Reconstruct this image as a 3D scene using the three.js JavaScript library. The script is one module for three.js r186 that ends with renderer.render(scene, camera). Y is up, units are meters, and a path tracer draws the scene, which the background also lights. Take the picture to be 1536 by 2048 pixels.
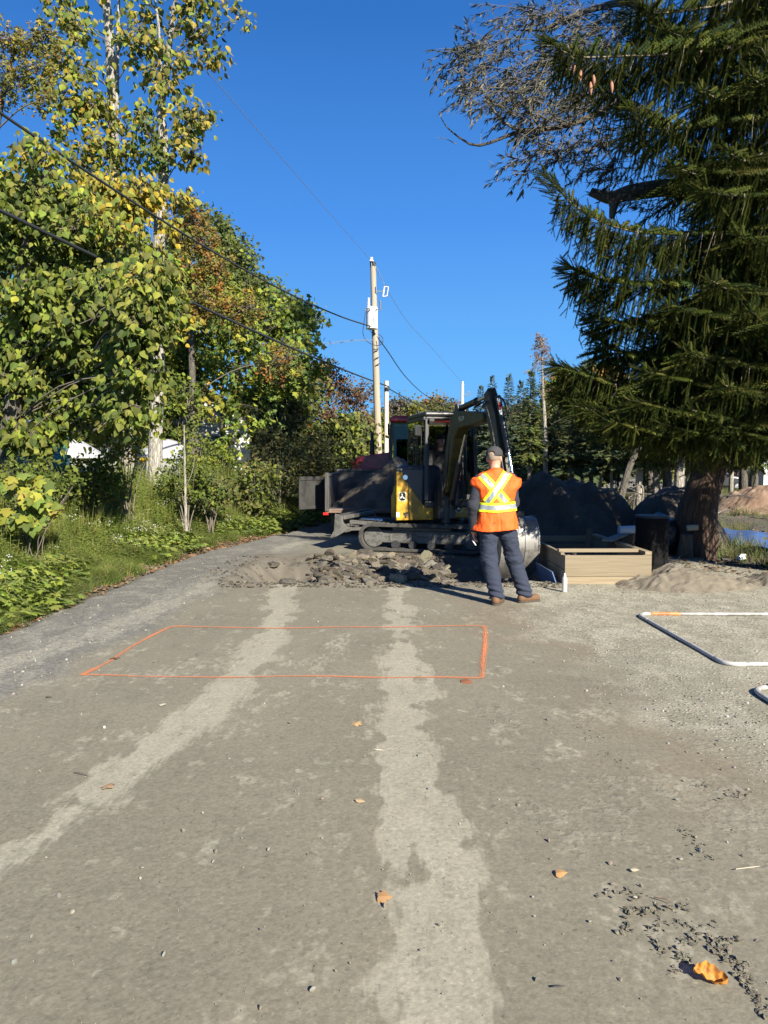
import * as THREE from 'three';
import { mergeGeometries } from 'three/addons/utils/BufferGeometryUtils.js';
import { toCreasedNormals } from 'three/addons/utils/BufferGeometryUtils.js';
import { RoundedBoxGeometry } from 'three/addons/geometries/RoundedBoxGeometry.js';

// ---------- camera, sky, sun, exposure ----------
const scene = new THREE.Scene();
const FPX = 1480, PITCH = Math.atan(96 / FPX), EYE = 1.6;
const camera = new THREE.PerspectiveCamera(2 * Math.atan(1024 / FPX) * 180 / Math.PI, 768 / 1024, 0.05, 3000);
camera.position.set(0, EYE, 0);
camera.rotation.x = -PITCH;
camera.updateMatrixWorld(true);
const EXPOSURE = 2.6;
const renderer = new THREE.WebGLRenderer({ antialias: true });
renderer.setSize(768, 1024);
renderer.toneMapping = THREE.LinearToneMapping;
renderer.toneMappingExposure = EXPOSURE;
renderer.shadowMap.enabled = true;
const SUN_EL = 37 * Math.PI / 180, SUN_AZ = Math.atan2(0.63, 0.777);   // sun stands behind the camera, to the right
const sunDir = new THREE.Vector3(Math.sin(SUN_AZ) * Math.cos(SUN_EL), Math.sin(SUN_EL), Math.cos(SUN_AZ) * Math.cos(SUN_EL));
const sun = new THREE.DirectionalLight(new THREE.Color().setRGB(1, 0.93, 0.79), 5);
sun.position.copy(sunDir).multiplyScalar(60);
sun.target.position.set(0, 0, -14);
sun.castShadow = true;
Object.assign(sun.shadow.camera, { left: -45, right: 45, top: 45, bottom: -45, near: 1, far: 160 });
sun.shadow.mapSize.set(4096, 4096);
scene.add(sun, sun.target);
{ // clear autumn sky: deep blue overhead, paler towards the horizon and round the sun
  const w = 256, h = 256, data = new Float32Array(w * h * 4);
  const stops = [[0, [0.21, 0.60, 1.06]], [0.1, [0.165, 0.51, 1.03]], [0.3, [0.080, 0.315, 0.87]], [0.5, [0.037, 0.182, 0.58]], [0.7, [0.026, 0.125, 0.44]], [1, [0.020, 0.09, 0.34]]];
  for (let j = 0; j < h; j++) {
    const el = ((j + 0.5) / h - 0.5) * Math.PI, s = Math.max(0, Math.sin(el));
    let k = 0; while (k < stops.length - 2 && s > stops[k + 1][0]) k++;
    const t = Math.min(1, (s - stops[k][0]) / (stops[k + 1][0] - stops[k][0]));
    for (let i = 0; i < w; i++) {
      const az = ((i + 0.5) / w - 0.5) * 2 * Math.PI;
      const c = Math.cos(el) * Math.cos(az) * sunDir.x + Math.sin(el) * sunDir.y + Math.cos(el) * Math.sin(az) * sunDir.z;
      const glow = 0.35 * Math.exp((c - 1) * 9);
      for (let q = 0; q < 3; q++) data[(j * w + i) * 4 + q] = (stops[k][1][q] * (1 - t) + stops[k + 1][1][q] * t + glow * [1, 0.95, 0.85][q]) / EXPOSURE;
      data[(j * w + i) * 4 + 3] = 1;
    }
  }
  const tex = new THREE.DataTexture(data, w, h, THREE.RGBAFormat, THREE.FloatType);
  tex.mapping = THREE.EquirectangularReflectionMapping; tex.magFilter = THREE.LinearFilter; tex.needsUpdate = true;
  scene.background = tex; scene.environment = tex;
}

// ---------- helpers ----------
let rs = 12345;
const seed = (n) => { rs = n >>> 0; };
const R = () => { rs = (rs + 0x6d2b79f5) | 0; let t = Math.imul(rs ^ (rs >>> 15), 1 | rs); t = (t + Math.imul(t ^ (t >>> 7), 61 | t)) ^ t; return ((t ^ (t >>> 14)) >>> 0) / 4294967296; };
const rr = (a, b) => a + (b - a) * R();
const rn = () => (R() + R() + R() - 1.5) * 1.15;
const pick = (a) => a[Math.floor(R() * a.length) % a.length];
const V = (x, y, z) => new THREE.Vector3(x, y, z);
const clamp = (x, a = 0, b = 1) => Math.max(a, Math.min(b, x));
const ss = (a, b, x) => { const t = clamp((x - a) / (b - a)); return t * t * (3 - 2 * t); };
const mix = (a, b, t) => a + (b - a) * t;
const mix3 = (a, b, t) => [mix(a[0], b[0], t), mix(a[1], b[1], t), mix(a[2], b[2], t)];
const Y_AXIS = V(0, 1, 0);
// a pixel of the 1536 x 2048 photograph at a depth, or on the ground, as a point in metres
const ray = (px, py) => { const X = (px - 768) / FPX, Y = (1024 - py) / FPX; return [X, Y * Math.cos(PITCH) - Math.sin(PITCH), Y * Math.sin(PITCH) + Math.cos(PITCH)]; };
const P = (px, py, d) => { const [x, y, z] = ray(px, py), t = d / z; return V(x * t, EYE + y * t, -d); };
const G = (px, py, h = 0) => { const [x, y, z] = ray(px, py), t = (h - EYE) / y; return V(x * t, h, -z * t); };

const HT = new Float32Array(65536); { seed(99); for (let i = 0; i < 65536; i++) HT[i] = R(); }
const h2 = (i, j) => HT[(Math.imul(i, 374761393) + Math.imul(j, 668265263) ^ (Math.imul(i ^ (j << 3), 1274126177) >>> 13)) & 65535];
const h3 = (i, j, k) => HT[(Math.imul(i, 374761393) + Math.imul(j, 668265263) + Math.imul(k, 2147483647 ^ 91) ^ (Math.imul(i ^ (j << 3) ^ (k << 7), 1274126177) >>> 13)) & 65535];
function n2(x, y) { // value noise 0..1
  const i = Math.floor(x), j = Math.floor(y); let u = x - i, v = y - j; u = u * u * (3 - 2 * u); v = v * v * (3 - 2 * v);
  const a = h2(i, j), b = h2(i + 1, j), c = h2(i, j + 1), d = h2(i + 1, j + 1);
  return a + (b - a) * u + (c - a) * v + (a - b - c + d) * u * v;
}
function n3(x, y, z) {
  const i = Math.floor(x), j = Math.floor(y), k = Math.floor(z); let u = x - i, v = y - j, w = z - k; u = u * u * (3 - 2 * u); v = v * v * (3 - 2 * v); w = w * w * (3 - 2 * w);
  const L = (kk) => { const a = h3(i, j, kk), b = h3(i + 1, j, kk), c = h3(i, j + 1, kk), d = h3(i + 1, j + 1, kk); return a + (b - a) * u + (c - a) * v + (a - b - c + d) * u * v; };
  return mix(L(k), L(k + 1), w);
}
const fbm = (x, y, o = 4) => { let s = 0, a = 0.5, t = 0; for (let k = 0; k < o; k++) { s += a * n2(x, y); t += a; a *= 0.5; x = x * 2.03 + 17.1; y = y * 2.03 + 9.7; } return s / t; };
const fbm3 = (x, y, z, o = 3) => { let s = 0, a = 0.5, t = 0; for (let k = 0; k < o; k++) { s += a * n3(x, y, z); t += a; a *= 0.5; x = x * 2.03 + 17.1; y = y * 2.03 + 9.7; z = z * 2.03 + 5.3; } return s / t; };

const used = {};
const numbered = (n) => { const k = used[n] = (used[n] ?? -1) + 1; return k ? n + '_' + String(k).padStart(3, '0') : n; };
function shade(o) { o.traverse((c) => { if (c.isMesh) { c.castShadow = true; c.receiveShadow = true; } }); return o; }
function tag(o, label, category, group, kind) { const u = o.userData = { ...o.userData }; if (label) u.label = label; if (category) u.category = category; if (group) u.group = group; if (kind) u.kind = kind; return o; }
function thing(name, label, category, group) { const o = new THREE.Group(); o.name = numbered(name); tag(o, label, category, group); scene.add(o); return o; }
function mesh(name, geo, mat, parent) { const m = new THREE.Mesh(geo, mat); m.name = parent ? name : numbered(name); m.castShadow = m.receiveShadow = true; (parent ?? scene).add(m); return m; }
function setting(name, geo, mat, label) { const m = mesh(name, geo, mat); m.userData = { kind: 'structure' }; if (label) m.userData.label = label; return m; }
function copies(name, geo, mat, list, parent, kind = 'stuff') { // list of [matrix, [r,g,b] or undefined]
  const im = new THREE.InstancedMesh(geo, mat, list.length); im.name = parent ? name : numbered(name);
  const c = new THREE.Color();
  list.forEach(([m, col], i) => { im.setMatrixAt(i, m); if (col) im.setColorAt(i, c.setRGB(col[0], col[1], col[2])); });
  im.castShadow = im.receiveShadow = true; if (kind) im.userData.kind = kind; (parent ?? scene).add(im); return im;
}
const std = (c, rough = 0.8, o = {}) => new THREE.MeshStandardMaterial({ color: Array.isArray(c) ? new THREE.Color().setRGB(...c) : c, roughness: rough, ...o });
const phys = (c, rough = 0.5, o = {}) => new THREE.MeshPhysicalMaterial({ color: new THREE.Color().setRGB(...c), roughness: rough, ...o });
const xf = (x, y, z, rx = 0, ry = 0, rz = 0, sx = 1, sy = sx, sz = sx) => new THREE.Matrix4().compose(V(x, y, z), new THREE.Quaternion().setFromEuler(new THREE.Euler(rx, ry, rz)), V(sx, sy, sz));
function basis(pos, ydir, zhint, s = 1) { // matrix whose y axis is ydir and whose z axis is close to zhint
  const y = ydir.clone().normalize(), x = V(0, 0, 0).crossVectors(y, zhint).normalize();
  if (x.lengthSq() < 0.5) x.set(1, 0, 0).addScaledVector(y, -y.x).normalize();
  const z = V(0, 0, 0).crossVectors(x, y);
  const sx = s.length ? s[0] : s, sy = s.length ? s[1] : s, sz = s.length ? s[2] : s;
  return new THREE.Matrix4().makeBasis(x.multiplyScalar(sx), y.multiplyScalar(sy), z.multiplyScalar(sz)).setPosition(pos);
}
function merge(list) {
  list = list.map((g) => { const h = g.index ? g.toNonIndexed() : g; for (const k of Object.keys(h.attributes)) if (!['position', 'normal', 'uv', 'color'].includes(k)) h.deleteAttribute(k); return h; });
  const col = list.some((g) => g.attributes.color);
  for (const g of list) {
    const n = g.attributes.position.count;
    if (!g.attributes.normal) g.computeVertexNormals();
    if (!g.attributes.uv) g.setAttribute('uv', new THREE.BufferAttribute(new Float32Array(n * 2), 2));
    if (col && !g.attributes.color) g.setAttribute('color', new THREE.BufferAttribute(new Float32Array(n * 3).fill(1), 3));
  }
  return mergeGeometries(list);
}
const box = (w, h, d, m, r = 0.006) => { const g = r ? new RoundedBoxGeometry(w, h, d, 1, Math.min(r, w / 2.2, h / 2.2, d / 2.2)) : new THREE.BoxGeometry(w, h, d); return m ? g.applyMatrix4(m) : g; };
const cyl = (r0, r1, h, m, seg = 20, open = false) => { const g = new THREE.CylinderGeometry(r1, r0, h, seg, 1, open); return m ? g.applyMatrix4(m) : g; };
// a bar from a to b with a w x h cross-section, w along the cross of its direction and up
function bar(a, b, w, h, up = Y_AXIS, r = 0.004) {
  const d = b.clone().sub(a), L = d.length(), g = box(w, L, h, null, r);
  return g.applyMatrix4(basis(a.clone().addScaledVector(d, 0.5), d, up));
}
function rod(a, b, r, r1 = r, seg = 10) { const d = b.clone().sub(a); return cyl(r, r1, d.length(), basis(a.clone().addScaledVector(d, 0.5), d, Math.abs(d.y) > 0.9 * d.length() ? V(0, 0, 1) : Y_AXIS), seg); }
// a tube along points with a radius for each, uv in metres
function tube(pts, radii, seg = 8, smooth = 0, wob = 0) {
  if (smooth) { const c = new THREE.CatmullRomCurve3(pts, false, 'centripetal'), n = smooth, q = [], rad = []; for (let i = 0; i <= n; i++) { const t = i / n; q.push(c.getPoint(t)); const f = t * (radii.length - 1), k = Math.min(radii.length - 2, Math.floor(f)); rad.push(mix(radii[k], radii[k + 1], f - k)); } pts = q; radii = rad; }
  const n = pts.length, pos = [], uv = [], idx = []; let along = 0;
  const t0 = pts[1].clone().sub(pts[0]).normalize(); let nx = Math.abs(t0.y) < 0.9 ? V(0, 1, 0) : V(1, 0, 0);
  for (let i = 0; i < n; i++) {
    const t = pts[Math.min(n - 1, i + 1)].clone().sub(pts[Math.max(0, i - 1)]).normalize();
    nx.addScaledVector(t, -nx.dot(t)).normalize(); const ny = V(0, 0, 0).crossVectors(t, nx);
    if (i) along += pts[i].distanceTo(pts[i - 1]);
    for (let j = 0; j <= seg; j++) {
      const a = (j / seg) * Math.PI * 2, r = radii[i] * (1 + (wob ? wob * (n3(Math.cos(a) * 2 + 5, Math.sin(a) * 2 + 9, along * 2.2 + pts[0].x) - 0.5) : 0));
      pos.push(pts[i].x + r * (nx.x * Math.cos(a) + ny.x * Math.sin(a)), pts[i].y + r * (nx.y * Math.cos(a) + ny.y * Math.sin(a)), pts[i].z + r * (nx.z * Math.cos(a) + ny.z * Math.sin(a)));
      uv.push((j / seg) * 2 * Math.PI * radii[0], along);
    }
  }
  for (let i = 0; i < n - 1; i++) for (let j = 0; j < seg; j++) { const a = i * (seg + 1) + j, b = a + seg + 1; idx.push(a, a + 1, b, b, a + 1, b + 1); }
  for (const [i, flip] of [[0, 1], [n - 1, 0]]) { const c = pos.length / 3; pos.push(pts[i].x, pts[i].y, pts[i].z); uv.push(0, 0); for (let j = 0; j < seg; j++) { const a = i * (seg + 1) + j; flip ? idx.push(c, a + 1, a) : idx.push(c, a, a + 1); } }
  const g = new THREE.BufferGeometry(); g.setAttribute('position', new THREE.Float32BufferAttribute(pos, 3)); g.setAttribute('uv', new THREE.Float32BufferAttribute(uv, 2)); g.setIndex(idx); g.computeVertexNormals();
  { // no seam in the shading
    const N = g.attributes.normal; for (let i = 0; i < n; i++) { const a = i * (seg + 1), b = a + seg; const x = N.getX(a) + N.getX(b), y = N.getY(a) + N.getY(b), z = N.getZ(a) + N.getZ(b), l = Math.hypot(x, y, z) || 1; N.setXYZ(a, x / l, y / l, z / l); N.setXYZ(b, x / l, y / l, z / l); }
  }
  return g;
}
// a closed outline (in x, y) pushed to a depth in z, bevelled
function slab(pts, depth, bevel = 0.008, m, curve = 1) {
  const s = new THREE.Shape(); pts.forEach(([x, y], i) => i ? s.lineTo(x, y) : s.moveTo(x, y)); s.closePath();
  const g = new THREE.ExtrudeGeometry(s, { depth: Math.max(0.001, depth - 2 * bevel), bevelEnabled: bevel > 0, bevelThickness: bevel, bevelSize: bevel, bevelOffset: -bevel, bevelSegments: curve, curveSegments: 8 });
  g.translate(0, 0, bevel); return m ? g.applyMatrix4(m) : g;
}
function sheet(nu, nv, f, closeU = false) { // f(u, v) -> [x, y, z, s?, t?]
  const pos = [], uv = [], idx = [];
  for (let j = 0; j <= nv; j++) for (let i = 0; i <= nu; i++) { const q = f(i / nu, j / nv); pos.push(q[0], q[1], q[2]); uv.push(q[3] ?? i / nu, q[4] ?? j / nv); }
  for (let j = 0; j < nv; j++) for (let i = 0; i < nu; i++) { const a = j * (nu + 1) + i, b = a + nu + 1; idx.push(a, a + 1, b, b, a + 1, b + 1); }
  const g = new THREE.BufferGeometry(); g.setAttribute('position', new THREE.Float32BufferAttribute(pos, 3)); g.setAttribute('uv', new THREE.Float32BufferAttribute(uv, 2)); g.setIndex(idx); g.computeVertexNormals(); return g;
}
// naive surface nets: the zero surface of a distance function in a box
function nets(f, lo, hi, cell) {
  const nx = Math.ceil((hi[0] - lo[0]) / cell) + 1, ny = Math.ceil((hi[1] - lo[1]) / cell) + 1, nz = Math.ceil((hi[2] - lo[2]) / cell) + 1;
  const val = new Float32Array(nx * ny * nz), at = (i, j, k) => i + nx * (j + ny * k);
  for (let k = 0; k < nz; k++) for (let j = 0; j < ny; j++) for (let i = 0; i < nx; i++) val[at(i, j, k)] = f(lo[0] + i * cell, lo[1] + j * cell, lo[2] + k * cell);
  const id = new Int32Array(nx * ny * nz).fill(-1), pos = [], idx = [];
  for (let k = 0; k < nz - 1; k++) for (let j = 0; j < ny - 1; j++) for (let i = 0; i < nx - 1; i++) {
    let m = 0; const c = []; for (let q = 0; q < 8; q++) { const v = val[at(i + (q & 1), j + ((q >> 1) & 1), k + (q >> 2))]; c.push(v); if (v < 0) m |= 1 << q; }
    if (m === 0 || m === 255) continue;
    let x = 0, y = 0, z = 0, n = 0;
    for (let a = 0; a < 8; a++) for (const s of [1, 2, 4]) { const b = a | s; if (a & s || (c[a] < 0) === (c[b] < 0)) continue; const t = c[a] / (c[a] - c[b]); x += (a & 1) + (s === 1 ? t : 0); y += ((a >> 1) & 1) + (s === 2 ? t : 0); z += (a >> 2) + (s === 4 ? t : 0); n++; }
    id[at(i, j, k)] = pos.length / 3; pos.push(lo[0] + (i + x / n) * cell, lo[1] + (j + y / n) * cell, lo[2] + (k + z / n) * cell);
  }
  const quad = (a, b, c, d, flip) => { if (a < 0 || b < 0 || c < 0 || d < 0) return; flip ? idx.push(a, c, b, a, d, c) : idx.push(a, b, c, a, c, d); };
  for (let k = 1; k < nz - 1; k++) for (let j = 1; j < ny - 1; j++) for (let i = 1; i < nx - 1; i++) {
    const v = val[at(i, j, k)] < 0;
    if (v !== (val[at(i + 1, j, k)] < 0)) quad(id[at(i, j - 1, k - 1)], id[at(i, j, k - 1)], id[at(i, j, k)], id[at(i, j - 1, k)], !v);
    if (v !== (val[at(i, j + 1, k)] < 0)) quad(id[at(i - 1, j, k - 1)], id[at(i - 1, j, k)], id[at(i, j, k)], id[at(i, j, k - 1)], !v);
    if (v !== (val[at(i, j, k + 1)] < 0)) quad(id[at(i - 1, j - 1, k)], id[at(i, j - 1, k)], id[at(i, j, k)], id[at(i - 1, j, k)], !v);
  }
  const g = new THREE.BufferGeometry(); g.setAttribute('position', new THREE.Float32BufferAttribute(pos, 3)); g.setIndex(idx);
  const N = new Float32Array(pos.length), e = cell * 0.5;
  for (let i = 0; i < pos.length; i += 3) { const [x, y, z] = [pos[i], pos[i + 1], pos[i + 2]]; const a = f(x + e, y, z) - f(x - e, y, z), b = f(x, y + e, z) - f(x, y - e, z), c = f(x, y, z + e) - f(x, y, z - e), l = Math.hypot(a, b, c) || 1; N[i] = a / l; N[i + 1] = b / l; N[i + 2] = c / l; }
  g.setAttribute('normal', new THREE.BufferAttribute(N, 3)); g.setAttribute('uv', new THREE.BufferAttribute(new Float32Array(pos.length / 3 * 2), 2));
  return g;
}
// tapered capsule distance and smooth minimum
function cap(x, y, z, a, b, ra, rb) { const bx = b[0] - a[0], by = b[1] - a[1], bz = b[2] - a[2], px = x - a[0], py = y - a[1], pz = z - a[2]; const t = clamp((px * bx + py * by + pz * bz) / (bx * bx + by * by + bz * bz + 1e-9)); return Math.hypot(px - bx * t, py - by * t, pz - bz * t) - mix(ra, rb, t); }
const ell = (x, y, z, c, r) => { const a = (x - c[0]) / r[0], b = (y - c[1]) / r[1], d = (z - c[2]) / r[2], k = Math.hypot(a, b, d); return (k - 1) * Math.min(r[0], r[1], r[2]) * (k > 0 ? 1 : 1); };
const smin = (a, b, k) => { const h = clamp(0.5 + 0.5 * (b - a) / k); return mix(b, a, h) - k * h * (1 - h); };

// ---------- computed textures ----------
function texture(w, h, f, srgb = false, wrap = THREE.RepeatWrapping) { // f(i, j) -> [r, g, b] 0..1 (linear; srgb encodes)
  const d = new Uint8Array(w * h * 4), enc = (c) => srgb ? (c <= 0.0031308 ? 12.92 * c : 1.055 * Math.pow(c, 1 / 2.4) - 0.055) : c;
  for (let j = 0, o = 0; j < h; j++) for (let i = 0; i < w; i++, o += 4) { const c = f(i, j); if (c.length) { d[o] = 255 * clamp(enc(c[0])); d[o + 1] = 255 * clamp(enc(c[1])); d[o + 2] = 255 * clamp(enc(c[2])); } else d[o] = d[o + 1] = d[o + 2] = 255 * clamp(c); d[o + 3] = 255; }
  const t = new THREE.DataTexture(d, w, h, THREE.RGBAFormat, THREE.UnsignedByteType); t.magFilter = THREE.LinearFilter; t.minFilter = THREE.LinearMipmapLinearFilter; t.generateMipmaps = true;
  t.wrapS = t.wrapT = wrap; if (srgb) t.colorSpace = THREE.SRGBColorSpace; t.needsUpdate = true; return t;
}
const rep = (t, x, y = x) => { const c = t.clone(); c.repeat.set(x, y); c.needsUpdate = true; return c; };
// periodic noise for tiles
function pn(x, y, p, s = 0) { const i = Math.floor(x), j = Math.floor(y); let u = x - i, v = y - j; u = u * u * (3 - 2 * u); v = v * v * (3 - 2 * v); const m = (k) => ((k % p) + p) % p; const a = h2(m(i) + s, m(j)), b = h2(m(i + 1) + s, m(j)), c = h2(m(i) + s, m(j + 1)), d = h2(m(i + 1) + s, m(j + 1)); return a + (b - a) * u + (c - a) * v + (a - b - c + d) * u * v; }
const pfbm = (u, v, p, o = 5, s = 0) => { let r = 0, a = 0.5, t = 0; for (let k = 0; k < o; k++) { r += a * pn(u * p, v * p, p, s + k * 31); t += a; a *= 0.55; p *= 2; } return r / t; };
const T_GRIT = texture(512, 512, (i, j) => pfbm(i / 512, j / 512, 24, 4));          // fine even grain
const T_ROUGH = texture(512, 512, (i, j) => pfbm(i / 512, j / 512, 5, 6, 7));        // blotches over grain
const T_BARK = texture(256, 512, (i, j) => { const u = i / 256, v = j / 512, w = (pfbm(u, v, 4, 4, 3) - 0.5) * 0.25; const f = pn((u + w) * 14, (v + w * 0.5) * 5, 14, 60); const g = pfbm(u, v, 16, 4, 50); return clamp(0.15 + 1.1 * Math.pow(Math.abs(f - 0.5) * 2, 0.6) * 0.7 + 0.35 * (g - 0.5)); });
const T_BARKC = texture(256, 512, (i, j) => { const u = i / 256, v = j / 512, w = (pfbm(u, v, 4, 4, 3) - 0.5) * 0.25; const f = pn((u + w) * 14, (v + w * 0.5) * 5, 14, 60), g = pfbm(u, v, 9, 5, 80); const b = clamp(0.45 + 0.7 * Math.pow(Math.abs(f - 0.5) * 2, 0.6) + 0.5 * (g - 0.5)); return [b, b, b]; }, true);
const T_WOOD = texture(256, 1024, (i, j) => { const u = i / 256, v = j / 1024; const w = pfbm(u, v, 3, 3, 4), g = pn((u * 1 + w * 0.12) * 40, v * 3, 40, 9), f = pn(u * 120, v * 8, 120, 17); const k = 0.82 + 0.2 * (g - 0.5) + 0.16 * (f - 0.5); return [k, k * (0.95 + 0.04 * g), k * (0.88 + 0.1 * g)]; }, true);
const T_WEAR = texture(512, 512, (i, j) => { const u = i / 512, v = j / 512, a = pfbm(u, v, 6, 6, 11), b = pfbm(u, v, 40, 3, 23); const k = 0.62 + 0.42 * ss(0.35, 0.62, a) + 0.12 * (b - 0.5); return [k, k * 0.985, k * 0.96]; }, true);

// ---------- ground and road ----------
function curve(tab) { return (d) => { let k = 0; while (k < tab.length - 2 && d > tab[k + 1][0]) k++; const [a, b] = [tab[k], tab[k + 1]], m = (i) => { const p = tab[Math.max(0, i - 1)], q = tab[Math.min(tab.length - 1, i + 1)]; return (q[1] - p[1]) / (q[0] - p[0]); }; const h = b[0] - a[0], t = clamp((d - a[0]) / h), t2 = t * t, t3 = t2 * t; return (2 * t3 - 3 * t2 + 1) * a[1] + (t3 - 2 * t2 + t) * h * m(k) + (-2 * t3 + 3 * t2) * b[1] + (t3 - t2) * h * m(k + 1); }; }
const roadL = curve([[-8, -3.95], [0, -3.85], [7.2, -3.78], [12.3, -3.62], [16, -2.85], [20, -1.8], [30, 1.3], [41, 5.4], [53, 10.5], [70, 20], [100, 42]]);
const roadR = curve([[-8, 9.5], [7, 9.5], [9.3, 8.6], [11, 6.2], [13, 5.6], [16, 5.6], [20, 6.0], [30, 8.3], [41, 12.5], [53, 18], [70, 31], [100, 58]]);
const leftOf = (x, z) => roadL(-z) - x, rightOf = (x, z) => x - roadR(-z);
function gh(x, z) { // height of the ground beside the road
  const l = leftOf(x, z), r = rightOf(x, z); let y = -0.05;
  if (l > 0) y += 0.05 * ss(0, 0.25, l) + 0.30 * ss(0.2, 2.6, l) + 0.35 * ss(2, 9, l) + 0.10 * (fbm(x * 0.7, z * 0.7, 3) - 0.5) * ss(0, 1, l);
  else if (r > 0) y += 0.05 * ss(0, 0.4, r) + 0.16 * (fbm(x * 0.5 + 40, z * 0.5, 4) - 0.45) * ss(0, 1.5, r) + 0.25 * ss(5, 30, r);
  else y -= 0.05;
  return y;
}
const wob = (x, z, f, a) => (fbm(x * f + 3, z * f + 8, 3) - 0.5) * a;
function trench(x, z) { // cut across the road: how much lower than the road, and how far the soil is laid bare
  if (x < -3.2 || x > 3.4 || z > -9.4 || z < -14.2) return null;
  const wx = x + wob(x, z, 2.2, 0.5), wz = z + wob(z, x, 2.0, 0.45);
  const L = ss(-2.3, -1.55, wx), Rr = 1 - ss(2.35, 2.55, wx), N = 1 - ss(-10.22, -10.02, wz), B = ss(-13.1, -11.9, wz);
  const m = L * Rr * N * B; if (m <= 0) return { m: 0, y: 0, bare: ss(-2.75, -2.2, wx) * (1 - ss(2.5, 2.9, wx)) * (1 - ss(-10.0, -9.75, wz)) * ss(-13.9, -13.2, wz), fill: 0 };
  const fill = ss(-1.25, -0.75, wx + wob(x, z, 1.5, 0.5)) * (1 - ss(0.75, 1.25, wx)) * (0.55 + 0.45 * (1 - ss(-10.9, -11.9, wz) * 0.0));
  const lumps = fbm(x * 4.2, z * 4.2, 4) * 0.26 + Math.pow(Math.abs(n2(x * 2.3 + 9, z * 2.3) - 0.5) * 2, 0.7) * 0.10 - 0.12;
  const y = -m * mix(0.46, 0.62, ss(0.7, 1.3, wx)) * (1 - fill) + fill * m * (lumps - 0.07) + m * (1 - fill) * (fbm(x * 6, z * 6, 3) - 0.5) * 0.07;
  return { m, y, bare: 1, fill };
}
// worn lines and zones of the road, drawn from where they lie on the ground
const line = (a) => a.map(([px, py, w]) => { const g = G(px, py), e = w ? G(px + w, py).x - g.x : 0; return [g.x, g.z, e]; });
const dryL = line([[-160, 1850, 60], [-60, 1765, 55], [100, 1660, 56], [230, 1550, 58], [340, 1470, 60], [440, 1395, 58], [505, 1330, 36], [550, 1265, 32], [562, 1205, 34], [572, 1170, 30]]);
const dryR = line([[870, 2230, 150], [880, 2060, 118], [885, 1950, 84], [905, 1840, 60], [885, 1740, 60], [850, 1650, 62], [812, 1580, 46], [808, 1500, 36], [815, 1420, 38], [818, 1350, 40], [797, 1280, 28], [797, 1215, 22], [800, 1165, 22]]);
const patch = line([[330, 1350, 60], [380, 1330, 40], [640, 1330, 22], [690, 1270, 40]]);
const gravR = line([[985, 1195, 0], [1040, 1245, 0], [1130, 1310, 0], [1200, 1385, 0], [1330, 1450, 0], [1420, 1520, 0], [1620, 1640, 0], [2100, 1900, 0]]);
const gravL = line([[-500, 1530, 0], [0, 1405, 0], [160, 1345, 0], [330, 1250, 0], [450, 1185, 0], [560, 1120, 0], [640, 1085, 0], [700, 1060, 0]]);
const streakL = line([[-100, 1370, 40], [120, 1290, 40], [300, 1225, 30], [420, 1170, 26], [520, 1120, 20], [600, 1085, 16]]);
function along(l, x, z) { // signed distance to a polyline (positive on its right), and the half width there
  let best = 1e9, w = 0, side = 0;
  for (let i = 0; i < l.length - 1; i++) { const a = l[i], b = l[i + 1], ux = b[0] - a[0], uz = b[1] - a[1], t = clamp(((x - a[0]) * ux + (z - a[1]) * uz) / (ux * ux + uz * uz)), dx = x - a[0] - ux * t, dz = z - a[1] - uz * t, d = dx * dx + dz * dz; if (d < best) { best = d; w = mix(a[2], b[2], t); side = ux * (z - a[1]) - uz * (x - a[0]); } }
  return [Math.sqrt(best) * Math.sign(side), w];
}
function pebble(x, z, s, k) { // height 0..1 of small stones strewn on a grid of cells
  const i = Math.floor(x / s), j = Math.floor(z / s); let h = 0, id = 0;
  for (let a = -1; a < 2; a++) for (let b = -1; b < 2; b++) { const p = h2(i + a + k, j + b), q = h2(j + b + 77, i + a - k), r = (0.16 + 0.34 * h2(i + a, j + b + k * 3)) * s, dx = x - (i + a + p) * s, dz = z - (j + b + q) * s, d = 1 - (dx * dx + dz * dz) / (r * r); if (d > h) { h = d; id = p * 0.5 + q * 0.5; } }
  return [Math.sqrt(h), id];
}
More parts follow.
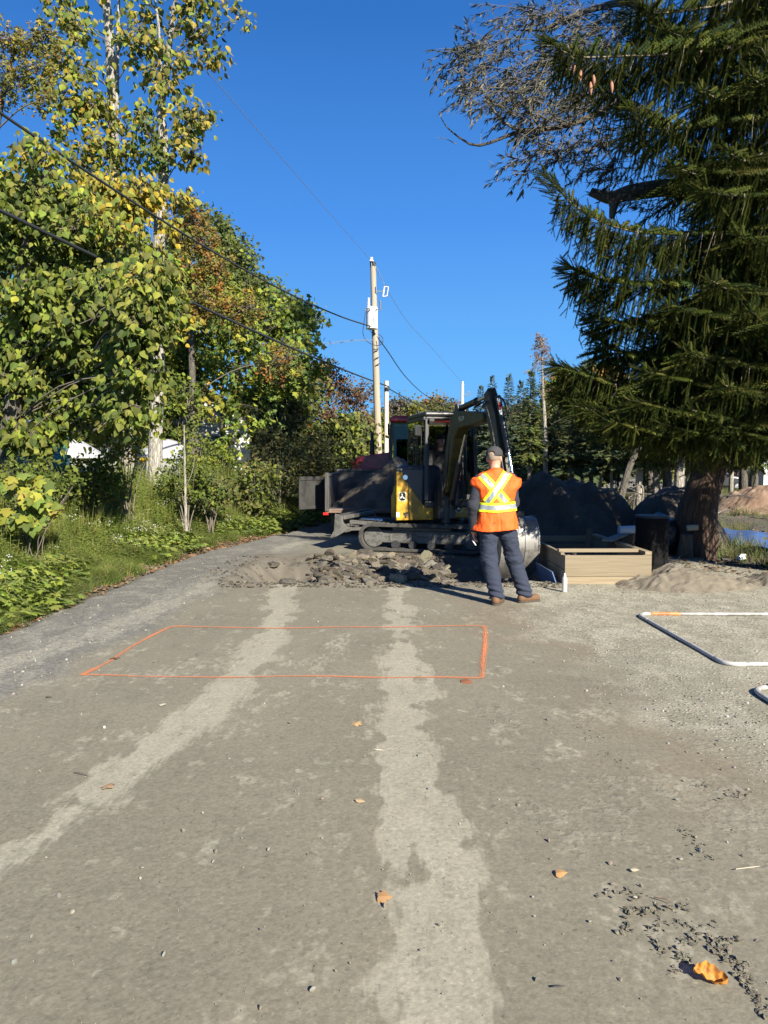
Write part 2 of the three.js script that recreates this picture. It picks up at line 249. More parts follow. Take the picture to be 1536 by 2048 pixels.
function roadLook(x, z, fine) { // [r, g, b, height in metres]
  const n1 = fbm(x * 1.1, z * 1.1, 4), nA = fbm(x * 7 + 3, z * 5, 4), nB = n2(x * 60, z * 60), nC = fine ? n2(x * 190, z * 190) : 0.5;
  // the road's own fine streaks run along it
  const st = fbm(x * 9 + z * 0.6, z * 1.3, 3);
  const grain = fbm(x * 34, z * 20, 3), scr = fbm(x * 80, z * 10, 2);
  const dmg = (l, soft, rag) => { const [d, w] = along(l, x, z); const e = Math.abs(d) + (nA - 0.5) * rag + (st - 0.5) * rag * 0.5 + (grain - 0.5) * 0.16; return 1 - ss(w * 0.25, w * 1.08 + soft * 0.6, e); };
  let dry = Math.max(dmg(dryL, 0.12, 0.30), dmg(dryR, 0.18, 0.44), dmg(patch, 0.15, 0.5) * 0.4);
  dry = clamp(ss(0.16, 0.70, dry * (0.55 + 0.75 * nA) + (grain - 0.5) * 0.85 * ss(0, 0.2, dry) + (scr - 0.5) * 0.5 * ss(0, 0.2, dry)) * (0.62 + 0.5 * nA));
  const specks = ss(0.60, 0.74, fbm(x * 4.2 + 31, z * 3.0, 5)) * 0.75 * ss(0.45, 0.62, fbm(x * 24, z * 14 + 7, 3)) + 0.5 * ss(0.74, 0.8, fbm(x * 11 + 3, z * 9, 3));
  dry = Math.max(dry, specks * (0.4 + nB * 0.6));
  const gr = -along(gravR, x, z)[0] + (fbm(x * 2.2, z * 2.2 + 5, 4) - 0.5) * 1.1, gl = -along(gravL, x, z)[0] + (fbm(x * 2 + 9, z * 2, 4) - 0.5) * 0.5;
  const right = ss(-0.25, 0.45, gr), left = ss(-0.1, 0.3, gl), brown = ss(-0.7, -0.1, gr) * (1 - ss(0.0, 0.55, gr)) * ss(0.35, 0.6, fbm(x * 1.6 + 70, z * 1.3, 3));
  let c = mix3([0.136, 0.123, 0.089], [0.168, 0.153, 0.112], n1);
  c = mix3(c, [0.160, 0.128, 0.088], brown * 0.6);
  c = mix3(c, [0.268, 0.250, 0.192], dry * 0.9);
  let h = 0.0007 * nB + 0.0005 * nC - 0.001 * dry;
  if (right > 0.01) { const [p, id] = pebble(x, z, 0.028, 11), [q, jd] = fine ? pebble(x + 5, z, 0.012, 29) : [nB, nB]; const g = mix3([0.196, 0.182, 0.136], [0.262, 0.246, 0.190], ss(0.3, 0.7, nA)); const v = 0.66 + 0.66 * (p > 0.35 ? id : q > 0.2 ? jd * 0.9 : 0.4); c = mix3(c, g.map((k) => k * v), right); h += right * (0.0042 * p * (id > 0.6 ? 1 : 0.12) + 0.0012 * q); }
  if (left > 0.01) { const [p, id] = pebble(x + 3, z + 7, 0.03, 5); const s = dmg(streakL, 0.15, 0.6); const g = mix3([0.120, 0.115, 0.100], [0.205, 0.193, 0.155], Math.max(s, ss(0.45, 0.7, nA) * 0.5)); const v = 0.7 + 0.6 * (p > 0.3 ? id : nB * 0.8); c = mix3(c, g.map((k) => k * v), left); h += left * 0.0045 * p * (id > 0.55 ? id : 0.1); }
  // crumbs of damp mud squeezed up along the right side, close by
  const mz = ss(0.25, 0.75, x) * ss(-5.6, -4.2, z) * (1 - right * 0.5);
  if (mz > 0 && fine) { const rd = Math.abs(fbm(x * 3.1 + 50, z * 3.1 + 20, 3) - 0.5), reg = ss(0.50, 0.60, fbm(x * 1.5 + 12, z * 1.5 + 4, 2)); const clod = mz * reg * (1 - ss(0.02, 0.16, rd)) * ss(0.45, 0.65, fbm(x * 30, z * 30, 3)); h += clod * 0.002; c = mix3(c, [0.205, 0.188, 0.145], clod * 0.5); }
  // broad damp and polished places
  const k = 0.86 + 0.14 * fbm(x * 0.6 + 5, z * 0.35, 3) + 0.14 * fbm(x * 2.6 + 8, z * 1.2, 4) + (nB - 0.5) * 0.22 + (nC - 0.5) * 0.20 + (fine ? (n2(x * 95 + 7, z * 95) - 0.5) * 0.20 + 0.35 * ss(0.86, 0.95, n2(x * 120 + 31, z * 120)) - 0.3 * ss(0.88, 0.97, n2(x * 75 + 11, z * 75 + 5)) : 0.25 * ss(0.84, 0.95, n2(x * 45 + 31, z * 30)) - 0.25 * ss(0.84, 0.95, n2(x * 50 + 11, z * 30 + 5))) - 0.10 * ss(0.66, 0.8, fbm(x * 16 + 9, z * 5 + 3, 3)) + 0.10 * (fbm(x * 3, z * 22, 3) - 0.5); c = c.map((q) => q * k);
  const t = trench(x, z);
  if (t && t.bare > 0) { const soil = mix3([0.070, 0.060, 0.046], [0.135, 0.120, 0.096], fbm(x * 5, z * 5, 4)); const top = t.m > 0 ? ss(-0.12, 0.02, t.y) * t.fill : 0.55; c = mix3(c, mix3(soil, [0.150, 0.138, 0.114], top * 0.8), t.bare * (t.m > 0 ? 0.95 : 0.6)); }
  return [c[0], c[1], c[2], h];
}
function roadTex(x0, x1, z0, z1, w, h, fine) {
  const col = new Uint8Array(w * h * 4), bmp = new Uint8Array(w * h * 4), enc = (c) => 255 * (c <= 0.0031308 ? 12.92 * c : 1.055 * Math.pow(c, 1 / 2.4) - 0.055);
  for (let j = 0, o = 0; j < h; j++) for (let i = 0; i < w; i++, o += 4) {
    const q = roadLook(mix(x0, x1, (i + 0.5) / w), mix(z0, z1, (j + 0.5) / h), fine);
    col[o] = enc(q[0]); col[o + 1] = enc(q[1]); col[o + 2] = enc(q[2]); col[o + 3] = bmp[o + 3] = 255; bmp[o] = bmp[o + 1] = bmp[o + 2] = clamp(q[3] * 255 / 0.02 + 40, 0, 255);
  }
  const T = (d, s) => { const t = new THREE.DataTexture(d, w, h, THREE.RGBAFormat, THREE.UnsignedByteType); t.magFilter = THREE.LinearFilter; t.wrapS = t.wrapT = THREE.MirroredRepeatWrapping; if (s) t.colorSpace = THREE.SRGBColorSpace; t.needsUpdate = true; return t; };
  return { map: T(col, true), bumpMap: T(bmp, false), bumpScale: 0.02 };
}
{
  const A = [-3.6, 3.6, -1.2, -6.0], B = [-5.2, 6.4, -6.0, -18];
  const matA = new THREE.MeshStandardMaterial({ roughness: 0.95, ...roadTex(...A, 2048, 1792, true) });
  const matB = new THREE.MeshStandardMaterial({ roughness: 0.95, ...roadTex(...B, 2048, 2048, false) });
  const zs = []; for (let z = 6; z > -1.4; z -= 0.25) zs.push(z); for (let z = -1.4; z > -6; z -= 0.05) zs.push(z); zs.push(-6); for (let z = -6.1; z > -9.4; z -= 0.1) zs.push(z); for (let z = -9.5; z > -14.3; z -= 0.03) zs.push(z); for (let z = -14.4; z > -20; z -= 0.15) zs.push(z); for (let z = -20; z > -100; z -= 0.8) zs.push(z);
  const nx = 300, pos = [], uv = [], idxA = [], idxB = [];
  const put = (z, b) => { const l = roadL(-z), r = roadR(-z); for (let i = 0; i <= nx; i++) { // closer columns in the middle of the road
      const s = i / nx, x = mix(l, r, s < 0.08 ? s * 0.6 : s > 0.9 ? 1 - (1 - s) * 2 : 0.048 + (s - 0.08) * (0.752 / 0.82)); const e = Math.min(x - l, r - x);
      const t = trench(x, z); let y = t ? t.y : 0; y += 0.012 * (fbm(x * 1.3, z * 1.3, 3) - 0.5) + 0.018 * (fbm(x * 0.35, z * 0.35, 2) - 0.5); y -= 0.09 * (1 - ss(0, 0.35, e + (fbm(x * 3, z * 3, 2) - 0.5) * 0.3));
      pos.push(x, y, z); const q = b ? B : A; uv.push((x - q[0]) / (q[1] - q[0]), (z - q[2]) / (q[3] - q[2])); } };
  const rows = []; for (const z of zs) { if (z === -6) { put(z, false); rows.push([z, 0]); put(z, true); rows.push([z, 1]); } else { put(z, z < -6); rows.push([z, z < -6 ? 1 : 0]); } }
  for (let j = 0; j < rows.length - 1; j++) { if (rows[j][0] === rows[j + 1][0]) continue; const out = rows[j + 1][1] ? idxB : idxA; for (let i = 0; i < nx; i++) { const a = j * (nx + 1) + i, b = a + nx + 1; out.push(a, a + 1, b, b, a + 1, b + 1); } }
  const g = new THREE.BufferGeometry(); g.setAttribute('position', new THREE.Float32BufferAttribute(pos, 3)); g.setAttribute('uv', new THREE.Float32BufferAttribute(uv, 2)); g.setIndex([...idxA, ...idxB]); g.addGroup(0, idxA.length, 0); g.addGroup(idxA.length, idxB.length, 1); g.computeVertexNormals();
  setting('gravel_road', g, [matA, matB], 'grey gravel and packed dirt road with an open cut across it');
  // the ground on both sides
  const xs = [], zg = []; for (let x = -320; x < -14; x *= 0.86) xs.push(x); for (let x = -14; x < 26; x += 0.35) xs.push(x); for (let x = 26; x < 320; x *= 1.16) xs.push(x);
  for (let z = 14; z > -40; z -= 0.4) zg.push(z); for (let z = -40; z > -600; z *= 1.08) zg.push(z);
  const gp = [], guv = [], gi = [], gc = [];
  for (const z of zg) for (const x of xs) { const y = gh(x, z); gp.push(x, y, z); guv.push(x / 2.5, z / 2.5); const l = leftOf(x, z), r = rightOf(x, z), n = fbm(x * 0.9, z * 0.9, 4); const c = l > 0 ? mix3([0.095, 0.080, 0.055], mix3([0.045, 0.060, 0.020], [0.075, 0.085, 0.030], n), ss(0.25, 0.9, l)) : mix3([0.105, 0.092, 0.070], mix3([0.070, 0.058, 0.040], [0.085, 0.088, 0.038], ss(0.45, 0.6, n)), ss(0.2, 1.5, r)); gc.push(...c); }
  const W = xs.length; for (let j = 0; j < zg.length - 1; j++) for (let i = 0; i < W - 1; i++) { const x = xs[i + 1], z = zg[j + 1]; if (Math.min(-leftOf(xs[i], z), -rightOf(x, zg[j]), -leftOf(xs[i], zg[j]), -rightOf(x, z)) > 0.9 && z > -98) continue; const a = j * W + i, b = a + W; gi.push(a, a + 1, b, b, a + 1, b + 1); }
  const gg = new THREE.BufferGeometry(); gg.setAttribute('position', new THREE.Float32BufferAttribute(gp, 3)); gg.setAttribute('uv', new THREE.Float32BufferAttribute(guv, 2)); gg.setAttribute('color', new THREE.Float32BufferAttribute(gc, 3)); gg.setIndex(gi); gg.computeVertexNormals();
  setting('ground', gg, new THREE.MeshStandardMaterial({ roughness: 1, vertexColors: true, bumpMap: T_ROUGH, bumpScale: 0.05, map: rep(T_WEAR, 0.6) }));
}

// ---------- buildings behind the trees ----------
const WHITE_P = std([0.5, 0.5, 0.49], 0.6);
const SIDING_W = std([0.55, 0.55, 0.54], 0.7, { map: rep(T_WEAR, 1) });
{
  const c = P(352, 940, 29), t = thing('house', 'white house with horizontal siding half hidden behind the left trees', 'house'); t.position.set(c.x, gh(c.x, c.z) - 0.05, c.z); t.rotation.y = 0.28;
  const W = 5.2, D = 5, Hh = 2.75, add = (n, g, m, p = t) => mesh(n, Array.isArray(g) ? merge(g) : g, m, p);
  add('wall', box(W, Hh, D, xf(0, Hh / 2, 0), 0), SIDING_W);
  const boards = []; for (let i = 0; i < 18; i++) { boards.push(box(W + 0.03, 0.135, 0.02, xf(0, 0.25 + i * 0.14, D / 2 + 0.012, -0.12), 0)); boards.push(box(0.02, 0.135, D, xf(W / 2 + 0.012, 0.25 + i * 0.14, 0, 0, 0, -0.12), 0)); }
  add('siding', boards, SIDING_W).userData.kind = 'stuff';
  add('roof', [slab([[-W / 2 - 0.3, 0], [0, 1.5], [W / 2 + 0.3, 0], [W / 2 + 0.3, 0.12], [0, 1.64], [-W / 2 - 0.3, 0.12]], D + 0.6, 0, xf(0, Hh - 0.12, -D / 2 - 0.3))], std([0.10, 0.10, 0.105], 0.9)); add('gable', slab([[-W / 2, 0], [W / 2, 0], [0, 1.42]], 0.05, 0, xf(0, Hh - 0.02, D / 2 - 0.04)), SIDING_W);
  for (const x of [1.2, -1.1]) { const w = add('window', [box(1.0, 0.08, 0.06, xf(x, 2.06, D / 2 + 0.05), 0.01), box(1.0, 0.08, 0.06, xf(x, 1.0, D / 2 + 0.05), 0.01), box(0.07, 1.0, 0.06, xf(x - 0.47, 1.53, D / 2 + 0.05), 0.01), box(0.07, 1.0, 0.06, xf(x + 0.47, 1.53, D / 2 + 0.05), 0.01)], WHITE_P); add('pane', box(0.88, 1.0, 0.02, xf(x, 1.53, D / 2 + 0.035), 0), std([0.02, 0.025, 0.03], 0.1), w); }
  add('foundation', box(W - 0.1, 0.3, D - 0.1, xf(0, 0.05, 0), 0), std([0.25, 0.24, 0.22], 0.95)); add('deck', [box(W, 0.1, 1.4, xf(0.4, 0.42, D / 2 + 0.75), 0.01), box(W, 0.06, 0.08, xf(0.4, 0.9, D / 2 + 1.42), 0.01)], std([0.5, 0.49, 0.46], 0.85));
}
{
  const c = P(-20, 935, 18), t = thing('camper_trailer', 'teal and white camper trailer glimpsed behind the nearest linden trunk', 'trailer'); t.position.set(c.x, gh(c.x, c.z) - 0.02, c.z); t.rotation.y = 0.35;
  const teal = std([0.03, 0.20, 0.22], 0.5), add = (n, g, m, p = t) => mesh(n, Array.isArray(g) ? merge(g) : g, m, p);
  add('body', box(3.6, 0.9, 1.9, xf(0, 0.85, 0), 0.12), teal); add('upper_body', box(3.5, 0.7, 1.86, xf(0, 1.64, 0), 0.12), teal); const ribs = []; for (let i = 0; i < 7; i++) ribs.push(box(3.4, 0.025, 0.03, xf(0, 0.5 + i * 0.2, 0.95), 0.008)); add('trim', ribs, WHITE_P); add('roof', box(3.4, 0.14, 1.7, xf(0, 2.02, 0), 0.06), WHITE_P);
  add('window', box(0.9, 0.42, 0.03, xf(0.5, 1.62, 0.935), 0.01), std([0.03, 0.04, 0.05], 0.1)); for (const x of [-0.3, 0.5]) add('wheel', new THREE.TorusGeometry(0.24, 0.09, 10, 24).applyMatrix4(xf(x, 0.32, 0.92)), std([0.03, 0.03, 0.03], 0.9));
}
{
  const c = P(232, 905, 20), t = thing('boat', 'white tarpaulined boat on blocks between camper and house', 'boat'); t.position.set(c.x, gh(c.x, c.z), c.z); t.rotation.y = 0.5;
  mesh('hull', sheet(18, 8, (u, v) => { const x = mix(-1.8, 1.8, u), k = Math.pow(1 - Math.pow(Math.abs(2 * u - 0.9) / 1.15, 2.6), 0.7) || 0, a = mix(-1.35, 1.35, v); return [x, 1.35 - 0.85 * Math.cos(a) * (0.6 + 0.4 * k), 0.85 * k * Math.sin(a)]; }), std([0.38, 0.39, 0.40], 0.4, { side: THREE.DoubleSide }), t);
  mesh('cover', sheet(18, 6, (u, v) => { const x = mix(-1.8, 1.8, u), k = Math.pow(1 - Math.pow(Math.abs(2 * u - 0.9) / 1.15, 2.6), 0.7) || 0, a = mix(-1, 1, v); return [x, 1.25 + 0.55 * (1 - a * a) * (0.5 + 0.5 * Math.sin(u * 9)), 0.87 * k * a]; }), std([0.30, 0.31, 0.33], 0.6, { side: THREE.DoubleSide }), t);
  for (const x of [-0.9, 0.9]) mesh('block', box(0.3, 0.55, 0.9, xf(x, 0.27, 0), 0.02), std([0.2, 0.17, 0.13], 0.95), t);
  const b = P(150, 925, 18), s = thing('tarpaulin', 'dark blue tarpaulin over a stack left of the white boat', 'tarpaulin'); s.position.set(b.x, gh(b.x, b.z), b.z); mesh('sheet', sheet(14, 14, (u, v) => { const x = (u - 0.5) * 1.7, z = (v - 0.5) * 1.3, e = Math.max(Math.abs(u - 0.5), Math.abs(v - 0.5)) * 2; return [x, 1.0 * (1 - ss(0.72, 1, e)) + 0.12 * fbm(x * 3, z * 3, 3), z]; }), std([0.012, 0.03, 0.14], 0.5, { side: THREE.DoubleSide }), s);
}
{
  const c = P(1545, 948, 44), t = thing('shed', 'pale grey sided shed at the right edge behind the wood', 'shed'); t.position.set(c.x, gh(c.x, c.z) - 0.05, c.z);
  const add = (n, g, m) => mesh(n, Array.isArray(g) ? merge(g) : g, m, t), bl = []; for (let i = 0; i < 14; i++) bl.push(box(2.6, 0.15, 0.02, xf(0, 0.15 + i * 0.155, 1.52, -0.12), 0)); add('wall', box(2.6, 2.3, 3, xf(0, 1.15, 0), 0), SIDING_W); add('siding', bl, SIDING_W).userData.kind = 'stuff'; add('roof', box(3.0, 0.14, 3.5, xf(0, 2.4, 0, 0.06), 0.02), std([0.05, 0.055, 0.07], 0.8)); add('door', box(0.8, 1.9, 0.05, xf(-0.5, 1.0, 1.56), 0.01), std([0.5, 0.5, 0.5], 0.7));
}
{ // parked car
  const t = thing('parked_car', 'dark grey hatchback parked behind the willow trunk, only its front showing', 'car'); const c = P(1424, 950, 50); t.position.set(c.x, gh(c.x, c.z) - 0.28, c.z);
  const paint = phys([0.045, 0.047, 0.05], 0.3, { clearcoat: 1, clearcoatRoughness: 0.08, metalness: 0.4 }), add = (n, g, m, p = t) => mesh(n, Array.isArray(g) ? merge(g) : g, m, p);
  add('body', slab([[-2.2, 0.34], [-2.25, 0.9], [-2.05, 1.05], [-1.7, 1.55], [-1.2, 1.66], [0.15, 1.62], [1.0, 1.08], [1.95, 0.92], [2.22, 0.72], [2.25, 0.36]], 1.75, 0.12, xf(0, 0, -0.875), 3), paint);
  add('side_window', slab([[-1.75, 1.08], [-1.55, 1.5], [0.1, 1.53], [0.85, 1.08]], 0.03, 0.004, xf(0, 0, 0.86)), std([0.015, 0.018, 0.02], 0.05)); add('headlight', box(0.3, 0.13, 0.3, xf(2.02, 0.78, 0.68), 0.04), std([0.7, 0.7, 0.7], 0.15)); add('bumper', box(0.12, 0.2, 1.7, xf(2.22, 0.46, 0), 0.05), std([0.04, 0.04, 0.04], 0.7)); add('mirror', box(0.14, 0.1, 0.2, xf(0.75, 1.14, 0.98), 0.03), paint);
  for (const x of [1.35, -1.4]) for (const z of [0.82, -0.82]) { const w = add('wheel', [cyl(0.22, 0.22, 0.18, xf(x, 0.34, z, Math.PI / 2), 10), ...[...Array(5)].map((_, i) => box(0.05, 0.2, 0.2, xf(x + 0.12 * Math.cos(i * 1.256), 0.34 + 0.12 * Math.sin(i * 1.256), z, 0, 0, i * 1.256 + Math.PI / 2), 0.01))], std([0.45, 0.45, 0.46], 0.35, { metalness: 0.7 })); add('tyre', new THREE.TorusGeometry(0.28, 0.075, 10, 28).applyMatrix4(xf(x, 0.34, z, 0, 0, 0, 1, 1, 1.3)), std([0.02, 0.02, 0.02], 0.9), w); }
}

// ---------- utility poles and wires ----------
const POLE_WOOD = std([0.36, 0.315, 0.25], 0.95, { map: rep(T_WOOD, 1.2, 0.5), bumpMap: rep(T_BARK, 2, 0.2), bumpScale: 0.004 });
const WIRE = std([0.02, 0.022, 0.025], 0.6), WIRE_GREY = std([0.16, 0.17, 0.18], 0.5);
{
  const top = P(746, 530, 30), foot = V(P(760, 900, 30).x, -0.2, -30), t = thing('utility_pole', 'tall wooden utility pole carrying a grey transformer', 'utility pole'); t.position.copy(foot);
  const L = (px, py, d = 29.85) => P(px, py, d).sub(foot), add = (n, g, m, p = t) => mesh(n, Array.isArray(g) ? merge(g) : g, m, p);
  add('pole', tube([V(0, 0, 0), top.clone().sub(foot)], [0.16, 0.112], 16), POLE_WOOD);
  add('pole_cap', cyl(0.12, 0.12, 0.16, xf(top.x - foot.x, top.y - foot.y + 0.02, 0), 16), std([0.03, 0.03, 0.03], 0.9));
  add('pin', rod(L(743, 533), L(743, 520), 0.02), WIRE_GREY); add('insulator', [cyl(0.10, 0.05, 0.08, xf(...L(743, 521).toArray()), 14), cyl(0.05, 0.06, 0.08, xf(...L(743, 517).toArray()), 12)], std([0.7, 0.72, 0.72], 0.3));
  const tc = L(744, 638, 29.6), tr = add('transformer', [cyl(0.225, 0.225, 0.78, xf(tc.x, tc.y, tc.z), 28), cyl(0.24, 0.21, 0.07, xf(tc.x, tc.y + 0.42, tc.z), 28), cyl(0.235, 0.235, 0.03, xf(tc.x, tc.y - 0.37, tc.z), 28), box(0.1, 0.5, 0.1, xf(tc.x + 0.05, tc.y, tc.z - 0.25), 0.01)], std([0.56, 0.58, 0.58], 0.5));
  add('bushing', [0, 1, 2, 3, 4].map((i) => cyl(0.06 - i * 0.004, 0.045, 0.05, xf(tc.x - 0.13, tc.y + 0.5 + i * 0.07, tc.z + 0.05), 12)), std([0.65, 0.66, 0.67], 0.3), tr); for (const [x, z] of [[-0.22, 0.12], [-0.08, 0.22], [0.16, 0.2]]) add('terminal', rod(V(tc.x + x, tc.y + 0.3, tc.z + z), V(tc.x + x * 1.35, tc.y + 0.33, tc.z + z * 1.35), 0.025), WIRE_GREY, tr);
  add('bracket', [rod(L(752, 583), L(766, 583), 0.02), rod(L(752, 572), L(752, 584), 0.02)], WIRE_GREY); add('fuse_switch', [rod(L(769, 573), L(766, 593), 0.028), rod(L(769, 573), L(777, 574), 0.016), rod(L(777, 574), L(774, 592), 0.016), rod(L(766, 593), L(774, 592), 0.016)], std([0.62, 0.55, 0.5], 0.5));
  add('arrester', [rod(L(760, 619), L(761, 605), 0.035), rod(L(761, 605), L(760, 601), 0.028)], std([0.10, 0.10, 0.11], 0.5)); add('strap', [rod(L(748, 620), L(764, 620), 0.012)], WIRE_GREY);
  const w = (pts, r = 0.012) => tube(pts.map((p) => L(...p)), [r, r], 5, 30);
  add('lead_wire', w([[731, 624, 29.5], [728, 645, 29.5], [726, 668, 29.6], [734, 683, 29.6], [748, 690, 29.7], [757, 691, 29.7], [764, 687, 29.7], [766, 679, 29.7], [762, 672, 29.8], [756, 668, 29.8]], 0.014), WIRE); add('lead_wire', w([[746, 626, 29.4], [747, 640, 29.35], [745, 655, 29.4], [740, 660, 29.5], [745, 668, 29.7]], 0.010), WIRE); add('lead_wire', w([[760, 690, 29.7], [759, 680, 29.7], [758, 674, 29.7]], 0.018), WIRE); add('lead_wire', w([[743, 520], [752, 533], [765, 560], [770, 572]], 0.006), WIRE_GREY);
  for (const [a, b] of [[700, 703], [714, 718], [727, 731]]) add('marking_band', w([[748 + (a - 700) * 0.12, b, 29.83], [756 + (a - 700) * 0.12, a, 29.83]], 0.02), std([0.05, 0.045, 0.04], 0.9));
}
{
  const d = 33, foot = V(P(772, 900, d).x, -0.2, -d), top = P(773, 762, d), t = thing('utility_pole', 'short bleached pole standing just right of the transformer pole', 'utility pole'); t.position.copy(foot); mesh('pole', tube([V(0, 0, 0), top.clone().sub(foot)], [0.115, 0.095], 14), std([0.56, 0.53, 0.47], 0.95, { map: rep(T_WOOD, 1.2, 0.5) }), t); mesh('cable_clamp', box(0.26, 0.12, 0.14, xf(P(774, 778, d).x - foot.x, P(774, 778, d).y + 0.2, 0.12), 0.02), WIRE, t);
}
{
  const d = 62, foot = V(P(923, 900, d).x, -0.2, -d), top = P(925, 768, d), t = thing('utility_pole', 'distant pale utility pole rising above the excavator boom', 'utility pole'); t.position.copy(foot); mesh('pole', tube([V(0, 0, 0), top.clone().sub(foot)], [0.16, 0.12], 12), std([0.50, 0.47, 0.42], 0.95), t);
  const L = (px, py) => P(px, py, d - 0.2).sub(foot); mesh('fuse_switch', merge([rod(L(928, 789), L(935, 789), 0.03), rod(L(936, 783), L(935, 795), 0.03), rod(L(936, 783), L(941, 785), 0.025), rod(L(941, 785), L(940, 794), 0.025)]), WIRE_GREY, t); mesh('insulator', cyl(0.09, 0.09, 0.2, xf(top.x - foot.x, top.y - foot.y + 0.1, 0), 10), std([0.65, 0.66, 0.67], 0.3), t);
}
{
  const wire = (name, label, pts, r, mat = WIRE, group) => { const m = mesh(name, tube(pts, [r, r], 6, 64), mat); tag(m, label, name.replace('_', ' '), group); return m; };
  const span = (x0, k, h, d0, d1) => [...Array(12)].map((_, i) => { const d = mix(d0, d1, i / 11); return V(x0 + k * (30 - d), h(d), -d); });
  const t0 = P(743, 520, 29.85);
  wire('power_line', 'thin high wire running from the transformer pole top back over the road', span(t0.x, -0.2218, (d) => mix(10.15, t0.y, clamp((d + 12) / 42)) - 0.0006 * (30 - d) * (d + 12) * 0.6, 29.85, -12), 0.007, WIRE_GREY);
  wire('power_line', 'thin high wire from the transformer pole top down to the distant pole', [t0, P(800, 622, 34), P(860, 692, 44), P(925, 766, 62)], 0.009, WIRE_GREY);
  const s = P(750, 667, 29.8); const tri = span(s.x, -0.285, (d) => 6.47 + 0.0050 * (d - 19.3) ** 2, 29.8, -8);
  wire('power_cable', 'twisted black cable sagging from under the transformer to the upper left', tri, 0.026); tri.forEach((p, i) => { p.y += 0.022 * (i % 2 ? 1 : -1); });
  wire('power_cable', 'twisted black cable going down from the transformer pole to the distant pole', [s, P(775, 702, 33), P(810, 752, 40), P(855, 793, 50), P(912, 820, 62)], 0.022);
  const q = P(777, 777, 32.85); wire('telephone_cable', 'thick black cable crossing the left trees low down to the short pole', [...Array(10)].map((_, i) => { const d = mix(32.85, -6, i / 9); return V(q.x - 0.2296 * (32.85 - d), 4.82 + 0.0011 * (d - 20) ** 2 - (d > 25 ? 0.0 : 0), -d); }), 0.030);
  wire('telephone_cable', 'thick black cable running from the short pole behind the excavator cab', [q, P(800, 790, 36), P(832, 808, 42), P(900, 838, 58), P(922, 850, 62)], 0.026);
  wire('service_wire', 'faint wire from the transformer pole to the left trees, upper one of two', [P(748, 679, 29.8), P(700, 681, 29), P(650, 686, 28), P(585, 692, 27)], 0.008, WIRE_GREY); wire('service_wire', 'faint wire from the transformer pole to the left trees, lower one of two', [P(748, 682, 29.8), P(720, 681, 29), P(660, 688, 28), P(585, 697, 27)], 0.007, WIRE_GREY);
}

// ---------- vegetation ----------
function flat(tris, fold = 0) { // triangles given as [x, y] corners in the leaf's plane; z from the fold along the midrib
  const pos = [], uv = []; for (const [x, y, z] of tris) { pos.push(x, y, (z ?? 0) - fold * Math.abs(x)); uv.push(x + 0.5, y); }
  const g = new THREE.BufferGeometry(); g.setAttribute('position', new THREE.Float32BufferAttribute(pos, 3)); g.setAttribute('uv', new THREE.Float32BufferAttribute(uv, 2)); g.computeVertexNormals(); return g;
}
function fan(outline, fold, curl = 0) { // outline right half from stalk to tip, mirrored, fanned from the midrib
  const t = [], z = (y) => -curl * y * y; for (let i = 0; i < outline.length - 1; i++) for (const s of [1, -1]) { const a = outline[i], b = outline[i + 1], ym = (k) => clamp(k[1], 0, 1); const A = [s * a[0], a[1], z(a[1])], B = [s * b[0], b[1], z(b[1])], Ma = [0, ym(a), z(ym(a))], Mb = [0, ym(b), z(ym(b))]; const q = s > 0 ? [[A, B, Mb], [A, Mb, Ma]] : [[B, A, Mb], [Mb, A, Ma]]; for (const tri of q) t.push(...tri); }
  return flat(t, fold);
}
const LEAF_HEART = fan([[0, 0.02], [0.24, -0.06], [0.42, 0.1], [0.46, 0.32], [0.34, 0.58], [0.16, 0.82], [0, 1.04]], 0.28, 0.22);
const LEAF_OVATE = fan([[0, 0], [0.24, 0.22], [0.27, 0.5], [0.13, 0.82], [0, 1]], 0.3, 0.2);
const LEAF_MAPLE = (() => { const o = [[0, 0.02], [0.18, -0.06], [0.52, -0.02], [0.36, 0.2], [0.62, 0.42], [0.5, 0.58], [0.26, 0.5], [0.24, 0.74], [0, 1.05]]; return fan(o, 0.18, 0.25); })();
const LEAF_NARROW = fan([[0, 0], [0.075, 0.3], [0.07, 0.6], [0, 1]], 0.3, 0.15);
function clump(n, size, spread, s0) { seed(s0); const list = []; for (let i = 0; i < n; i++) { const g = LEAF_OVATE.clone(); const d = V(rn(), rn() * 0.8, rn()), s = size * rr(0.75, 1.25); g.applyMatrix4(basis(d.clone().multiplyScalar(spread), V(rn(), rn() - 0.5, rn()), V(rn(), 1.2, rn()), [s * 1.35, s, s])); list.push(g); } return merge(list); }
const CLUMP_FAR = clump(46, 0.105, 0.34, 8);
const CLUMPS = [clump(16, 0.15, 0.26, 5), clump(14, 0.17, 0.3, 6)];
const leafMat = (t = 0.4, rough = 0.55) => { const m = new THREE.MeshPhysicalMaterial({ color: 0xffffff, roughness: rough, transmission: t, thickness: 0, side: THREE.DoubleSide, specularIntensity: 0.45 }); return m; };
const M_LEAF = leafMat(0.42, 0.75), M_LEAF_GLOSSY = leafMat(0.36, 0.5), M_NEEDLE = phys([1, 1, 1], 0.8, { side: THREE.DoubleSide, specularIntensity: 0.25 });
const bark = (c, scale = 2) => std(c, 0.95, { map: rep(T_BARKC, scale, scale * 0.35), bumpMap: rep(T_BARK, scale, scale * 0.35), bumpScale: 0.03 });
const BARK_GREY = bark([0.22, 0.20, 0.17], 3), BARK_LINDEN = bark([0.36, 0.335, 0.29], 3), BARK_DARK = bark([0.12, 0.105, 0.085], 3), BARK_RED = bark([0.17, 0.115, 0.075], 2.2), BARK_PALE = bark([0.33, 0.30, 0.25], 3), TWIG = std([0.13, 0.11, 0.085], 0.9);
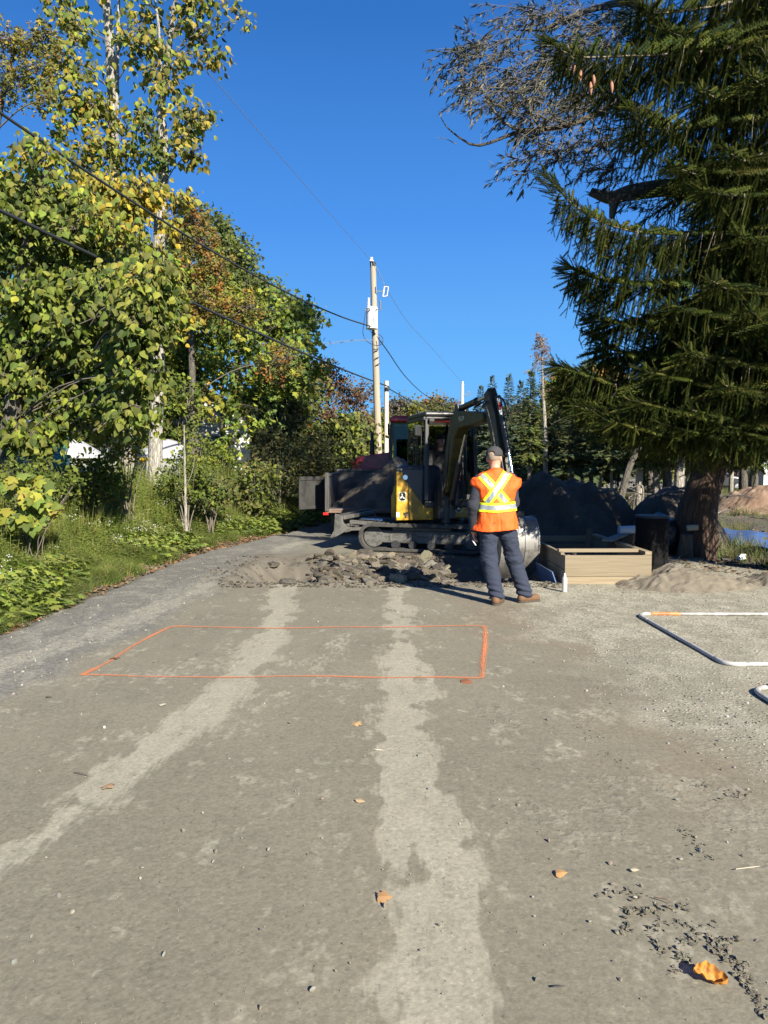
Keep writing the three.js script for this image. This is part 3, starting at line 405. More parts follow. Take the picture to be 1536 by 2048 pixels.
const inBall = (shell = 0.4) => { let d; do d = V(rr(-1, 1), rr(-1, 1), rr(-1, 1)); while (d.lengthSq() > 1 || d.lengthSq() < shell * shell * R()); return d; };
const tintOf = (pal, v = 0.25) => { const c = pick(pal), k = rr(1 - v, 1 + v); return [c[0] * k * rr(0.93, 1.07), c[1] * k, c[2] * k * rr(0.9, 1.1)]; };
const pathAt = (pts, t) => { const f = clamp(t, 0, 0.9999) * (pts.length - 1), k = Math.floor(f); return pts[k].clone().lerp(pts[k + 1], f - k); };
// a broad-leaved tree: stems through given points, limbs to each mass of leaves, twigs and single leaves
function leafyTree(o) {
  seed(o.seed);
  const t = thing(o.name, o.label, 'tree', o.group), base = o.stems[0].pts[0].clone(); t.position.copy(base);
  const loc = (p) => p.clone().sub(base);
  const stems = o.stems.map((s) => s.pts.map(loc));
  for (let i = 0; i < stems.length; i++) mesh('trunk', tube(stems[i], o.stems[i].r, 12, 26, 0.18), o.bark, t);
  const limbs = [], leaves = [];
  for (const b of o.blobs) {
    const c = loc(b.c); let best = null, bd = 1e9;
    for (const s of stems) for (let k = 0.05; k <= 1; k += 0.05) { const p = pathAt(s, k), d = p.distanceTo(c) + 2.2 * Math.max(0, p.y - c.y + 0.25 * Math.hypot(p.x - c.x, p.z - c.z)); if (d < bd) { bd = d; best = p; } }
    if (o.sparse && R() < o.sparse) bd *= 0.3, best.lerp(c, 0.7);
    const mid = best.clone().lerp(c, 0.5).add(V(rn() * 0.12, 0.08 * bd, rn() * 0.12)), lr = (b.lr ?? 0.015) * (o.limb ?? 1);
    const limb = [best, mid, c, c.clone().add(V(c.x - best.x, (c.y - best.y) * 0.4 - 0.1, c.z - best.z).setLength(b.r[0] * 0.7))];
    limbs.push(tube(limb, [lr, lr * 0.75, lr * 0.45, lr * 0.15], 6, 10));
    const k = b.n;
    for (let i = 0; i < k; i++) {
      const d = inBall(b.shell ?? 0.5), p = V(c.x + d.x * b.r[0], c.y + d.y * b.r[1], c.z + d.z * b.r[2]);
      const from = pathAt(limb, rr(0.45, 1)), q = from.clone().lerp(p, 0.55).add(V(0, 0.06, 0));
      limbs.push(tube([from, q, p], [0.007, 0.005, 0.002].map((x) => x * (o.limb ?? 1)), 4));
      const out = V(d.x, d.y * 0.4 - 0.1, d.z).normalize(), pal = b.pal ?? o.pal, m = o.perTwig;
      for (let j = 0; j < m; j++) {
        const lp = p.clone().add(V(rn(), rn() * 0.8 - 0.15, rn()).multiplyScalar(o.spread)); const s = o.size * rr(0.5, 1.25);
        const dir = V(out.x * 0.5 + rn() * 0.9, -(o.droop ?? 0.7) + rn() * 0.6, out.z * 0.5 + rn() * 0.9);
        const nrm = V(out.x * 0.4 + rn() * 1.0 + 0.2, 0.55 + rn() * 0.8, out.z * 0.4 + rn() * 1.0 + 0.15);
        leaves.push([basis(lp, dir, nrm, [s * rr(0.85, 1.1), s, s]), tintOf(pal, o.vary ?? 0.28), lp]);
      }
    }
  }
  mesh('limb', merge(limbs), o.limbMat ?? TWIG, t);
  let rest = leaves;
  if (o.singles) { // the leaves that show largest, one by one
    const near = leaves.slice().sort((a, b) => (b[2].z - a[2].z) + 0.3 * (Math.abs(a[2].x + base.x) - Math.abs(b[2].x + base.x))).slice(0, o.singles), set = new Set(near), mats = new Map();
    rest = leaves.filter((l) => !set.has(l));
    for (const [m, c] of near) { const key = c.map((k) => Math.round(Math.sqrt(k) * 9)).join(); if (!mats.has(key)) { const q = (o.mat ?? M_LEAF).clone(); q.color.setRGB(...c); mats.set(key, q); } const l = mesh('leaf', o.leaf, mats.get(key), t); l.applyMatrix4(m); }
  }
  const crown = copies('crown', o.leaf, o.mat ?? M_LEAF, rest, t);
  return t;
}
let DS = 1;
const blob = (px, py, d, rx, ry, n, extra = {}) => { d *= DS; const m = d / FPX; return { c: P(px, py, d), r: [rx * m, ry * m, (extra.rz ?? Math.min(rx, ry)) * m], n, ...extra }; };
const stem = (r, ...pts) => ({ pts: pts.map(([x, y, d]) => P(x, y, d * DS)), r });
const footed = (s) => { const p = s.pts[0]; p.y = gh(p.x, p.z) - 0.05; return s; };

const LIME = [[0.210, 0.250, 0.022], [0.135, 0.190, 0.020], [0.270, 0.285, 0.028], [0.085, 0.130, 0.018]];
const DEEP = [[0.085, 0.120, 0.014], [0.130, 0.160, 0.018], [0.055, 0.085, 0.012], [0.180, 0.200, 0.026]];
const GOLD = [[0.340, 0.260, 0.018], [0.290, 0.240, 0.026], [0.210, 0.210, 0.030], [0.400, 0.290, 0.020], [0.150, 0.175, 0.028]];
const OLIVE = [[0.150, 0.150, 0.024], [0.200, 0.180, 0.026], [0.100, 0.108, 0.020], [0.280, 0.215, 0.026]];
const RUST = [[0.300, 0.130, 0.025], [0.220, 0.090, 0.022], [0.260, 0.170, 0.030], [0.150, 0.120, 0.030]];
const WINE = [[0.120, 0.055, 0.035], [0.170, 0.075, 0.035], [0.090, 0.050, 0.030], [0.110, 0.095, 0.030], [0.200, 0.100, 0.035]];

DS = 1.28;
// near lime tree at the left edge of the picture
leafyTree({ name: 'linden_tree', label: 'nearest linden tree at the left edge with large drooping green heart-shaped leaves', seed: 11, leaf: LEAF_HEART, size: 0.115, spread: 0.25, perTwig: 12, bark: BARK_DARK, pal: [...DEEP, ...DEEP, ...LIME.slice(0, 2), [0.17, 0.17, 0.03]], droop: 0.95, singles: 300, vary: 0.4, sparse: 0.7,
  stems: [footed(stem([0.17, 0.15, 0.125, 0.10, 0.06, 0.02], [0, 1130, 9.6], [14, 900, 9.6], [42, 690, 9.6], [52, 520, 9.6], [74, 390, 9.6], [115, 300, 9.6]))],
  blobs: (() => { seed(1111); const l = []; const add = (x, y, d, r, n, e) => l.push(blob(x, y, d, r, r * 0.72, n, { shell: 0.3, rz: 46, ...e }));
    for (let i = 0; i < 190; i++) { const u = R(), v = R(), x = mix(-50, 345, u), y = mix(300, 900, v), top = 318 + Math.max(0, x - 110) * 1.05 + 22 * Math.sin(x * 0.07), low = 880 - 0.35 * Math.max(0, x - 150); if (y < top || y > low) continue; if (fbm(x * 0.014 + 3, y * 0.014, 2) < 0.355) continue; const d = x > 250 ? rr(8.3, 8.9) : rr(9.1, 10.1); add(x, y, d, rr(26, 48), Math.round(rr(7, 15)), y < top + 60 ? { pal: [...LIME, ...OLIVE] } : R() < 0.12 ? { pal: [...LIME, GOLD[2]] } : {}); }
    return l; })() });
DS = 1.5;
// two tall trees behind it, yellowing
leafyTree({ name: 'linden_tree', label: 'tall yellow-green linden with a pale straight trunk, left of the forked one', seed: 12, leaf: LEAF_HEART, size: 0.14, spread: 0.25, perTwig: 9, bark: BARK_LINDEN, pal: [...LIME, ...GOLD.slice(2), ...OLIVE], droop: 0.9, vary: 0.3,
  stems: [footed(stem([0.17, 0.155, 0.145, 0.135, 0.13, 0.12, 0.105, 0.085, 0.05], [258, 1010, 12.5], [256, 880, 12.5], [250, 650, 12.5], [236, 420, 12.5], [228, 290, 12.5], [224, 155, 12.5], [214, 20, 12.5], [205, -120, 12.5], [200, -300, 12.5])), stem([0.045, 0.04, 0.02], [234, 230, 12.5], [236, 60, 12.4], [240, -60, 12.4])],
  blobs: [blob(120, 30, 12.3, 34, 36, 16), blob(160, 60, 12.2, 40, 30, 16), blob(130, 110, 12.1, 46, 34, 18), blob(175, 150, 12.1, 40, 36, 16), blob(110, 180, 12.2, 46, 36, 18), blob(150, 205, 12.1, 44, 24, 14), blob(190, 215, 12, 40, 36, 18), blob(215, 225, 12, 34, 28, 12), blob(270, 60, 12.1, 40, 34, 16), blob(290, 110, 12.1, 34, 30, 12), blob(300, 40, 12.3, 30, 26, 10), blob(285, 240, 12, 36, 30, 14), blob(200, 290, 12, 50, 34, 20), blob(170, 330, 12, 50, 36, 22), blob(255, 320, 12, 40, 34, 18), blob(190, 400, 10.6, 66, 48, 60, { pal: GOLD }), blob(190, 455, 10.4, 60, 30, 40, { pal: GOLD }), blob(270, 385, 10.6, 52, 38, 44, { pal: GOLD }), blob(240, 430, 10.5, 44, 32, 34, { pal: GOLD }), blob(120, 250, 12, 34, 26, 9), blob(250, 470, 11.8, 60, 40, 24, { pal: LIME }), blob(300, 600, 11.5, 60, 40, 20, { pal: GOLD }), blob(120, -60, 12.2, 80, 60, 20), blob(260, -60, 12.2, 80, 60, 20), blob(350, 640, 11.8, 50, 36, 16, { pal: GOLD })] });
leafyTree({ name: 'linden_tree', label: 'tall forked linden standing right of the other tall tree, yellow and olive leaves', seed: 13, leaf: LEAF_HEART, size: 0.14, spread: 0.25, perTwig: 9, bark: BARK_LINDEN, pal: [...OLIVE, ...OLIVE, ...LIME, [0.3, 0.22, 0.03], [0.055, 0.065, 0.02]], droop: 0.9, vary: 0.3,
  stems: [footed(stem([0.20, 0.17, 0.155, 0.145, 0.135, 0.12, 0.11, 0.095, 0.075, 0.045, 0.02], [310, 1020, 12], [311, 900, 12], [316, 700, 12], [315, 548, 12], [321, 434, 12], [326, 375, 12], [328, 292, 12], [322, 228, 12], [334, 123, 12], [350, 5, 12], [365, -150, 12])), stem([0.05, 0.045, 0.035, 0.02], [318, 470, 12], [305, 420, 12], [283, 345, 12], [276, 300, 12]), stem([0.035, 0.03, 0.015], [322, 228, 12], [318, 60, 11.9], [300, -60, 11.9])],
  blobs: [blob(370, 20, 11.9, 30, 26, 10), blob(385, 60, 11.9, 32, 24, 11), blob(430, 100, 11.8, 20, 18, 4), blob(425, 55, 11.8, 22, 14, 4), blob(435, 10, 11.9, 36, 18, 6), blob(480, 35, 11.8, 24, 12, 4), blob(430, 118, 11.8, 22, 10, 5), blob(365, 120, 11.8, 34, 22, 12), blob(310, 150, 11.8, 34, 28, 12), blob(300, 85, 11.9, 34, 30, 12), blob(330, 180, 11.7, 30, 20, 10), blob(375, 225, 11.6, 36, 32, 18), blob(405, 245, 11.5, 24, 18, 9), blob(395, 300, 11.5, 26, 22, 10), blob(360, 280, 11.5, 30, 26, 11), blob(300, 270, 11.6, 34, 34, 16, { pal: DEEP }), blob(330, 325, 11.6, 26, 16, 6, { pal: DEEP }), blob(385, 5, 11.9, 24, 20, 7), blob(350, -60, 11.9, 80, 50, 24), blob(300, 400, 11.6, 40, 26, 14, { pal: GOLD }), blob(360, 400, 11.6, 26, 18, 6, { pal: GOLD }), blob(340, 470, 11.5, 34, 26, 10, { pal: GOLD }), blob(270, 550, 11.3, 56, 50, 22, { pal: LIME }), blob(330, 530, 11.4, 30, 30, 9, { pal: LIME })] });
DS = 1;
DS = 1.6;
// light green maple by the verge
leafyTree({ name: 'maple_tree', label: 'bright green maple with a slim dark trunk beside the weedy verge', seed: 14, leaf: LEAF_MAPLE, size: 0.17, spread: 0.34, perTwig: 13, bark: BARK_DARK, pal: [...LIME, [0.17, 0.23, 0.035], [0.10, 0.17, 0.03]], droop: 0.45, vary: 0.35,
  stems: [footed(stem([0.10, 0.095, 0.085, 0.07, 0.05, 0.02], [450, 1040, 16], [448, 940, 16], [446, 860, 16], [444, 770, 16], [450, 680, 16], [470, 590, 16]))],
  blobs: [blob(430, 640, 15.5, 70, 50, 34), blob(520, 660, 15.4, 70, 50, 36), blob(590, 690, 15.3, 56, 44, 26), blob(480, 740, 15, 80, 44, 36), blob(570, 760, 15, 66, 36, 26), blob(410, 730, 15.2, 60, 50, 28), blob(500, 820, 14.8, 60, 34, 20), blob(440, 590, 15.6, 70, 36, 26, { pal: GOLD.concat(LIME) }), blob(560, 620, 15.6, 54, 36, 20), blob(380, 650, 15.4, 50, 50, 20), blob(470, 880, 14.8, 40, 20, 6), blob(360, 740, 15, 50, 44, 18), blob(620, 740, 15.2, 34, 28, 9), blob(410, 800, 14.8, 44, 30, 10, { pal: GOLD }), blob(600, 640, 16, 44, 40, 16), blob(400, 560, 15.8, 40, 40, 14)] });
DS = 1;
// trees farther back on the left, with smaller leaves in clumps
function clumpTree(o) { seed(o.seed); return leafyTree({ leaf: CLUMPS[o.seed % 2], size: 1, spread: 0.2, perTwig: 2, droop: 0.1, bark: BARK_DARK, ...o, size: o.size ?? 1 }); }
DS = 1.22;
clumpTree({ name: 'poplar_tree', label: 'dense round-topped green tree rising behind the bright green maple', seed: 15, pal: [...DEEP, [0.085, 0.115, 0.035], [0.12, 0.14, 0.045]], size: 0.85, limb: 2, vary: 0.35,
  stems: [footed(stem([0.2, 0.17, 0.12, 0.06], [480, 1000, 26], [478, 820, 26], [470, 640, 26], [440, 470, 26]))],
  blobs: [blob(430, 470, 25.5, 34, 44, 60), blob(470, 520, 25.3, 44, 50, 90), blob(500, 580, 25, 44, 46, 80), blob(545, 600, 25, 40, 36, 46), blob(590, 630, 25, 36, 26, 30), blob(625, 640, 25, 22, 18, 14), blob(440, 560, 25, 50, 60, 90), blob(560, 670, 25, 60, 40, 60), blob(470, 650, 24.8, 60, 50, 70), blob(400, 440, 25.8, 22, 22, 18)] });
DS = 1.15;
clumpTree({ name: 'birch_tree', label: 'orange and rust coloured tree behind the fork of the tall linden', seed: 16, pal: [...RUST.slice(0, 3), ...OLIVE, ...LIME.slice(0, 2), [0.26, 0.15, 0.02], [0.2, 0.14, 0.03], [0.12, 0.12, 0.03], [0.1, 0.12, 0.03]], size: 0.6, limb: 1.5,
  stems: [footed(stem([0.13, 0.11, 0.08, 0.04], [385, 1000, 20], [385, 800, 20], [380, 600, 20], [372, 400, 20]))],
  blobs: [blob(365, 410, 19.5, 28, 26, 30), blob(385, 450, 19.4, 34, 28, 36), blob(360, 480, 19.4, 30, 30, 34), blob(410, 490, 19.3, 34, 30, 40), blob(430, 540, 19.2, 34, 34, 40), blob(380, 540, 19.2, 40, 34, 44), blob(400, 600, 19, 60, 40, 60), blob(330, 560, 19.3, 34, 44, 34), blob(480, 620, 19, 60, 40, 54), blob(560, 720, 19.5, 50, 40, 40)] });
DS = 1.42;
clumpTree({ name: 'cherry_tree', label: 'wine-red and brown leaved tree left of the transformer pole', seed: 17, pal: [...WINE, [0.16, 0.12, 0.04]], size: 0.62, limb: 1.4,
  stems: [footed(stem([0.13, 0.11, 0.08, 0.04], [650, 1010, 23], [650, 900, 23], [655, 810, 23], [660, 730, 23]))],
  blobs: [blob(650, 740, 23, 30, 26, 34), blob(620, 770, 22.8, 44, 34, 50), blob(690, 780, 22.8, 40, 34, 46), blob(725, 790, 22.8, 24, 30, 24), blob(590, 820, 22.5, 44, 40, 50), blob(660, 830, 22.5, 60, 40, 70), blob(720, 850, 22.5, 30, 36, 34), blob(640, 880, 22.3, 60, 34, 50, { pal: RUST.concat(OLIVE) }), blob(560, 870, 22.3, 40, 40, 30), blob(595, 750, 22.8, 24, 24, 16)] });
DS = 1.1;
clumpTree({ name: 'ash_tree', label: 'thin orange-brown tree at the far upper left above the near linden', seed: 18, pal: [...OLIVE, ...OLIVE, ...GOLD.slice(1, 3), RUST[0], [0.22, 0.15, 0.04]], size: 0.45, limb: 1.3,
  stems: [footed(stem([0.14, 0.12, 0.09, 0.06, 0.025], [-40, 1050, 15], [-40, 700, 15], [-30, 420, 15], [0, 220, 15], [40, 60, 15]))],
  blobs: [blob(20, 80, 14.8, 44, 24, 20), blob(70, 90, 14.6, 34, 22, 18), blob(60, 140, 14.6, 50, 22, 22), blob(20, 180, 14.7, 40, 26, 16), blob(90, 70, 14.6, 40, 20, 14), blob(80, 200, 14.5, 30, 22, 8), blob(-10, 120, 14.7, 40, 40, 18)] });
DS = 1;
// understorey on the left bank
function shrub(name, label, sd, px, py, d, rx, ry, n, pal, o = {}) {
  seed(sd); const c = P(px, py, d), m = d / FPX, t = thing(name, label, o.cat ?? 'shrub', o.group); const gx = c.x, gz = c.z; t.position.set(gx, gh(gx, gz) - 0.03, gz);
  const stems = [], leaves = [], w = rx * m, h = ry * m, cy = c.y - t.position.y;
  for (let i = 0; i < (o.stems ?? 9); i++) { const a = R() * 6.28, q = V(Math.cos(a) * w * R(), cy + h * rr(-0.2, 0.7), Math.sin(a) * w * R() * 0.7); stems.push(tube([V(rn() * 0.12, 0, rn() * 0.12), V(q.x * 0.35, q.y * 0.55, q.z * 0.35), q], [0.014, 0.01, 0.004].map((k) => k * (o.limb ?? 1)), 5, 6)); }
  mesh('stem', merge(stems), o.stemMat ?? TWIG, t);
  const lobes = [...Array(o.lobes ?? 0)].map(() => [rr(-0.8, 0.8), rr(-0.7, 0.7), rr(-0.6, 0.6), rr(0.18, 0.4)]);
  for (let i = 0; i < n; i++) { const e = inBall(0.6); if (lobes.length) { const q = pick(lobes); e.multiplyScalar(q[3]).add(V(q[0], q[1], q[2])); } const p = V(e.x * w, cy + e.y * h, e.z * w * 0.8); if (p.y < 0.05) p.y = 0.05 + R() * 0.3; const s = (o.size ?? 0.6) * rr(0.7, 1.25); leaves.push([o.single ? basis(p, V(rn(), rn() * 0.5 - (o.droop ?? 0.4), rn() + 0.4), V(rn() * 0.5 + 0.2, 1, rn() * 0.5 + 0.4), s) : basis(p, V(rn(), rn() * 0.4 + 0.3, rn()), V(rn(), rn(), rn()), s), tintOf(pal, 0.35)]); }
  if (o.parts) leaves.splice(0, o.parts).forEach(([mm, col]) => { const l = mesh('leaf', o.leaf, (() => { const q = M_LEAF.clone(); q.color.setRGB(...col); return q; })(), t); l.applyMatrix4(mm); });
  if (leaves.length) copies('foliage', o.leaf ?? CLUMPS[sd % 2], M_LEAF, leaves, t); return t;
}
const SAGE = [[0.09, 0.10, 0.03], [0.12, 0.115, 0.035], [0.15, 0.14, 0.04], [0.06, 0.075, 0.025]];
shrub('shrub', 'yellow-green bush by the road bend behind the dump trailer', 31, 640, 940, 21, 70, 70, 150, [...SAGE, [0.2, 0.19, 0.04]]);
shrub('shrub', 'tall leafy bush between the maple trunk and the yellow-green bush', 32, 560, 930, 20, 70, 80, 150, SAGE);
shrub('shrub', 'olive bush just right of the slim maple trunk', 33, 510, 970, 18, 50, 56, 90, [...SAGE, ...DEEP]);
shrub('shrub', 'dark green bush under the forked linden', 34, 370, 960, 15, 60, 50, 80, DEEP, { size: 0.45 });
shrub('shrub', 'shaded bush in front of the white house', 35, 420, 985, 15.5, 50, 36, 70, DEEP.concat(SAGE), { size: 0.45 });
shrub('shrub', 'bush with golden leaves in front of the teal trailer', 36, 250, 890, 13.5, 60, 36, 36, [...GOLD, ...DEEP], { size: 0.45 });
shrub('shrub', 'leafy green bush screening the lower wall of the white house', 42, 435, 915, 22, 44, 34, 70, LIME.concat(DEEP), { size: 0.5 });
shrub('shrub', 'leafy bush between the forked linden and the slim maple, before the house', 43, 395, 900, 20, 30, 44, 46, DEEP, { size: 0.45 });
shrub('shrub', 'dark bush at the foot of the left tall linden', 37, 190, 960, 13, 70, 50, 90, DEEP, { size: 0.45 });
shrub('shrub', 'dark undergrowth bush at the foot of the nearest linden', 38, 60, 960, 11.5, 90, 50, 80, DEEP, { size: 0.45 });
shrub('broadleaf_sapling', 'low sapling with big yellow-green leaves at the left edge of the verge', 39, 58, 1006, 9.8, 120, 56, 230, [[0.24, 0.26, 0.03], [0.16, 0.21, 0.03], [0.28, 0.27, 0.035], [0.11, 0.16, 0.025], [0.30, 0.24, 0.045]], { leaf: LEAF_MAPLE, single: true, lobes: 7, size: 0.15, parts: 90, stems: 7, limb: 0.5, droop: 0.8, cat: 'sapling' });
// the darker wood behind, each mass a tree of its own
[[40, 640, 27, 120, 200], [180, 560, 30, 130, 230], [300, 620, 28, 110, 200], [110, 800, 22, 130, 110], [330, 760, 24, 100, 130], [560, 800, 29, 90, 100], [-60, 480, 30, 130, 230], [690, 890, 28, 60, 60], [760, 900, 45, 60, 66]].forEach(([px, py, d, rx, ry], i) => {
  clumpTree({ name: 'woodland_tree', label: ['green tree deep behind the nearest linden trunk', 'tall green tree behind the left tall linden', 'green tree filling the gap behind the forked linden', 'low dark tree above the teal trailer', 'leafy tree above the roof of the white house', 'green tree behind the bright maple, above the bushes', 'tall tree at the extreme left behind the thin ash', 'small tree behind the dump trailer beside the pole', 'far green tree behind the red tractor'][i], seed: 50 + i, pal: i % 2 ? DEEP.concat(SAGE) : DEEP.concat(LIME), size: 0.95 * d / 26, limb: 2, perTwig: 2,
    stems: [footed(stem([0.17, 0.14, 0.1, 0.04], [px, 1000, d], [px + 4, 860, d], [px - 6, py, d], [px, py - ry * 0.6, d]))],
    blobs: [...Array(7)].map((_, k) => { const a = k * 2.4, q = k ? 0.55 : 0; return blob(px + Math.cos(a) * rx * q, py + Math.sin(a) * ry * q, d + Math.sin(k * 1.7) * 1.2, rx * 0.55, ry * 0.45, 44); }) });
});

// ---------- verge: grass, weeds, asters, vines, leaf litter ----------
{
  seed(61);
  const blade = (h, w, lean, a) => { const p = [], c = Math.cos(a), s = Math.sin(a); const at = (t, k) => { const d = lean * t * t; return [d * c - s * w * k * (1 - t), h * t * (1 - 0.25 * lean * t), d * s + c * w * k * (1 - t)]; }; const t = []; for (let i = 0; i < 3; i++) { const a0 = i / 3, a1 = (i + 1) / 3; t.push(at(a0, -1), at(a0, 1), at(a1, 1)); if (i < 2) t.push(at(a0, -1), at(a1, 1), at(a1, -1)); } return t; };
  const tuft = (n, h, w, lean) => { const t = []; for (let i = 0; i < n; i++) { const ox = rn() * 0.07, oz = rn() * 0.07; blade(h * rr(0.5, 1.1), w * rr(0.7, 1.2), lean * rr(0.2, 1.2), R() * 6.28).forEach((q) => t.push([q[0] + ox, q[1], q[2] + oz])); } return flat(t); };
  const GR = tuft(16, 0.5, 0.0055, 0.34), WD = tuft(10, 0.75, 0.006, 0.25);
  const weed = (() => { const l = []; for (let i = 0; i < 20; i++) { const a = i * 2.4, y = 0.08 + i * 0.03, s = 0.12 - i * 0.004; l.push(LEAF_OVATE.clone().applyMatrix4(basis(V(Math.cos(a) * 0.02, y, Math.sin(a) * 0.02), V(Math.cos(a), 0.35, Math.sin(a)), V(0, 1, 0.01), [s * 0.7, s, s]))); } l.push(tube([V(0, 0, 0), V(0.02, 0.35, 0), V(0, 0.68, 0.02)], [0.006, 0.005, 0.002], 4)); return merge(l); })();
  const vine = (() => { const l = []; for (let i = 0; i < 12; i++) { const a = i * 2.4, r = 0.03 + 0.017 * i, s = rr(0.05, 0.11); l.push(LEAF_MAPLE.clone().applyMatrix4(basis(V(Math.cos(a) * r, 0.05 + R() * 0.22, Math.sin(a) * r), V(Math.cos(a) + rn() * 0.6, rn() * 0.5, Math.sin(a) + rn() * 0.4), V(rn() * 0.5 + 0.15, 1, rn() * 0.5 + 0.2), s))); } return merge(l); })();
  const M_G = leafMat(0.5, 0.7);
  const grass = [], tall = [], weeds = [], vines = [], aster = [], litter = [];
  const GRASS = [[0.150, 0.235, 0.024], [0.200, 0.270, 0.034], [0.105, 0.175, 0.020], [0.235, 0.260, 0.05], [0.29, 0.265, 0.09]];
  for (let i = 0; i < 130000; i++) {
    const z = -5 - Math.pow(R(), 1.1) * 27, l = Math.pow(R(), 1.3) * 8, x = roadL(-z) - l; if (x < z * 0.55 - 0.6) continue;
    const dens = fbm(x * 0.8, z * 0.8, 3), y = gh(x, z) - 0.01, edge = l + (fbm(x * 2, z * 2, 2) - 0.5) * 0.9;
    if (edge < 0.35) { if (R() < 0.55) continue; }
    const hgt = (0.30 + 1.15 * ss(0.3, 2.4, edge)) * (0.7 + 0.7 * dens);
    if (edge > 0.1) grass.push([xf(x, y, z, rn() * 0.2, R() * 6.28, rn() * 0.2, rr(0.8, 1.3), hgt * rr(0.7, 1.2), rr(0.8, 1.3)), tintOf(GRASS, 0.3)]);
    if (edge > 1.1 && R() < 0.06 && dens > 0.4) tall.push([xf(x, y, z, rn() * 0.15, R() * 6.28, rn() * 0.15, 1, rr(0.8, 1.35), 1), tintOf(GRASS.slice(2), 0.3)]);
    if (edge > 0.5 && R() < 0.27 * ss(0.3, 0.6, dens)) weeds.push([xf(x, y, z, rn() * 0.25, R() * 6.28, rn() * 0.25, rr(0.6, 1.3), hgt * rr(0.7, 1.3), rr(0.6, 1.3)), tintOf([[0.14, 0.20, 0.024], [0.19, 0.24, 0.03], [0.23, 0.24, 0.04]], 0.3)]);
    if (edge > 0.15 && edge < 1.7 && R() < 0.42 * ss(0.40, 0.6, fbm(x * 1.1 + 9, z * 1.1, 3))) vines.push([xf(x, y, z, rn() * 0.15, R() * 6.28, rn() * 0.15, rr(0.7, 1.25)), tintOf([[0.20, 0.26, 0.03], [0.15, 0.215, 0.03], [0.24, 0.265, 0.045]], 0.3)]);
    if (edge > 0.6 && R() < 0.014 && fbm(x * 0.7 + 31, z * 0.7, 2) > 0.5) for (let k = 0; k < 9; k++) aster.push([xf(x + rn() * 0.1, y + hgt * 0.5 + rr(0, 0.12), z + rn() * 0.1, rn(), R() * 6, rn(), 0.008), [0.46, 0.45, 0.45]]);
  }
  for (let i = 0; i < 5200; i++) { const z = -3.6 - Math.pow(R(), 0.9) * 22, l = 0.12 + rn() * 0.26 + (fbm(z * 1.5, 4, 2) - 0.5) * 0.3, x = roadL(-z) - l, y = Math.max(gh(x, z), l < 0.2 ? -0.045 + 0.05 * ss(-0.1, -0.3, l) : -1) + 0.012; litter.push([basis(V(x, y, z), V(rn(), rn() * 0.25, rn()), V(rn() * 0.5, 1, rn() * 0.5), rr(0.05, 0.10)), tintOf([[0.16, 0.09, 0.04], [0.20, 0.12, 0.055], [0.12, 0.075, 0.04], [0.24, 0.17, 0.08], [0.19, 0.08, 0.035], [0.1, 0.07, 0.045]], 0.35)]); }
  const S = (name, g, m, list, label, cat) => tag(copies(name, g, m, list), label, cat, null, 'stuff');
  S('grass', GR, M_G, grass, 'green unmown grass covering the bank left of the road', 'grass');
  S('tall_grass', WD, M_G, tall, 'taller dry-tipped grass stalks standing above the left bank', 'grass');
  S('weeds', weed, M_G, weeds, 'leafy weeds mixed into the grass of the left bank', 'weeds');
  S('ground_vine', vine, M_G, vines, 'bright green low vines creeping along the road edge', 'ground cover');
  S('white_asters', new THREE.IcosahedronGeometry(1, 0), std([1, 1, 1], 0.8), aster, 'small white asters flowering in the left bank', 'wildflowers');
  S('leaf_litter', LEAF_OVATE, leafMat(0.15, 0.9), litter, 'brown fallen leaves lining the left edge of the road', 'leaf litter');
}

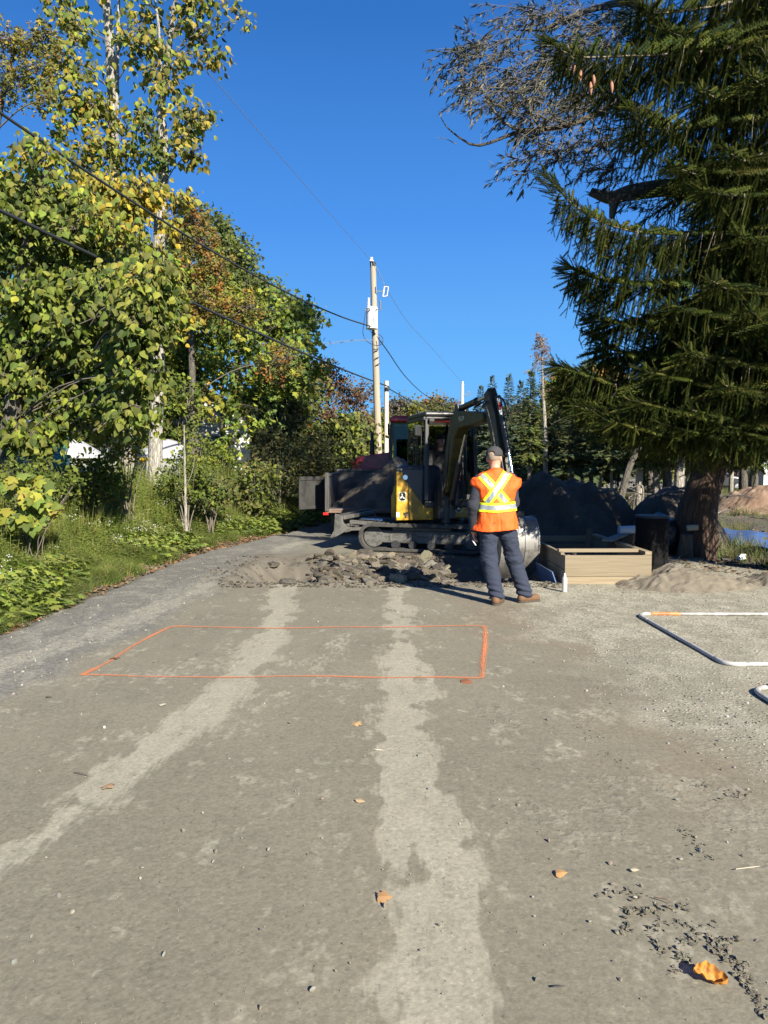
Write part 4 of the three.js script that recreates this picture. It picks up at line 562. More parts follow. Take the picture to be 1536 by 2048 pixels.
// ---------- the big weeping spruce and the willow on the right ----------
{
  seed(71);
  const twig = (() => { // a hanging spruce twig: thin stem with needles all round, along +y, one unit long
    const t = []; const n = 84; for (let i = 0; i < n; i++) { const y = 0.02 + 0.96 * i / n, a = i * 2.4, L = 0.085 * (y > 0.85 ? 0.75 : 1), c = Math.cos(a), s = Math.sin(a), w = 0.017; t.push([-s * w, y, c * w], [s * w, y, -c * w], [c * L, y + 0.075, s * L]); }
    for (let k = 0; k < 3; k++) { const a = k * 2.1, c = Math.cos(a) * 0.012, s = Math.sin(a) * 0.012; t.push([-c, 0, -s], [c, 0, s], [0, 1, 0]); }
    return flat(t);
  })();
  const D = 10.4, trunkP = P(1590, 1010, D + 0.6); trunkP.y = gh(trunkP.x, trunkP.z) - 0.1;
  const t = thing('spruce_tree', 'big dark spruce with weeping branches filling the upper right corner', 'tree'); t.position.copy(trunkP);
  const loc = (p) => p.clone().sub(trunkP);
  mesh('trunk', tube([V(0, 0, 0), V(0.02, 3, 0), V(0, 8, 0.05), V(0, 14, 0), V(0, 19, 0)], [0.34, 0.28, 0.21, 0.12, 0.02], 14, 30, 0.15), BARK_RED, t);
  const needles = [], NE = [[0.040, 0.056, 0.010], [0.056, 0.072, 0.011], [0.068, 0.080, 0.014], [0.026, 0.040, 0.010], [0.086, 0.088, 0.020]];
  const brMat = bark([0.30, 0.25, 0.19], 3);
  const put = (p, dir, s, w = 1, pal = NE) => needles.push([basis(p, dir, V(rn(), rn(), rn()), [s * w, s, s * w]), tintOf(pal, 0.3)]);
  function bough(pts, hang, o = {}) { // pts from trunk to tip (local); hang(t) = length of the curtain
    const c = new THREE.CatmullRomCurve3(pts, false, 'centripetal'), L = c.getLength(), n = Math.ceil(L / (o.step ?? 0.034)), parts = [tube(c.getPoints(16), [0.045, 0.03, 0.022, 0.016, 0.012, 0.007].map((k) => k * (o.r ?? 1)), 6, 16)];
    for (let i = Math.floor(n * (o.from ?? 0.12)); i <= n; i++) {
      const u = i / n, p = c.getPoint(u), tg = c.getTangent(u), side = V(-tg.z, 0, tg.x).normalize();
      put(p, tg.clone().multiplyScalar(0.8).add(V(rn() * 0.4, 0.25 + rn() * 0.3, rn() * 0.4)), rr(0.16, 0.26));
      const spread = (o.spread ?? 0.42) * Math.sin(Math.PI * clamp(0.12 + u * 0.85)) + 0.06;
      for (let q = 0; q < (o.rows ?? 2); q++) {
        const off = rn() * spread * 1.2, start = p.clone().addScaledVector(side, off).add(V(0, -Math.abs(off) * 0.25, 0));
        if (Math.abs(off) > 0.12) { const f = p.clone().lerp(start, 0.3); put(f, start.clone().sub(f).add(tg.clone().multiplyScalar(0.1)), Math.max(0.16, Math.abs(off))); }
        const len = hang(u) * rr(0.2, 1.05); let cur = start.clone(), dir = V(tg.x * 0.25 + rn() * 0.12, -1, tg.z * 0.25 + rn() * 0.12).normalize(), got = 0;
        if (len < 0.12) { put(cur, tg.clone().add(V(rn() * 0.5, -0.5, rn() * 0.5)), rr(0.14, 0.22)); continue; }
        if (R() < 0.28 && len > 0.4) { const bare = len * rr(0.25, 0.5), e = cur.clone().addScaledVector(dir, bare); parts.push(tube([cur.clone(), cur.clone().lerp(e, 0.5).add(V(rn() * 0.03, 0, rn() * 0.03)), e], [0.004, 0.0035, 0.003], 3)); cur.copy(e); got += bare; }
        while (got < len) { const s = Math.min(rr(0.18, 0.30), len - got + 0.08); put(cur, dir, s, clamp(0.26 / s, 0.7, 1.15) * rr(0.75, 1.15)); if (R() < 0.8) put(cur.clone().addScaledVector(dir, s * R()), dir.clone().add(V(rn() * 1.1, rr(0, 0.4), rn() * 1.1)), rr(0.09, 0.17), 1.5); cur.addScaledVector(dir, s * 0.92); dir.add(V(rn() * 0.1, -0.08, rn() * 0.1)).normalize(); got += s * 0.92; }
      }
    }
    mesh('branch', merge(parts), brMat, t);
  }
  const px = (a) => a.map(([x, y, d]) => loc(P(x, y, d)));
  const hump = (m, tip = 0.12) => (u) => u > 0.93 ? tip * 0.6 : mix(m, tip, Math.pow(u, 1.6)) * (0.75 + 0.5 * n2(u * 9, m * 7));
  // the boughs that show singly
  bough(px([[1600, 60, 10.75], [1465, 96, 10.23], [1340, 108, 10.04], [1248, 112, 9.90], [1150, 112, 9.84], [1092, 84, 9.78]]), hump(1.0), { rows: 3 });
  bough(px([[1600, 200, 10.75], [1536, 236, 10.23], [1440, 250, 9.97], [1340, 258, 9.84], [1288, 250, 9.78], [1256, 216, 9.71]]), hump(0.9), { rows: 3 });
  bough(px([[1610, 400, 10.75], [1540, 438, 9.97], [1440, 462, 9.71], [1338, 468, 9.58], [1245, 458, 9.45], [1160, 420, 9.39], [1091, 352, 9.32]]), hump(1.15, 0.2), { rows: 4, spread: 0.34 });
  bough(px([[1610, 470, 10.95], [1480, 520, 10.23], [1340, 560, 10.04], [1230, 565, 9.97], [1170, 550, 9.90], [1132, 532, 9.84]]), hump(0.8), { rows: 3 });
  bough(px([[1610, 560, 11.15], [1460, 610, 10.62], [1320, 628, 10.36], [1230, 645, 10.23], [1182, 632, 10.16]]), hump(0.7), { rows: 3 });
  bough(px([[1610, 640, 11.15], [1440, 690, 10.62], [1300, 702, 10.49], [1225, 700, 10.43], [1186, 664, 10.36]]), hump(0.7), { rows: 3 });
  bough(px([[1610, 690, 11.15], [1450, 750, 10.62], [1330, 770, 10.49], [1220, 762, 10.43], [1150, 742, 10.36], [1110, 732, 10.29]]), hump(0.9), { rows: 3 });
  bough(px([[1610, 740, 11.25], [1450, 800, 10.75], [1300, 806, 10.62], [1180, 796, 10.49], [1112, 788, 10.43]]), hump(0.55), { rows: 3 });
  bough(px([[1610, -40, 10.75], [1480, 0, 10.36], [1380, 20, 10.23], [1300, 24, 10.16], [1262, 0, 10.10]]), hump(0.9), { rows: 3 });
  bough(px([[1610, 330, 10.75], [1560, 380, 9.84], [1500, 392, 9.45], [1440, 388, 9.25], [1400, 380, 9.19]]), hump(0.8), { rows: 3 });
  bough(px([[1610, 640, 10.75], [1570, 690, 10.04], [1500, 730, 9.78], [1430, 740, 9.64]]), hump(0.9), { rows: 3 });
  // low boughs reaching towards the road
  for (const [tx, ty, td, m] of [[1150, 812, 9.6, 0.6], [1205, 838, 9.2, 0.55], [1262, 800, 9.0, 0.8], [1320, 846, 8.9, 0.6], [1385, 820, 8.7, 0.8], [1440, 850, 8.6, 0.6], [1290, 742, 9.0, 0.8], [1370, 700, 8.8, 0.9], [1450, 770, 8.6, 0.9], [1330, 610, 9.2, 0.9], [1420, 560, 9.0, 0.9], [1500, 620, 8.7, 0.9], [1480, 470, 9.0, 0.8], [1340, 330, 9.4, 0.8], [1450, 300, 9.2, 0.8], [1400, 180, 9.4, 0.8], [1500, 150, 9.2, 0.8], [1330, 60, 9.8, 0.7]]) { const s = P(1600, ty - 50, 10.9), e = P(tx, ty, td), a = s.clone().lerp(e, 0.35), b = s.clone().lerp(e, 0.75); a.y -= 0.12; b.y -= 0.22; bough([s, a, b, e].map(loc), hump(m), { rows: 3, spread: 0.5 }); }
  for (const [x, y, z] of [[4.65, 2.8, -7.5], [5.15, 2.65, -7.7], [4.35, 3.4, -7.9]]) { const e = loc(V(x, y, z)), s = V(0, y + 0.5, 0), a = s.clone().lerp(e, 0.35), b = s.clone().lerp(e, 0.75); a.y -= 0.1; b.y -= 0.2; bough([s, a, b, e], hump(0.5), { rows: 2, spread: 0.45 }); }  // unseen boughs added outside the view to dapple shade on the timber form
  // boughs all round the trunk behind and beside those
  for (let i = 0; i < 92; i++) {
    const y = 2.5 + i * 0.178 + rn() * 0.1, a = i * 2.399 + 0.4, reach = Math.max(0.7, 3.0 * (1 - Math.pow(Math.min(19, y) / 19.5, 1.4)) * rr(0.7, 1.0)), ca = Math.cos(a), sa = Math.sin(a);
    const droop = reach * 0.28;
    bough([V(0, y + 0.2, 0), V(ca * reach * 0.35, y + 0.05, sa * reach * 0.35), V(ca * reach * 0.75, y - droop * 0.75, sa * reach * 0.75), V(ca * reach, y - droop * 0.55, sa * reach)], hump(rr(0.6, 1.0)), { rows: 3, step: 0.055, spread: 0.6, r: 1.1 });
  }
  copies('needles', twig, M_NEEDLE, needles, t);
  // cones hanging under the top bough
  const cone = (() => { const prof = []; for (let i = 0; i <= 14; i++) { const u = i / 14; prof.push(new THREE.Vector2(0.019 * Math.sin(Math.PI * clamp(0.1 + u * 0.88)) * (1 + 0.16 * (i % 2)), -0.14 * u)); } return new THREE.LatheGeometry(prof, 9); })();
  const coneMat = std([0.27, 0.125, 0.075], 0.75);
  for (const [x, y] of [[1150, 135], [1157, 137], [1161, 142], [1187, 154], [1181, 168], [1223, 165]]) { const m = mesh('cone', cone, coneMat, t); m.position.copy(loc(P(x, y - 4, 9.6))); m.rotation.set(rn() * 0.1, R() * 6, rn() * 0.1); m.scale.setScalar(1.15); }
}
{
  seed(81);
  const W = 13, b0 = P(1392, 1060, W); b0.y = gh(b0.x, b0.z) - 0.05;
  const t = thing('willow_tree', 'leaning willow with deeply furrowed reddish trunk and sparse narrow grey leaves behind the spruce', 'tree'); t.position.copy(b0);
  const L = (x, y, d = W) => P(x, y, d).sub(b0);
  mesh('trunk', tube([V(-0.05, 0, 0), L(1402, 1000), L(1424, 930), L(1452, 860), L(1485, 760), L(1500, 640), L(1490, 500), L(1460, 410)], [0.40, 0.30, 0.26, 0.26, 0.25, 0.24, 0.22, 0.20], 18, 40, 0.45), bark([0.085, 0.052, 0.034], 1.4), t);
  const limb = (pts, r) => tube(pts.map((p) => L(...p)), r, 9, 18, 0.3);
  const big = limb([[1470, 430], [1400, 385, 12.6], [1320, 376, 12.3], [1262, 384, 12.2], [1222, 396, 12.2], [1181, 384, 12.2]], [0.2, 0.17, 0.14, 0.12, 0.10, 0.07]);
  mesh('limb', merge([big, limb([[1234, 392, 12.2], [1228, 412, 12.2], [1224, 436, 12.2]], [0.09, 0.07, 0.045])]), BARK_DARK, t);
  const finger = (name, pts, r) => mesh(name, limb(pts, r), BARK_DARK, t);
  finger('branch', [[1460, 410, 13], [1330, 250, 12.7], [1240, 205, 12.5], [1180, 235, 12.4], [1100, 258, 12.3], [1040, 262, 12.3], [985, 284, 12.2], [948, 291, 12.2], [912, 270, 12.2], [890, 250, 12.2], [876, 221, 12.2]], [0.12, 0.085, 0.06, 0.05, 0.045, 0.035, 0.025, 0.02, 0.014, 0.009, 0.004]);
  finger('branch', [[1400, 120, 13.4], [1270, 8, 13], [1200, 14, 13], [1140, 34, 12.9], [1080, 60, 12.8], [1030, 60, 12.8]], [0.10, 0.07, 0.05, 0.035, 0.02, 0.008]);
  const twigs = [], leaves = [], run = (pts, r) => twigs.push(limb(pts, r));
  run([[1040, 262, 12.3], [1003, 240, 12.2], [975, 200, 12.1], [958, 165, 12.1], [930, 145, 12.1], [885, 128, 12.1]], [0.024, 0.018, 0.014, 0.010, 0.007, 0.003]);
  run([[912, 288, 12.2], [892, 278, 12.2], [872, 275, 12.2]], [0.008, 0.005, 0.003]);
  run([[960, 290, 12.2], [962, 268, 12.2], [966, 256, 12.2]], [0.007, 0.004, 0.002]);
  run([[1180, 235, 12.4], [1205, 285, 12.2], [1225, 320, 12.2]], [0.02, 0.012, 0.005]);
  run([[1130, 270, 12.3], [1120, 310, 12.2], [1085, 345, 12.2], [1060, 380, 12.2]], [0.014, 0.010, 0.006, 0.003]);
  run([[1085, 262, 12.3], [1060, 225, 12.2], [1020, 120, 12.2], [1010, 60, 12.2]], [0.02, 0.014, 0.008, 0.003]);
  run([[1240, 205, 12.5], [1215, 130, 12.4], [1200, 70, 12.4]], [0.02, 0.012, 0.005]);
  const PAL = [[0.085, 0.085, 0.055], [0.115, 0.11, 0.075], [0.07, 0.08, 0.045], [0.17, 0.14, 0.09], [0.06, 0.065, 0.045]];
  for (const [cx, cy, rx, ry, n, d] of [[905, 120, 28, 26, 9, 12.1], [950, 110, 40, 42, 20, 12.1], [965, 180, 40, 50, 24, 12.1], [1010, 110, 40, 60, 26, 12.2], [1030, 200, 50, 44, 32, 12.2], [1085, 150, 50, 60, 42, 12.3], [1080, 235, 56, 36, 34, 12.2], [1060, 40, 50, 34, 20, 12.8], [1120, 20, 56, 30, 24, 12.9], [1150, 110, 50, 60, 44, 12.5], [1160, 210, 50, 44, 40, 12.4], [1210, 150, 44, 60, 40, 12.6], [1080, 305, 40, 30, 14, 12.2], [1050, 335, 26, 24, 8, 12.2], [1130, 300, 40, 30, 16, 12.2], [1200, 300, 46, 50, 30, 12.2], [1235, 345, 40, 30, 18, 12.2], [1190, 60, 50, 40, 30, 12.9], [1270, 250, 50, 60, 36, 12.6], [1300, 400, 60, 26, 16, 12.3], [1300, 100, 70, 70, 36, 13.2], [1000, 40, 30, 30, 6, 12.5], [1260, 40, 60, 30, 30, 13]]) {
    for (let i = 0; i < n; i++) {
      const e = inBall(0.2), p = L(cx + e.x * rx, cy + e.y * ry, d + e.z * 0.5), dir = V(-0.6 + rn() * 0.6, rn() * 0.7 - 0.1, rn() * 0.5).normalize(), len = rr(0.3, 0.6), q = p.clone().addScaledVector(dir, len); q.y -= 0.08;
      const m = p.clone().lerp(q, 0.5); m.y += 0.03; twigs.push(tube([p.clone().addScaledVector(dir, -0.25).add(V(0.1, 0.02, 0)), m, q], [0.005, 0.0035, 0.0015], 3));
      for (let j = 0; j < 22; j++) { const w = p.clone().lerp(q, rr(0, 1)); w.y += 0.01; leaves.push([basis(w, dir.clone().add(V(rn() * 0.9, rn() * 0.7 - 0.3, rn() * 0.9)), V(rn() + 0.2, 1, rn() + 0.3), [rr(0.12, 0.17), rr(0.09, 0.14), 0.12]), tintOf(PAL, 0.3)]); }
    }
  }
  mesh('twigs', merge(twigs), std([0.12, 0.105, 0.09], 0.9), t).userData.kind = 'stuff';
  copies('crown', LEAF_NARROW, M_LEAF_GLOSSY, leaves, t);
}

// ---------- the wood on the far side ----------
{
  seed(91);
  // a spray of conifer foliage: a drooping flat fan, one unit long along +y
  const spray = (() => { const t = []; for (let i = 0; i < 22; i++) { const y = i / 22, L = 0.46 * (1 - y * 0.75) * rr(0.7, 1.1); for (const s of [-1, 1]) { const a = rr(0.5, 0.8), w = 0.05; t.push([0, y - w, 0], [0, y + w, 0], [s * L * Math.sin(a + 0.4), y + L * Math.cos(a + 0.4), -0.22 * L + rn() * 0.08]); } t.push([-0.02, y, 0.02], [0.02, y, 0.02], [rn() * 0.1, y + 0.12, -0.2]); } return flat(t); })();
  function conifer(name, label, px, top, d, o = {}) {
    const h0 = P(px, top, d), base = V(h0.x, gh(h0.x, h0.z) - 0.05, h0.z), H = h0.y - base.y; seed(o.seed ?? Math.round(px * 7 + d));
    const t = thing(name, label, 'tree', o.group); t.position.copy(base);
    mesh('trunk', tube([V(0, 0, 0), V(rn() * 0.05, H * 0.5, 0), V(0, H, 0)], [o.r ?? H * 0.014, (o.r ?? H * 0.014) * 0.65, 0.01], 8, 8, 0.2), o.bark ?? BARK_GREY, t);
    const list = [], pal = o.pal ?? [[0.065, 0.088, 0.038], [0.085, 0.11, 0.045], [0.05, 0.07, 0.035], [0.11, 0.12, 0.045]], bot = o.bot ?? 0.12, n = o.n ?? 520, wid = o.wide ?? 0.2;
    for (let i = 0; i < n; i++) {
      const u = 1 - Math.pow(R(), 0.75), y = H * mix(bot, 1, u), k = 1 - u, ring = (0.75 + 0.25 * Math.sin(y * 9)) * (0.8 + 0.4 * n2(y * 1.3 + px, 3)), rad = H * wid * Math.pow(k, 0.8) * ring + 0.06, a = R() * 6.28, f = Math.sqrt(R()) * 0.72, s = Math.max(0.25, rad * 0.62) * rr(0.7, 1.15);
      list.push([basis(V(Math.cos(a) * rad * f, y - rad * f * 0.25, Math.sin(a) * rad * f), V(Math.cos(a), 0.12 - 0.5 * (1 - u) + rn() * 0.25 + (u > 0.93 ? 1.2 : 0), Math.sin(a)), V(rn() * 0.2, 1, rn() * 0.2), s), tintOf(pal, 0.3)]);
    }
    copies('crown', spray, M_NEEDLE, list, t); return t;
  }
  const where = [['pointed spruce nearest the excavator arm in the row across the road', 985, 752, 56], ['tall spruce with twin tips right of the excavator arm', 1018, 748, 58], ['spruce in the middle of the far row behind the worker', 1042, 764, 54], ['short spruce filling the front of the far row', 1000, 800, 52], ['spruce beside the thin orange aspen', 1066, 770, 60], ['spruce at the far left end of the row, behind the boom', 962, 772, 62]];
  where.forEach(([l, x, y, d], i) => conifer('spruce_tree', l, x, y, d, { group: null, wide: 0.23, n: 1100, bot: 0.12, pal: [[0.085, 0.110, 0.060], [0.11, 0.135, 0.07], [0.06, 0.082, 0.05]] }));
  conifer('pine_tree', 'broad feathery pine with light trunk right of the worker', 1090, 800, 44, { wide: 0.3, n: 520, bot: 0.25, pal: [[0.12, 0.135, 0.04], [0.08, 0.10, 0.035], [0.15, 0.15, 0.045]], bark: BARK_PALE });
  conifer('pine_tree', 'grey-green pine behind the dark soil heap', 1128, 770, 48, { wide: 0.26, n: 520, bot: 0.22 });
  conifer('pine_tree', 'dark pine left of the spruce branches, above the soil heap', 1172, 740, 46, { wide: 0.28, n: 560, bot: 0.2 });
  // tall bare-stemmed trees of the shaded wood
  const marks = [[1062, 'grey'], [1145, 'dark'], [1186, 'dark'], [1204, 'pale'], [1228, 'pale'], [1284, 'pale'], [1308, 'dark'], [1318, 'grey'], [1340, 'dark'], [1368, 'pale'], [1386, 'grey'], [1405, 'dark'], [1470, 'pale'], [1498, 'dark'], [1515, 'dark'], [1252, 'grey'], [1350, 'grey'], [1112, 'pale'], [1168, 'grey']];
  const beside = ['beside the broad feathery pine', 'right of the grey-green pine', 'left of the thin pale pair', 'of the thin pair behind the soil heap, left one', 'of the thin pair behind the soil heap, right one', 'with a marker strip behind the brush pile', 'just right of the marked pale trunk', 'left of the bright gap in the wood', 'right of the bright gap in the wood', 'with lit bark left of the willow', 'close left of the willow trunk', 'half hidden by the willow trunk', 'behind the parked grey car', 'right of the parked grey car', 'beside the white shed', 'behind the leaning pole', 'between two dark trunks behind the brush pile', 'at the edge of the far road', 'behind the top of the soil heap'];
  marks.forEach(([x, c], i) => {
    const d = [40, 34, 38, 33, 32, 27, 36, 30, 34, 26, 29, 31, 38, 33, 30, 40, 42, 43, 41][i], top = x < 1262 ? 742 + (i * 37) % 70 : 560 + (i * 97) % 170, w = { pale: BARK_PALE, grey: BARK_GREY, dark: BARK_DARK }[c];
    const t = conifer('woodland_tree', c + ' straight trunk ' + beside[i], x, top, d, { r: [0.14, 0.17, 0.13, 0.07, 0.07, 0.15, 0.15, 0.16, 0.17, 0.2, 0.13, 0.15, 0.13, 0.2, 0.2, 0.1, 0.11, 0.1, 0.1][i], wide: 0.17, bot: 0.30, n: 700, bark: w, pal: i % 3 ? undefined : [[0.085, 0.115, 0.03], [0.06, 0.085, 0.03], [0.12, 0.13, 0.035]] });
    // dead lower branches
    for (let k = 0; k < 7; k++) { const y = rr(1.6, 5.5), a = R() * 6.28, q = rr(0.5, 1.5); mesh('dead_branch', tube([V(0, y, 0), V(Math.cos(a) * q * 0.5, y + 0.1, Math.sin(a) * q * 0.5), V(Math.cos(a) * q, y - 0.15, Math.sin(a) * q)], [0.018, 0.012, 0.004], 4), w, t); }
  });
  // aspen, autumn trees beyond, sunlit young growth in the wood
  clumpTree({ name: 'aspen_tree', label: 'thin pale aspen with sparse orange leaves standing above the spruces', seed: 94, pal: [[0.30, 0.15, 0.06], [0.24, 0.12, 0.06], [0.34, 0.20, 0.05], [0.16, 0.11, 0.06]], size: 0.42, limb: 1.4, perTwig: 1, bark: BARK_PALE, limbMat: BARK_PALE,
    stems: [footed(stem([0.13, 0.11, 0.08, 0.05, 0.02], [1092, 980, 42], [1090, 860, 42], [1086, 780, 42], [1084, 720, 42], [1082, 680, 42]))],
    blobs: [blob(1082, 690, 42, 16, 18, 60), blob(1078, 720, 42, 22, 20, 34), blob(1090, 745, 42, 26, 20, 24), blob(1068, 740, 42, 20, 18, 12), blob(1100, 720, 42, 14, 16, 10), blob(1085, 780, 42, 28, 20, 14), blob(1078, 676, 42, 8, 10, 14)] });
  const far = [['olive tree beyond the cab roof', 880, 806, 90, 40, SAGE], ['rust-topped tree beyond the excavator cab', 862, 804, 96, 34, RUST], ['grey-brown tree beyond the short pole', 800, 806, 84, 44, [[0.13, 0.11, 0.07], [0.1, 0.1, 0.05], [0.16, 0.12, 0.07]]], ['yellowing tree beyond the tractor cab', 835, 820, 80, 36, [...OLIVE, ...GOLD.slice(4)]], ['reddish tree left of the third pole', 905, 815, 92, 26, WINE], ['green tree behind the aspen', 1128, 745, 66, 40, LIME.concat(DEEP)], ['rounded green tree between aspen and big spruce', 1180, 732, 64, 36, DEEP.concat(SAGE)], ['orange tree showing under the big spruce branch', 1222, 740, 62, 28, [[0.28, 0.17, 0.03], [0.32, 0.2, 0.04]]], ['green tree beyond the far bend of the road', 1010, 860, 88, 60, DEEP], ['yellow-green tree left of the short pole', 745, 830, 70, 40, SAGE]];
  far.forEach(([l, x, y, d, r, pal], i) => clumpTree({ name: 'autumn_tree', label: l, seed: 100 + i, pal, leaf: CLUMP_FAR, perTwig: 1, spread: d / 200, size: d / 34, limb: 4, stems: [footed(stem([0.25, 0.2, 0.15, 0.05], [x, 985, d], [x, 900, d], [x, (y + 930) / 2, d], [x, y, d]))], blobs: [blob(x, y + r * 0.5, d, r * 0.6, r * 0.55, 60), blob(x - r * 0.6, y + r * 0.9, d, r * 0.6, r * 0.5, 46), blob(x + r * 0.6, y + r * 0.9, d, r * 0.6, r * 0.5, 46), blob(x, y + r * 1.4, d, r * 0.9, r * 0.6, 60), blob(x - r * 0.3, y + r * 2.0, d, r * 0.9, r * 0.7, 50)] }));
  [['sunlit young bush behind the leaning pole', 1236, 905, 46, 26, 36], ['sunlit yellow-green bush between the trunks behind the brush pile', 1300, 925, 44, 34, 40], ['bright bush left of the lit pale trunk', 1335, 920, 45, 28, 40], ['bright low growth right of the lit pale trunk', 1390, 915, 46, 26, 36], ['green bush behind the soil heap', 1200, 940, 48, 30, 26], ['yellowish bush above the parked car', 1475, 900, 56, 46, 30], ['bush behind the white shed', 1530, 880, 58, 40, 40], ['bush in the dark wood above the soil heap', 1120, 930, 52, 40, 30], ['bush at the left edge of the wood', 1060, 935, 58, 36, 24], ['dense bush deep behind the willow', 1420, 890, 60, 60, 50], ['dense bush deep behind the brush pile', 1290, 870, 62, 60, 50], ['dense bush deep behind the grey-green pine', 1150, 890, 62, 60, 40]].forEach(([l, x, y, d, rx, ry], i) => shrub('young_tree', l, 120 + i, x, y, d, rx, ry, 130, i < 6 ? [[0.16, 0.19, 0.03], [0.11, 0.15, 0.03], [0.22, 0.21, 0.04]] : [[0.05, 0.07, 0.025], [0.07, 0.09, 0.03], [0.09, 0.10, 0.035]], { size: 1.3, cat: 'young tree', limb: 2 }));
  // the wood beyond, one mass
  const mass = []; for (let i = 0; i < 9000; i++) { const a = rr(-1, 1), d = rr(105, 135), x = a * d * 0.75, z = -d, right = x > 4, hgt = right ? 8.5 : x < -22 ? 12 : x < 2 ? 7 : 9; const y = Math.pow(R(), 0.8) * hgt * (0.75 + 0.5 * fbm(x * 0.09 + 9, 3, 2)); mass.push([xf(x, y, z, R() * 6, R() * 6, R() * 6, rr(2.6, 4.4)), tintOf([[0.05, 0.07, 0.03], [0.07, 0.085, 0.03], [0.10, 0.10, 0.035], [0.14, 0.09, 0.035]], 0.35)]); }
  tag(copies('distant_woodland', CLUMP_FAR, M_LEAF, mass), 'distant mixed woodland closing the view beyond the road', 'woodland', null, 'stuff');
}

// ---------- excavator ----------
const YELLOW = phys([0.46, 0.25, 0.008], 0.42, { clearcoat: 0.35, clearcoatRoughness: 0.3, map: rep(T_WEAR, 1.3), bumpMap: T_GRIT, bumpScale: 0.0006 });
const SHADED_YELLOW = phys([0.075, 0.058, 0.010], 0.5, { map: rep(T_WEAR, 2) });  // the boom's yellow, with its deep shade put into the colour
const BLACK_PAINT = phys([0.018, 0.018, 0.019], 0.42, { clearcoat: 0.25, clearcoatRoughness: 0.3, bumpMap: T_GRIT, bumpScale: 0.0006 });
const CHARCOAL = std([0.035, 0.035, 0.036], 0.6, { map: rep(T_WEAR, 1.5) });
const RUBBER = std([0.055, 0.053, 0.049], 0.92, { map: rep(T_WEAR, 2), bumpMap: T_GRIT, bumpScale: 0.002 });
const STEEL = std([0.26, 0.25, 0.235], 0.5, { metalness: 0.55, map: rep(T_WEAR, 1.6), bumpMap: T_ROUGH, bumpScale: 0.003 });
const DUSTY_STEEL = std([0.135, 0.132, 0.122], 0.72, { metalness: 0.2, map: rep(T_WEAR, 1.7), bumpMap: T_GRIT, bumpScale: 0.0015 });
const CHROME = std([0.75, 0.75, 0.74], 0.16, { metalness: 1 });
const GLASS = new THREE.MeshPhysicalMaterial({ color: new THREE.Color().setRGB(0.20, 0.25, 0.23), roughness: 0.02, transmission: 1, thickness: 0 });
const RED_PAINT = phys([0.42, 0.022, 0.018], 0.4, { clearcoat: 0.4, map: rep(T_WEAR, 1.3) });
const WHITE_PAINT = std([0.75, 0.75, 0.73], 0.55);
const canvasTex = (w, h, draw) => { const c = document.createElement('canvas'); c.width = w; c.height = h; draw(c.getContext('2d'), w, h); const t = new THREE.CanvasTexture(c); t.colorSpace = THREE.SRGBColorSpace; return t; };
const onFace = (geo, w, h) => { const p = geo.attributes.position, u = geo.attributes.uv; for (let i = 0; i < p.count; i++) u.setXY(i, p.getX(i) / w + 0.5, p.getY(i) / h + 0.5); return geo; };
const LEAP = canvasTex(128, 160, (c, w, h) => { // black badge with a pale leaping deer
  c.fillStyle = '#d8cfb0'; c.fillRect(0, 0, w, h); c.fillStyle = '#0a0a0a'; c.beginPath(); c.roundRect(7, 7, w - 14, h - 14, 44); c.fill();
  c.fillStyle = '#f4f4ee'; c.beginPath(); c.moveTo(18, 92); c.lineTo(40, 84); c.lineTo(52, 66); c.lineTo(50, 40); c.lineTo(43, 24); c.lineTo(51, 26); c.lineTo(56, 38); c.lineTo(62, 22); c.lineTo(66, 36); c.lineTo(80, 46); c.lineTo(72, 54); c.lineTo(72, 72); c.lineTo(92, 92); c.lineTo(112, 112); c.lineTo(106, 116); c.lineTo(84, 102); c.lineTo(88, 118); c.lineTo(80, 118); c.lineTo(70, 100); c.lineTo(52, 98); c.lineTo(34, 118); c.lineTo(22, 124); c.lineTo(34, 100); c.closePath(); c.fill(); });
